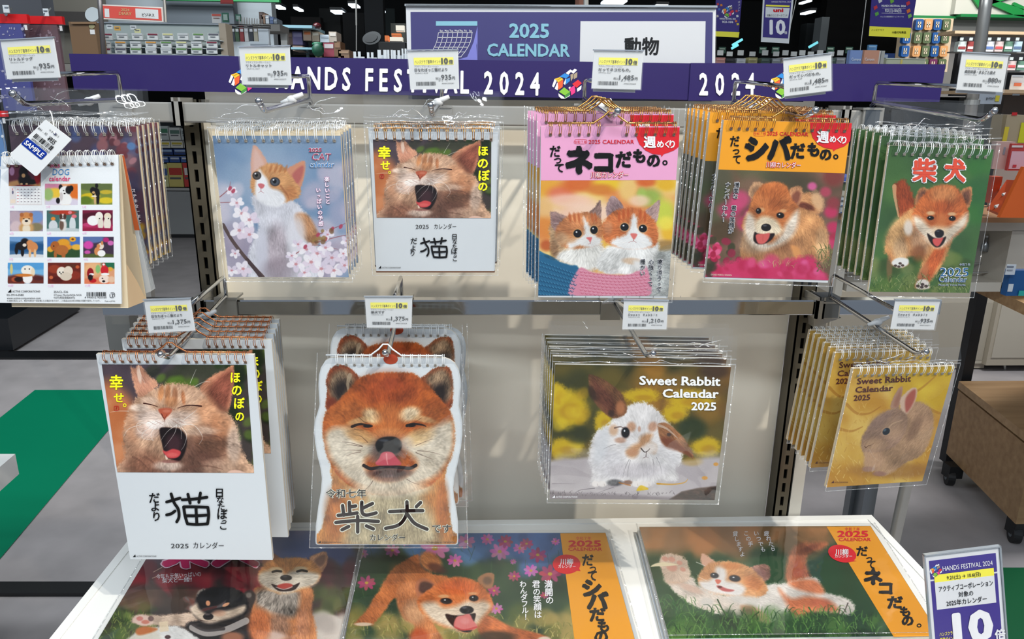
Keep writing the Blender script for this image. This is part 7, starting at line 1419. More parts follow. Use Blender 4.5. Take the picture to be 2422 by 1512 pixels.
# card rack with refills
Yr = 1.25
t = thing('refill_rack', 'clear stepped rack full of small refill cards behind the red DIARY sign', 'rack', un(380,150, Yr))
B = MB(); B.pbox(222,54,541,56.5, Yr + .05,.1); B.pbox(215,128,541,132, Yr - .08,.25); B.build('clear_shelf', mat('clear_rail', (150,158,168),.15,.2, var=0), t)
B = MB(); B.pbox(232,56,524,130, Yr + .06,.004); B.build('back_sheet', cm((156,168,168)), t)
B = MB(); B.pbox(521,55,537,150, Yr, .06); B.build('rack_post', cm((150,140,126)), t)
for y in (78,97,112):
    B = MB(); B.pbox(232, y + 15,524, y + 17, Yr - .02,.06); B.build('step_edge', cm((190,200,202),.2), t)
R = random.Random(3); heads = [((206,150,70), 'orange'),((120,40,60), 'wine red'),((206,206,150), 'pale yellow'),((96,140,80), 'green'),((190,196,200), 'plain white'),((90,92,104), 'dark grey')]
pos = ['leftmost', 'second', 'third', 'fourth', 'fifth', 'sixth', 'seventh', 'rightmost']; rows = ['top', 'middle', 'bottom']
for j, y in enumerate((79,98,114)):
    for i in range(8):
        x = 236 + i * 36 + (j == 0) * 4; c, cn = R.choice(heads); h = 15 if j < 2 else 13
        item('refill_card', '%s-topped small card, %s in the %s row of the clear rack' % (cn, pos[i], rows[j]), 'stationery', (x, y, x + 25, y + h), Yr - .03,.006,(206,212,214),[((x + 1, y + .5, x + 24, y + 4), c, 'colour_strip'),((x + 5, y + 7, x + 17, y + 8.5),(120,124,130), 'print_line')], 'refill cards in the clear rack', part='card')
for x, y, c, l in ((252,58,(206,214,218), 'small white ticket at the top left of the clear rack'),(270,62,(206,160,80), 'orange ticket beside the white one at the top of the clear rack'),(308,60,(200,206,210), 'white ticket in the upper middle of the clear rack'),(318,68,(206,206,160), 'pale yellow ticket below the upper middle white one')):
    item('rack_ticket', l, 'price tag', (x, y, x + 14, y + 10), Yr, .003, c, [((x + 2, y + 3, x + 11, y + 4.5),(110,116,124), 'print_line')], part='ticket')
# beyond: wire baskets and pens
t = thing('wire_shelf', 'chrome wire shelf with prongs to the right of the clear refill rack', 'shelf', un(580,66,1.9))
B = MB()
for k in range(2): B.tube([un(538,58 + k * 5,1.9), un(640,62 + k * 5,1.9)],.003,6)
B.build('shelf_wire', M_chrome, t)
B = MB()
for k in range(10): B.tube([un(566 + k * 6,40 + k * .6,1.9), un(566 + k * 6,58 + k * .6,1.9)],.002,5)
B.build('prong', M_satin, t, kind='stuff')
for i, (x, c, cn) in enumerate(((546,(60,66,74), 'charcoal'),(556,(70,96,70), 'dark green'),(567,(150,60,60), 'dull red'),(578,(206,206,204), 'white'),(589,(50,56,66), 'navy'),(600,(176,170,150), 'beige'))):
    item('pen_pack', '%s pen pack hanging under the chrome wire shelf' % cn, 'stationery', (x, 61, x + 9,98),1.9,.01, c, [((x + 1,68, x + 8,75),(206,208,210), 'pack_label')], part='pack')
item('shelf_board', 'white notice board right of the pen packs', 'sign', (604,68,636,110),2.2,.02,(206,214,220),[((606,70,634,73),(170,176,182), 'top_strip')], part='board')
item('comb_rack', 'white toothed rack edge above the kitten price tag', 'rack', (590,98,636,104),1.8,.03,(206,216,222),[((592,104,634,108),(150,160,170), 'lower_edge')], part='rack_edge')
item('small_poster', 'small white and red poster above the wire shelf', 'poster', (501,33,522,54),1.7,.003,(206,206,204),[((501,33,522,38),(196,84,70), 'red_strip'),((504,42,519,43.5),(150,110,104), 'print_line')], part='sheet')
item('red_flag', 'dark red hanging flag at the top edge left of the books', 'flag', (521,-8,551,9),1.7,.003,(160,44,38),[((521,6,551,9),(130,30,28), 'hem')], part='cloth')
item('green_card', 'green-backed card beside the small red and white poster', 'card', (525,30,541,53),2.0,.004,(40,96,76),[((528,34,538,48),(150,170,160), 'card_print')], part='card')
item('green_card', 'narrow green card further right above the prongs', 'card', (557,34,570,50),2.0,.004,(36,90,70),[((559,37,568,46),(140,164,156), 'card_print')], part='card')
for i, (x, c, cn) in enumerate(((613,(92,76,70), 'dark brown'),(619,(150,120,100), 'tan'),(627,(206,214,220), 'white'),(638,(90,110,150), 'slate blue'),(646,(120,130,140), 'grey'))):
    item('leaning_book', '%s book leaning on the shelf above the white notice board' % cn, 'book', (x, 28 + i * 4, x + 9,56),2.6,.1, c, [((x + 1,32 + i * 4, x + 8,35 + i * 4), tuple(min(255, v + 40) for v in c), 'title_strip')], part='cover')
t = thing('glass_shelf', 'two-tier glass gift shelf with pale blue edges above the purple banner', 'shelf', un(700,122,3.2))
for (x0, y0, x1, y1) in ((648,59,738,66),(688,112,750,117)):
    B = MB(); B.pbox(x0, y0, x1, y1,3.2,.35); B.build('glass_tier', mat('pale_blue_glass', (160,200,212),.1,.1, var=0), t)  # tiers are one even pale blue, without emission
for x_ in (648,736): B = MB(); B.pbox(x_, 64, x_ + 6,560,3.53,.02); B.build('shelf_post', cm((90,110,116),.2), t)
for nm, l, r, c, pr in (('gift_box', 'dark brown box under the upper glass tier', (670,75,692,106),(72,52,44),(110,84,70)),('gift_box', 'muted purple box beside the dark brown one', (692,75,715,106),(96,86,126),(126,116,150)),('gift_box', 'peach box at the right end of the glass tier', (717,72,736,96),(176,146,126),(206,110,60)),
                        ('gift_box', 'beige box right of the glass shelf', (738,75,755,98),(176,156,134),(206,196,180)),('gift_box', 'white box between two beige boxes', (757,82,778,100),(206,216,224),(180,190,200)),('gift_box', 'second beige box right of the white box', (778,75,796,100),(190,176,162),(216,206,196)),
                        ('paper_crate', 'pink and white printed crate right of the green bag', (765,101,790,134),(150,60,76),(206,196,196)),('cardboard_box', 'brown cardboard box at the right of the pink crate', (790,98,806,134),(116,86,62),(140,106,80)),('cardboard_box', 'low cardboard box just above the banner edge', (800,118,826,138),(134,106,84),(160,130,104)),('gift_box', 'pale peach box on the lower glass tier', (692,108,716,120),(200,170,156),(222,206,196)),('jar', 'tiny white jar with a red lid left of the milky clips', (806,132,814,140),(214,214,216),(180,40,50)),('jar', 'small cream jar near the green bag', (746,127,760,138),(206,196,160),(70,90,70))):
    x0, y0, x1, y1 = r; item(nm, l, 'box' if nm != 'jar' else 'jar', r, 3.3,.15, c, [((x0 + 2, y0 + 3, x1 - 2, y0 + (y1 - y0) * .4), pr, 'label_print')], part='box_body' if nm != 'jar' else 'jar_body')
t = thing('green_bag', 'dark green ribboned bag beside the pink crate', 'bag', un(752,128,3.2)); B = MB(); B.ball(un(752,118,3.2),.034,8,5,(1,.8,1.1)); B.build('bag_body', cm((16,74,52)), t, smooth=True)
B = MB(); B.ball(un(750,104,3.2),.022,8,6,(1.3,.6,.5)); B.build('bow', cm((20,96,66)), t, smooth=True)
t = thing('glass_globe', 'dark red glass globe at the end of the upper glass tier', 'ornament', un(750,66,3.3)); B = MB(); B.ball(un(750,62,3.3),.024,12,8,(1,1,.8)); B.build('globe', mat('globe_glass', (70,26,30),.08,0, var=0), t, smooth=True)
B = MB(); B.tube([un(750,68,3.3), un(750,72,3.3)],.018,10); B.build('base', cm((120,130,134)), t)
t = thing('hanging_pole', 'slim grey pole hanging in the dark hall left of the calendar sign', 'pole', un(843,120,2.6)); B = MB(); B.tube([un(841,-90,2.6), un(843,60,2.6)],.004,6); B.build('pole', M_satin, t)
B = MB(); B.tube([un(843,60,2.6), un(843,120,2.6)],.0025,6); B.build('thin_section', M_satin, t)
t = thing('dark_dish', 'tilted dark round dish shape in the hall left of the calendar sign', 'dish', un(879,108,6)); B = MB(); B.prism([un(879 + 22 * math.cos(a) * .98 + 3 * math.sin(a),90 + 15 * math.sin(a) - 5 * math.cos(a),6) for a in np.linspace(0,6.28,29)[:-1]],(0,.05,0)); B.build('rim', cm((44,50,54),.3), t)
B = MB(); B.prism([un(877 + 15 * math.cos(a),90 + 10 * math.sin(a) - 3 * math.cos(a),5.98) for a in np.linspace(0,6.28,29)[:-1]],(0,.02,0)); B.build('inner_disc', cm((26,30,34),.3), t)
M_glow = mat('stall_glow', (232,226,210),.5, var=0, emit=.8); M_gor = mat('stall_orange', (222,120,60),.5, var=0, emit=.6)
for nm, l, r, m in (('stall_light', 'glowing white panel in the distance just left of the sign', (936,60,956,74), M_glow),('lit_display', 'lit white counter display left of the sign corner', (922,88,952,99), M_glow),('lit_display', 'small orange lit display in the dark hall', (910,84,919,98), M_gor),('lit_display', 'orange and black lit goods above the white counter display', (926,79,948,86), M_gor)):
    t = item(nm, l, 'lamp' if nm == 'stall_light' else 'display', r, 7.5,.1,(0,0,0),[((r[0], r[3] - 1.5, r[2], r[3]),(60,56,54), 'lower_edge')], part='glow_panel', m=m)
item('counter', 'dark counter in the distant hall beneath the lit displays', 'counter', (900,99,962,370),7.4,.3,(22,24,26),[((900,99,962,101),(70,76,80), 'counter_edge')], part='counter_body')
# -- hanging posters on the right
def poster(q, Y, label, bottom=None, border=False):
    t = thing('hanging_poster', label, 'poster', un(sum(p[0] for p in q) / 4, q[2][1], Y)); sheet_box(q, Y, .002, 'poster_sheet', cm(W_) if border else cm((52,40,120), gain=1.1), t); return t, vplane(Y)
t, m = poster([(1694,-30),(1757,-30),(1747,89),(1691,86)],1.5, 'hanging purple poster with a yellow foot just right of the calendar sign')
B = MB(); shape(B, [(1692,74),(1749,76),(1747,89),(1691,86)], m, .001); B.build('yellow_foot', M_yel, t)
B = MB(); txt(B, 'HANDS FESTIVAL 2024', 1702,46,5.5, m, -1, bold=.02, off=.001, fit=38); txt(B, '9/21-10/6', 1708,54,7, m, -1, bold=.02, off=.001, fit=26); txt(B, 'ポイント', 1748,2,6, m, off=.001, vert=True); B.build('white_lettering', M_inkw, t); logo(t, lambda x, y, o=0: m(1722 + (x - 1342) * .42,27 + (y - 198) * .42, o * 2),1342,198)
for i, (x, y, c) in enumerate(((1698,10,(190,50,60)),(1706,12,(206,120,40)),(1742,26,(196,60,70)),(1701,22,(60,110,190)),(1741,50,(206,110,50)),(1744,38,(214,214,214)),(1697,38,(200,190,180)),(1745,57,(206,190,60)))):
    B = MB(); shape(B, [(x - 3, y - 2),(x + 2, y - 3),(x + 3, y + 2),(x - 2, y + 3)], m, .001); B.build('confetti_print', cm(c), t)
t, m = poster([(1806,-30),(1880,-30),(1866,103),(1800,99)],1.3, 'hanging purple poster with white border and a big 10, second from the sign', border=True)
B = MB(); shape(B, [(1810,-30),(1875,-30),(1864,91),(1804,88)], m, .001); B.build('purple_print', cm((52,40,120), gain=1.1), t)
B = MB(); shape(B, [(1812,11),(1868,13),(1867,17),(1811,15)], m, .0015); B.build('yellow_band', M_yel, t)
B = MB(); shape(B, [(1811,17),(1868,19),(1864,43),(1810,41)], m, .0015); B.build('white_field', cm(W_), t)
B = MB(); txt(B, 'uni', 1829,28,12, m, bold=.05, off=.002, fit=24); B.build('red_lettering', RD, t)
B = MB(); txt(B, '対象のユニボールワンP', 1814,39,6.5, m, off=.002, fit=48); B.build('black_lettering', M_ink, t)
B = MB(); txt(B, '10', 1820,80,46, m, bold=.04, off=.002, fit=38); txt(B, '倍', 1855,80,7, m, bold=.02, off=.002); txt(B, 'HANDS FESTIVAL 2024', 1825,6,5, m, off=.002, fit=46); B.build('white_lettering', M_inkw, t)
t, m = poster([(2064,-30),(2172,-30),(2152,90),(2055,85)],1.15, 'hanging purple poster with yellow foot above the notebooks')
B = MB(); shape(B, [(2057,62),(2155,66),(2152,90),(2055,85)], m, .001); B.build('yellow_foot', M_yel, t)
B = MB(); txt(B, 'HANDS FESTIVAL 2024', 2085,16,7, m, -1, bold=.02, off=.001, fit=57); txt(B, '9/21(土)-10/6(日)', 2093,28,10, m, -1, bold=.02, off=.001, fit=39); stroke(B, [(2086,19),(2142,20)],.5, m, .001,4); stroke(B, [(2085,31),(2141,32)],.5, m, .001,4); txt(B, 'ハンズの期間限定フェスティバル', 2082,41,4, m, off=.001, fit=56); B.build('white_lettering', M_inkw, t)
B = MB(); txt(B, 'ハンズクラブ', 2061,73,5, m, off=.0016, fit=30); txt(B, '10倍付与商品', 2110,79,6, m, bold=.02, off=.0016, fit=33); B.build('black_lettering', M_ink, t)
for x, y, c in ((2071,18,(190,50,60)),(2074,33,(90,160,70)),(2149,26,(214,110,50)),(2148,8,(196,50,60)),(2152,38,(130,180,90)),(2110,3,(110,170,60)),(2082,2,(206,206,206))):
    B = MB(); shape(B, [(x - 5, y - 2),(x + 3, y - 6),(x + 5, y + 1),(x - 3, y + 6)], m, .001); B.build('confetti_print', cm(c), t)
for x0, x1, Y, l in ((1702,1693,1.52, 'thin wire holding the first purple poster'),(1890,1870,1.3, 'thin wire beside the poster with the big 10'),(2050,2034,1.15, 'thin slanting wire left of the poster above the notebooks')):
    B = MB(); B.tube([un(x0 + 6,-60, Y), un(x1,125 if x0 == 2050 else 60, Y)],.0012,5); t = B.build('hanging_wire', M_satin, top='wire'); t['label'] = l
# cyan light rods in the distance
for i, (a, b, l) in enumerate((((1732,107),(1756,93), 'pale cyan light rod in the dark behind the right end of the sign'),((1730,115),(1746,106), 'short cyan light rod under the longer one'),((1913,112),(1934,100), 'cyan light rod in the dark between two hanging posters'))):
    B = MB(); B.tube([un(*a, 7), un(*b, 7)],.014,6); t = B.build('light_rod', mat('cyan_lamp', (120,214,226),.5, var=0, emit=1.0), top='lamp'); t['label'] = l
# hidden supports: tables the small goods stand on
def table(x0, x1, y, Y, d, label):
    a, b = un(x0, y, Y), un(x1, y, Y); t = thing('goods_table', label, 'table', (a + b) / 2 * np.array([1,1,0])); z = min(a[2], b[2])
    B = MB(); B.box((a[0], Y - .02, z - .03),(b[0], Y + d, z - .001)); B.build('table_top', cm((120,118,114)), t)
    for x in (a[0], b[0] - .03): B = MB(); B.box((x, Y + d - .05,0),(x + .03, Y + d - .02, z - .03)); B.build('leg', M_satin, t)
table(1690,2200,160,.98,.9, 'grey table behind the banner carrying the notebooks and small goods')
table(680,830,140,3.22,.28, 'grey table behind the banner carrying the crate and cardboard boxes')
table(598,664,57,2.58,.15, 'grey stand carrying the leaning books')
table(160,548,151,1.08,.3, 'grey table behind the banner carrying the refill rack and paper bag')
# row of small product stands behind the banner
R = random.Random(12); cols_ = [((206,150,140), 'pink'),((40,42,46), 'black'),((196,200,204), 'silver'),((176,170,120), 'olive'),((70,90,84), 'dark green'),((150,156,160), 'grey'),((206,196,190), 'cream')]
xs_ = [1694,1716,1742,1770,1800,1826,1848,1868,1888,1908,1930,1956,1978]
ordn = ['first', 'second', 'third', 'fourth', 'fifth', 'sixth', 'seventh', 'eighth', 'ninth', 'tenth', 'eleventh', 'twelfth', 'last']
for i, x in enumerate(xs_):
    c, cn = cols_[i % 7]; y0 = 130 + (i % 3)
    t = item('counter_pack', 'small %s goods behind the banner, %s from the sign' % (cn, ordn[i]), 'package', (x, y0 + 6, x + 21,158),1.6,.05, c, [((x + 2, y0 + 9, x + 19, y0 + 13), tuple(min(255, v + 36) for v in c), 'pack_label')], 'small goods row behind the banner', part='pack_body')
    B = MB(); B.pbox(x + 3,119 + (i % 2) * 3, x + 17,131 + (i % 2) * 2,1.55,.003); B.build('upright_ticket', cm((206,208,204)), t, 'small white upright ticket')
for x, l in ((1700, 'first'),(1796, 'second'),(1826, 'third'),(1956, 'fourth'),(2000, 'last')):
    item('green_ticket', 'dark green framed ticket above the small goods row, %s from the sign' % l, 'price tag', (x, 111, x + 17,126),1.8,.003,(40,76,60),[((x + 2,114, x + 15,117),(150,166,150), 'print_line')], part='ticket')
# notebooks
def notebook(x0, x1, c, cn, l):
    t = item('notebook', l, 'notebook', (x0,119, x1,158),1.0,.012, c, [((x0,119, x0 + 2.5,158), tuple(int(v * .82) for v in c), 'spine_tape')], part='cover', text=[('Campus', x0 + 7,143,9,22,(226,230,236))])
    B = MB(); B.pbox(x0 + 1,120, x1 + 3,158,1.015,.012); B.build('pages', cm((216,214,206)), t)
notebook(2007,2042,(128,152,202), 'blue', 'light blue notebook lettered Campus behind the purple banner')
notebook(2039,2078,(206,150,124), 'peach', 'peach notebook lettered Campus beside the light blue one')
item('notebook_stack', 'edge-on grey notebooks behind the peach one', 'notebook', (2078,120,2091,158),1.02,.03,(176,176,170),[((2082,121,2083,158),(120,122,124), 'gap_line')], part='pages')
item('letter_tray', 'translucent cream tray right of the notebooks', 'tray', (2096,138,2188,160),1.05,.15,(192,196,170),[((2130,139,2134,160),(222,200,110), 'yellow_mark'),((2096,138,2188,140),(214,218,204), 'tray_rim')], part='tray_body')
item('tape_box', 'blue box behind the tray right of the peach notebook', 'box', (2088,126,2116,140),1.5,.1,(26,60,120),[((2092,129,2100,137),(180,196,214), 'box_print')], part='box_body')
item('small_card', 'small light blue card above the notebooks', 'card', (2054,106,2074,122),1.6,.01,(90,140,180),[((2056,109,2072,112),(150,186,210), 'card_print')], part='card')
# wall of coloured slotted tiles
Yw = 3.4
t = thing('tile_board', 'birch board of coloured slotted tiles on the wall at the right', 'display', un(2190,150, Yw))
B = MB(); q = [un(x, y, Yw) for x, y in ((2138,42),(2256,44),(2240,170),(2124,168))]; B.prism(q, (0,.05,0)); B.build('birch_board', wood('birch', (206,180,146),(222,200,170),2,.5,2), t)
BLU, ORG, OLV, PLM = (20,84,150),(222,160,100),(92,108,72),(110,40,84); gridc = [[PLM, BLU, ORG, BLU, OLV],[BLU, OLV, OLV, BLU, OLV],[BLU, ORG, OLV, BLU, ORG],[OLV, BLU, OLV, PLM, OLV]]
for j in range(4):
    for i in range(5):
        x = 2146 + i * 21.5 - j * 3.6 - (5 if i == 0 else 0); y = 45 + j * 31.5; c = gridc[j][i]; m = vplane(Yw)
        B = MB(); P = [m(a, b, .03) for a, b in ((x, y + 3),(x + 2, y),(x + 16, y),(x + 18, y + 3),(x + 15.5, y + 23),(x + 13, y + 26),(x - .5, y + 26),(x - 2.8, y + 23))]; B.prism(P, (0,.03,0)); tl = B.build('tile', cm(c), t)
        B = MB()
        for dx in (4.5,9.5): B.prism([m(a, b, .034) for a, b in ((x + dx, y + 6),(x + dx + 2.2, y + 6),(x + dx + .8, y + 20),(x + dx - 1.4, y + 20))],(0,.003,0))
        B.prism([m(a, b, .034) for a, b in ((x + 3.6, y + 12),(x + 11, y + 12),(x + 10.8, y + 14),(x + 3.4, y + 14))],(0,.002,0)); B.build('slot', cm((222,206,176)), tl)
# chrome pole
t = thing('chrome_pole', 'thick chrome pole behind the rightmost upper price tag', 'pole', un(2290,330,.62)); B = MB(); B.tube([un(2340,-60,.62), un(2330,20,.62), un(2287,330,.62)],.0125,20); B.build('tube', M_satin, t, smooth=True)
B = MB(); B.tube([un(2300,236,.62), un(2298,248,.62)],.016,16); B.build('joint_collar', M_satin, t)
# right shop shelves
t = thing('wall_shelf', 'shop wall shelf with a pale wood top and black back, upper right', 'shelf', un(2360,170,2.8))
B = MB(); B.pbox(2258,76,2700,83,2.7,.14); B.build('wood_top', wood('ash', (196,166,130),(216,188,152),2,.4), t); B = MB(); B.pbox(2262,84,2700,230,3.0,.03); B.build('black_back', cm((34,34,36)), t)
B = MB(); B.pbox(2262,124,2700,127,2.75,.08); B.pbox(2330,166,2700,172,2.75,.08); B.build('shelf_rail', M_satin, t)
ordn = ['first', 'second', 'third', 'fourth', 'fifth', 'sixth', 'seventh']; R = random.Random(6); pc = [((196,206,200), 'white', (150,60,60)),((96,130,110), 'green', (206,210,206)),((206,206,210), 'pale', (96,120,170)),((150,60,56), 'dark red', (222,200,196)),((176,196,206), 'light blue', (90,110,140)),((206,186,180), 'rose', (200,80,80)),((120,126,140), 'slate', (206,206,210))]
for j, (y0, y1, x0) in enumerate(((98,122,2266),(144,166,2362))):
    for i in range(7 if j == 0 else 3):
        c, cn, c2 = pc[(i * 3 + j * 2) % 7]; x = x0 + i * 22
        t = item('shelf_pack', '%s pack on the %s rail of the black-backed wall shelf, %s from the left' % (cn, ('upper', 'lower')[j], ordn[i]), 'package', (x, y0, x + 19, y1),2.72,.03, c, [((x + 1, y1 - 12, x + 18, y1 - 6), c2, 'pack_print')], 'packs on the black-backed wall shelf', part='pack_body')
        B = MB(); B.pbox(x + 5, y0 - 9, x + 13, y0 - 2,2.7,.003); B.build('ticket', cm((190,196,192)), t)
item('price_board', 'white card with orange print standing on the right wood shelf', 'sign', (2391,178,2440,213),1.6,.004,(222,224,226),[((2399,196,2416,204),(222,120,84), 'orange_print'),((2396,181,2420,183),(170,174,178), 'print_line')], part='card')
item('shelf_board', 'pale wood shelf plank at the right edge below the white card', 'shelf', (2362,214,2700,222),1.55,.35,(0,0,0),[((2395,222,2412,226),(120,126,130), 'label_clip')], part='plank', m=wood('ash', (196,166,130),(216,188,152),2,.4))
item('name_card', 'pale card reading pitan with a yellow dot behind the rightmost upper tag', 'sign', (2308,216,2370,246),.8,.002,(176,182,190),[((2355,226,2364,240),(214,196,60), 'yellow_dot')], part='card', text=[('pitan', 2333,235,9,20,(30,32,36))])
item('shop_partition', 'dark grey partition under the right wood shelf', 'panel', (2372,224,2700,280),1.9,.05,(84,80,78),[((2372,224,2700,228),(60,58,56), 'top_strip')], part='panel')
# packs and orange display to the right of the green calendar
item('boxed_goods', 'tan and yellow boxes at the right edge above the orange display', 'package', (2376,272,2440,340),.95,.06,(176,160,130),[((2374,300,2384,336),(222,200,60), 'yellow_side'),((2412,290,2440,338),(214,214,40), 'lime_side'),((2394,266,2406,273),(206,40,44), 'red_tab')], part='box_body')
item('boxed_goods', 'white box with a grey hook bracket at the right edge', 'package', (2352,335,2396,400),.9,.02,(206,176,166),[((2374,348,2378,366),(150,160,170), 'bracket')], part='box_body')
item('hanging_pack', 'red and pink pack hanging at the right edge beneath the yellow boxes', 'package', (2388,340,2440,404),.86,.01,(196,70,66),[((2390,358,2436,400),(226,180,190), 'pink_field'),((2394,344,2420,349),(226,214,212), 'white_strip'),((2396,390,2404,396),(200,60,70), 'red_mark')], part='pack_body')
t = thing('orange_display', 'orange counter display box with leaflets at the right edge', 'display', un(2400,515,.9))
B = MB(); B.prism([un(x, y, .8) for x, y in ((2365,515),(2422,395),(2470,395),(2470,516))],(0,.012,0)); B.build('side_panel', cm((214,96,36), gain=1.2), t)
B = MB(); B.prism([un(2334,498,1.0), un(2366,512,.82), un(2412,432,.95), un(2380,430,1.15)],(0,.0,.006)); B.build('sloping_tray', cm((206,84,40), gain=1.2), t)
B = MB(); B.pbox(2346,418,2370,440,1.1,.03); B.pbox(2340,440,2362,480,1.1,.03); B.build('leaflet_holder', cm((196,78,44)), t)
for k, (x, y) in enumerate(((2368,460),(2374,477),(2350,488))):
    B = MB(); B.prism([un(x, y, 1.0 - k * .03), un(x + 14, y - 3,1.0 - k * .03), un(x + 20, y + 2,.98 - k * .03), un(x + 5, y + 6,.98 - k * .03)],(0,-.004,.004)); B.build('leaflet', cm((222,216,210)), t)
item('white_card_back', 'pale board behind the orange display', 'panel', (2345,395,2440,515),1.3,.01,(196,178,166),[((2345,395,2440,399),(150,140,134), 'top_edge')], part='board')
# cabinet with bottles and long beige cabinet
Yc = 1.15
t = thing('white_cabinet', 'white open cabinet with a wood top behind the green puppy calendar', 'cabinet', un(2370,690, Yc))
for q_ in ((1986,506,2046,520),(2318,515,2480,527)): B = MB(); B.pbox(*q_, Yc - .1,.3); B.build('wood_top', wood('oak_top', (150,104,64),(176,128,84),2,.4), t)
B = MB(); B.pbox(1986,520,2003,700, Yc, .3); B.pbox(2003,520,2480,546, Yc, .3); B.pbox(2380,546,2480,690, Yc, .3); B.pbox(2003,668,2480,690, Yc, .3); B.build('frame', mat('cabinet_white', (206,198,184),.5, var=.02), t)
B = MB(); B.pbox(2003,546,2380,668, Yc + .28,.01); B.build('inner_back', cm((66,66,68)), t)
for i, x in enumerate((2330,2348,2366)):
    tt = thing('glass_bottle', 'grey glass bottle inside the white cabinet, %s of three' % ('left', 'middle', 'right')[i], 'bottle', un(x, 596, Yc + .1)); c = un(x, 580, Yc + .1)
    B = MB(); B.tube([c + np.array([0,0,-.02]), c, c + np.array([0,0,.012]), c + np.array([0,0,.026])],[.012,.012,.005,.005],12); B.build('bottle_body', mat('smoked_glass', (150,154,156),.06,.6, var=0), tt, smooth=True); B = MB(); B.tube([c + np.array([0,0,.026]), c + np.array([0,0,.032])],.006,10); B.build('cap', M_satin, tt)
for k in range(3):
    B = MB(); B.pbox(2003,600 + k * 22,2380,602 + k * 22, Yc + .15 - k * .04,.01); B.build('rail', M_satin, t)
Yg = Yf(2320,874)
t = thing('beige_cabinet', 'long beige low cabinet with recessed doors behind the right side of the rack', 'cabinet', un(2200,874, Yg))
B = MB(); B.pbox(1945,690,2345,872, Yg, .4); B.build('cabinet_body', mat('beige_paint', (172,162,144),.5, var=.02), t)
for x0, x1 in ((2304,2342),(2130,2290),(1960,2120)):
    B = MB(); B.pbox(x0,706, x1,860, Yg - .012,.012); d = B.build('door', mat('beige_door', (180,172,156),.5, var=.02), t)
    B = MB(); B.pbox(x0 + 5,716, x1 - 6,852, Yg - .014,.003); B.build('door_panel', mat('beige_inner', (168,160,144),.5, var=.02), d)
t = thing('beige_cabinet', 'beige cabinet with metal feet at the right edge behind the wooden chest', 'cabinet', un(2420,866, Yg))
B = MB(); B.pbox(2349,690,2700,864, Yg - .05,.4); B.build('cabinet_body', mat('beige_paint', (172,162,144),.5, var=.02), t); B = MB(); B.pbox(2360,700,2690,846, Yg - .056,.006); B.build('door', mat('beige_door', (180,172,156),.5, var=.02), t)
for x in (2376,2560): B = MB(); B.tube([un(x, 864, Yg), un(x, 877, Yg)],.008,8); B.build('foot', M_satin, t)
for nm, l, r, c, pc_ in (('book', 'blue-covered book on top of the pile left of the green calendar', (1993,420,2042,432),(84,110,196),(206,206,190)),('tissue_box', 'olive and cream box on the book pile', (2003,432,2042,452),(112,130,84),(222,206,150)),('book', 'cream-edged book under the olive box', (1992,452,2040,466),(206,198,178),(170,160,140)),('book', 'white book with dark spine line in the pile', (1990,467,2036,477),(206,208,208),(60,66,76)),('book', 'white book second from the bottom of the pile', (1989,479,2034,489),(212,214,212),(60,90,150)),('book', 'thin grey book at the bottom of the pile', (1988,491,2034,505),(190,190,188),(60,80,130))):
    x0, y0, x1, y1 = r; item(nm, l, 'book' if nm == 'book' else 'box', r, 1.02,.14, c, [((x0, y1 - 3, x1, y1 - 1), pc_, 'edge_stripe')], part='cover' if nm == 'book' else 'box_body')
t = item('tan_pouch', 'tan rolled pouch in the dark shelf beside the orange puppy calendar', 'bag', (2004,372,2030,420),1.2,.08,(126,112,90),[((2010,372,2016,420),(156,140,112), 'light_fold')], part='pouch_body')
item('dark_shelf', 'dark brown shelf unit between the orange and green puppy calendars', 'shelf', (2010,302,2052,425),1.35,.3,(30,22,18),[((2010,302,2052,308),(150,110,74), 'wood_edge')], part='shelf_body')
item('lime_tag', 'lime green tag on the dark shelf between the two puppy calendars', 'tag', (2021,320,2043,362),1.05,.003,(196,204,90),[((2027,336,2037,341),(60,66,40), 'tag_print'),((2026,328,2034,329.5),(90,96,50), 'print_line')], part='tag_card')
# wooden desk with black legs, folders
ZD = .92
t = thing('wooden_desk', 'wooden desk top on a black square leg at the right edge', 'desk', unz(2238,1100,0))
dl = unz(2238,1100,0)
B = MB(); w = .022; B.box((dl[0] - w, dl[1] - w, 0.02),(dl[0] + w, dl[1] + w, ZD - .04)); B.build('leg', mat('black_leg', (28,29,31),.45, var=0), t)
a = unz(2310,672, ZD); b = unz(2430,668, ZD); c_ = unz(2560,800, ZD); d_ = unz(2422,716, ZD)
a = unz(2312,668, ZD); d_ = unz(2432,722, ZD)
ex = np.array([.9,.35,0.]); B = MB(); B.prism([q_ - np.array([0,0,.035]) for q_ in (a, d_, d_ + ex, a + ex)],(0,0,.035)); B.build('desk_top', wood('desk_oak', (176,136,92),(200,162,116),2,.4), t)
item('folder_box', 'blue and teal folder in a clear stand on the wooden desk', 'folder', (2385,640,2440,700),.62,.02,(28,84,140),[((2385,672,2396,690),(214,218,222), 'white_corner'),((2410,688,2440,700),(40,170,160), 'teal_corner')], part='folder')
item('price_card', 'small white price card standing beside the blue folder', 'price tag', (2380,626,2402,650),.6,.002,(206,212,218),[((2383,630,2398,633),(110,116,130), 'print_line'),((2383,638,2396,640),(150,156,166), 'print_line')], part='card')
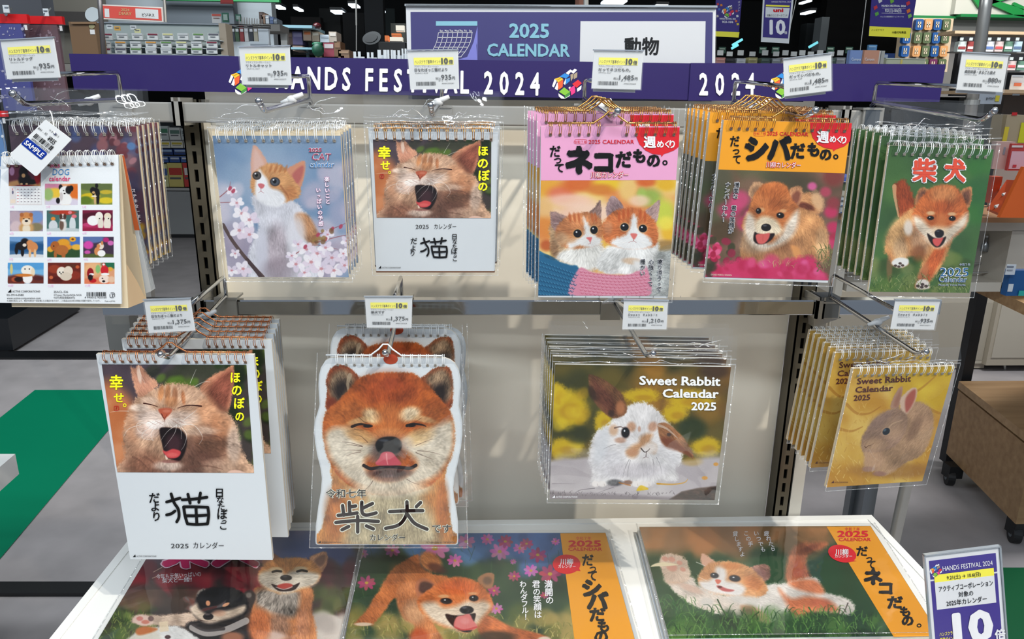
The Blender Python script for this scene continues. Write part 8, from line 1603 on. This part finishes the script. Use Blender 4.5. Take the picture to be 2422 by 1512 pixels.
# wooden chest on casters
ZC = .42
A_ = unz(2268,902, ZC); Bp = unz(2445,1040, ZC); D_ = unz(2640,900, ZC); e_ = D_ - A_
t = thing('wooden_chest', 'light oak chest on black casters at the right edge behind the rack', 'cabinet', (A_ + Bp) / 2 * np.array([1,1,0]))
M_oak = wood('chest_oak', (150,116,80),(176,142,104),1.6,.45); M_oakf = wood('chest_front', (142,108,74),(168,134,96),1.6,.5)
B = MB(); B.prism([q_ - np.array([0,0,.03]) for q_ in (A_, Bp, Bp + e_, A_ + e_)],(0,0,.03)); B.build('chest_top', M_oak, t)
ins = .01; B = MB(); B.prism([np.array([q_[0] + .008, q_[1] + .004,.09]) for q_ in (A_, Bp, Bp + e_, A_ + e_)],(0,0, ZC - .03 - .09 - .012)); B.build('chest_body', M_oakf, t)
B = MB(); B.prism([np.array([q_[0] + .03, q_[1] + .02, ZC - .043]) for q_ in (A_, Bp, Bp + e_, A_ + e_)],(0,0,.014)); B.build('shadow_gap', cm((30,22,18)), t)
for fx, fy in ((2246,1128),(2400,1262)):
    c = unz(fx, fy, .035); cst = None
    B = MB(); B.tube([c + np.array([-.013,.004,0]), c + np.array([.013,-.004,0])],.034,20); w_ = B.build('caster', mat('black_rubber', (20,21,23),.5, var=0), t, smooth=False)
    B = MB(); B.tube([c + np.array([-.015,.004,0]), c + np.array([.015,-.004,0])],.014,14); B.build('caster_hub', cm((90,96,100)), w_)
    B = MB(); B.box((c[0] - .018, c[1] - .02,.035),(c[0] + .04, c[1] + .03,.09)); B.build('caster_bracket', mat('black_rubber', (20,21,23),.5, var=0), t)
# -- left middle: goods shelf seen between the dog and kitten calendars
Ys = Yf(410,562)
Ym = Ys
t = thing('goods_shelf', 'grey metal goods shelf seen between the dog and kitten calendars', 'shelf', un(400,560, Ym))
B = MB(); B.pbox(60,452,520,554, Ym, .5); B.build('grey_plinth', cm((150,152,152)), t); B = MB(); B.pbox(60,554,520,562, Ym - .01,.5); B.build('kick_strip', cm((24,24,26)), t)
B = MB(); B.pbox(60,444,520,450, Ym - .03,.5); B.pbox(60,331,520,333.5, Ym + .05,.4); B.pbox(60,368,520,370, Ym + .02,.4); B.build('shelf_tier', M_satin, t); B = MB(); B.pbox(60,255,520,452, Ym + .45,.02); B.build('back_panel', cm((40,44,48)), t)
gs = [(372,298,398,331,(190,198,196),(70,130,100), 'white'),(400,302,426,331,(206,208,206),(90,120,110), 'cream white'),(428,304,452,331,(180,186,186),(120,130,130), 'grey white'),
      (374,334,402,350,(216,216,206),(206,186,60), 'white and yellow'),(404,334,432,350,(212,212,202),(190,170,60), 'ivory and yellow'),(435,334,456,350,(206,206,200),(176,160,70), 'grey and yellow'),
      (375,352,408,366,(30,60,120),(150,176,206), 'navy'),(411,352,446,366,(34,66,130),(160,180,210), 'deep blue'),(376,370,398,384,(50,90,160),(206,210,214), 'mid blue'),(401,370,425,384,(40,78,150),(190,200,214), 'royal blue'),(428,370,452,384,(60,100,170),(206,206,206), 'bright blue'),
      (376,388,397,442,(206,206,150),(60,90,150), 'pale yellow'),(398,386,432,442,(206,190,110),(190,60,50), 'yellow and red'),(434,386,457,442,(196,60,56),(222,214,210), 'red')]
for i, (x0, y0, x1, y1, c, c2, cn) in enumerate(gs):
    item('shelf_goods', '%s pack on the metal shelf between the dog and kitten calendars' % cn, 'package', (x0, y0, x1, y1), Ym + .0,.05, c, [((x0 + 2, y0 + (y1 - y0) * .2, x1 - 2, y0 + (y1 - y0) * .5), c2, 'pack_print'),((x0 + 4, y0 + (y1 - y0) * .6, x1 - 4, y0 + (y1 - y0) * .68),(90,90,96), 'print_line')], 'packs on the metal shelf', part='pack_body')
# low black cabinet, white slab table at left
g4 = [unz(190,739,0), unz(33,836,0), unz(-260,836,0), unz(-200,739,0)]
t = thing('black_cabinet', 'low black cabinet on the floor left, under the dog sample calendar', 'cabinet', sum(g4) / 4)
B = MB(); B.prism([np.array([q_[0], q_[1],.02]) for q_ in g4],(0,0,.2)); B.build('cabinet_body', mat('black_gloss', (26,29,33),.3, var=.05), t); B = MB(); B.prism([np.array([q_[0] - .03, q_[1] - .0,0]) for q_ in g4],(0,0,.02)); B.build('plinth', cm((12,12,13)), t)
ZS = .5; s4 = [unz(36,1074, ZS), unz(-260,1074, ZS), unz(-420,1400, ZS), unz(-130,1215, ZS)]
t = thing('white_slab_table', 'corner of a thick white low table at the left edge over the green floor', 'table', s4[0] * np.array([1,1,0]))
B = MB(); B.prism([q_ - np.array([0,0,.065]) for q_ in s4],(0,0,.065)); B.build('table_top', M_tbl, t)
B = MB()
c0 = s4[0] * .5 + s4[2] * .5; B.box((c0[0] - .03, c0[1] - .03,0),(c0[0] + .03, c0[1] + .03, ZS - .065)); B.build('leg', M_tbl, t)
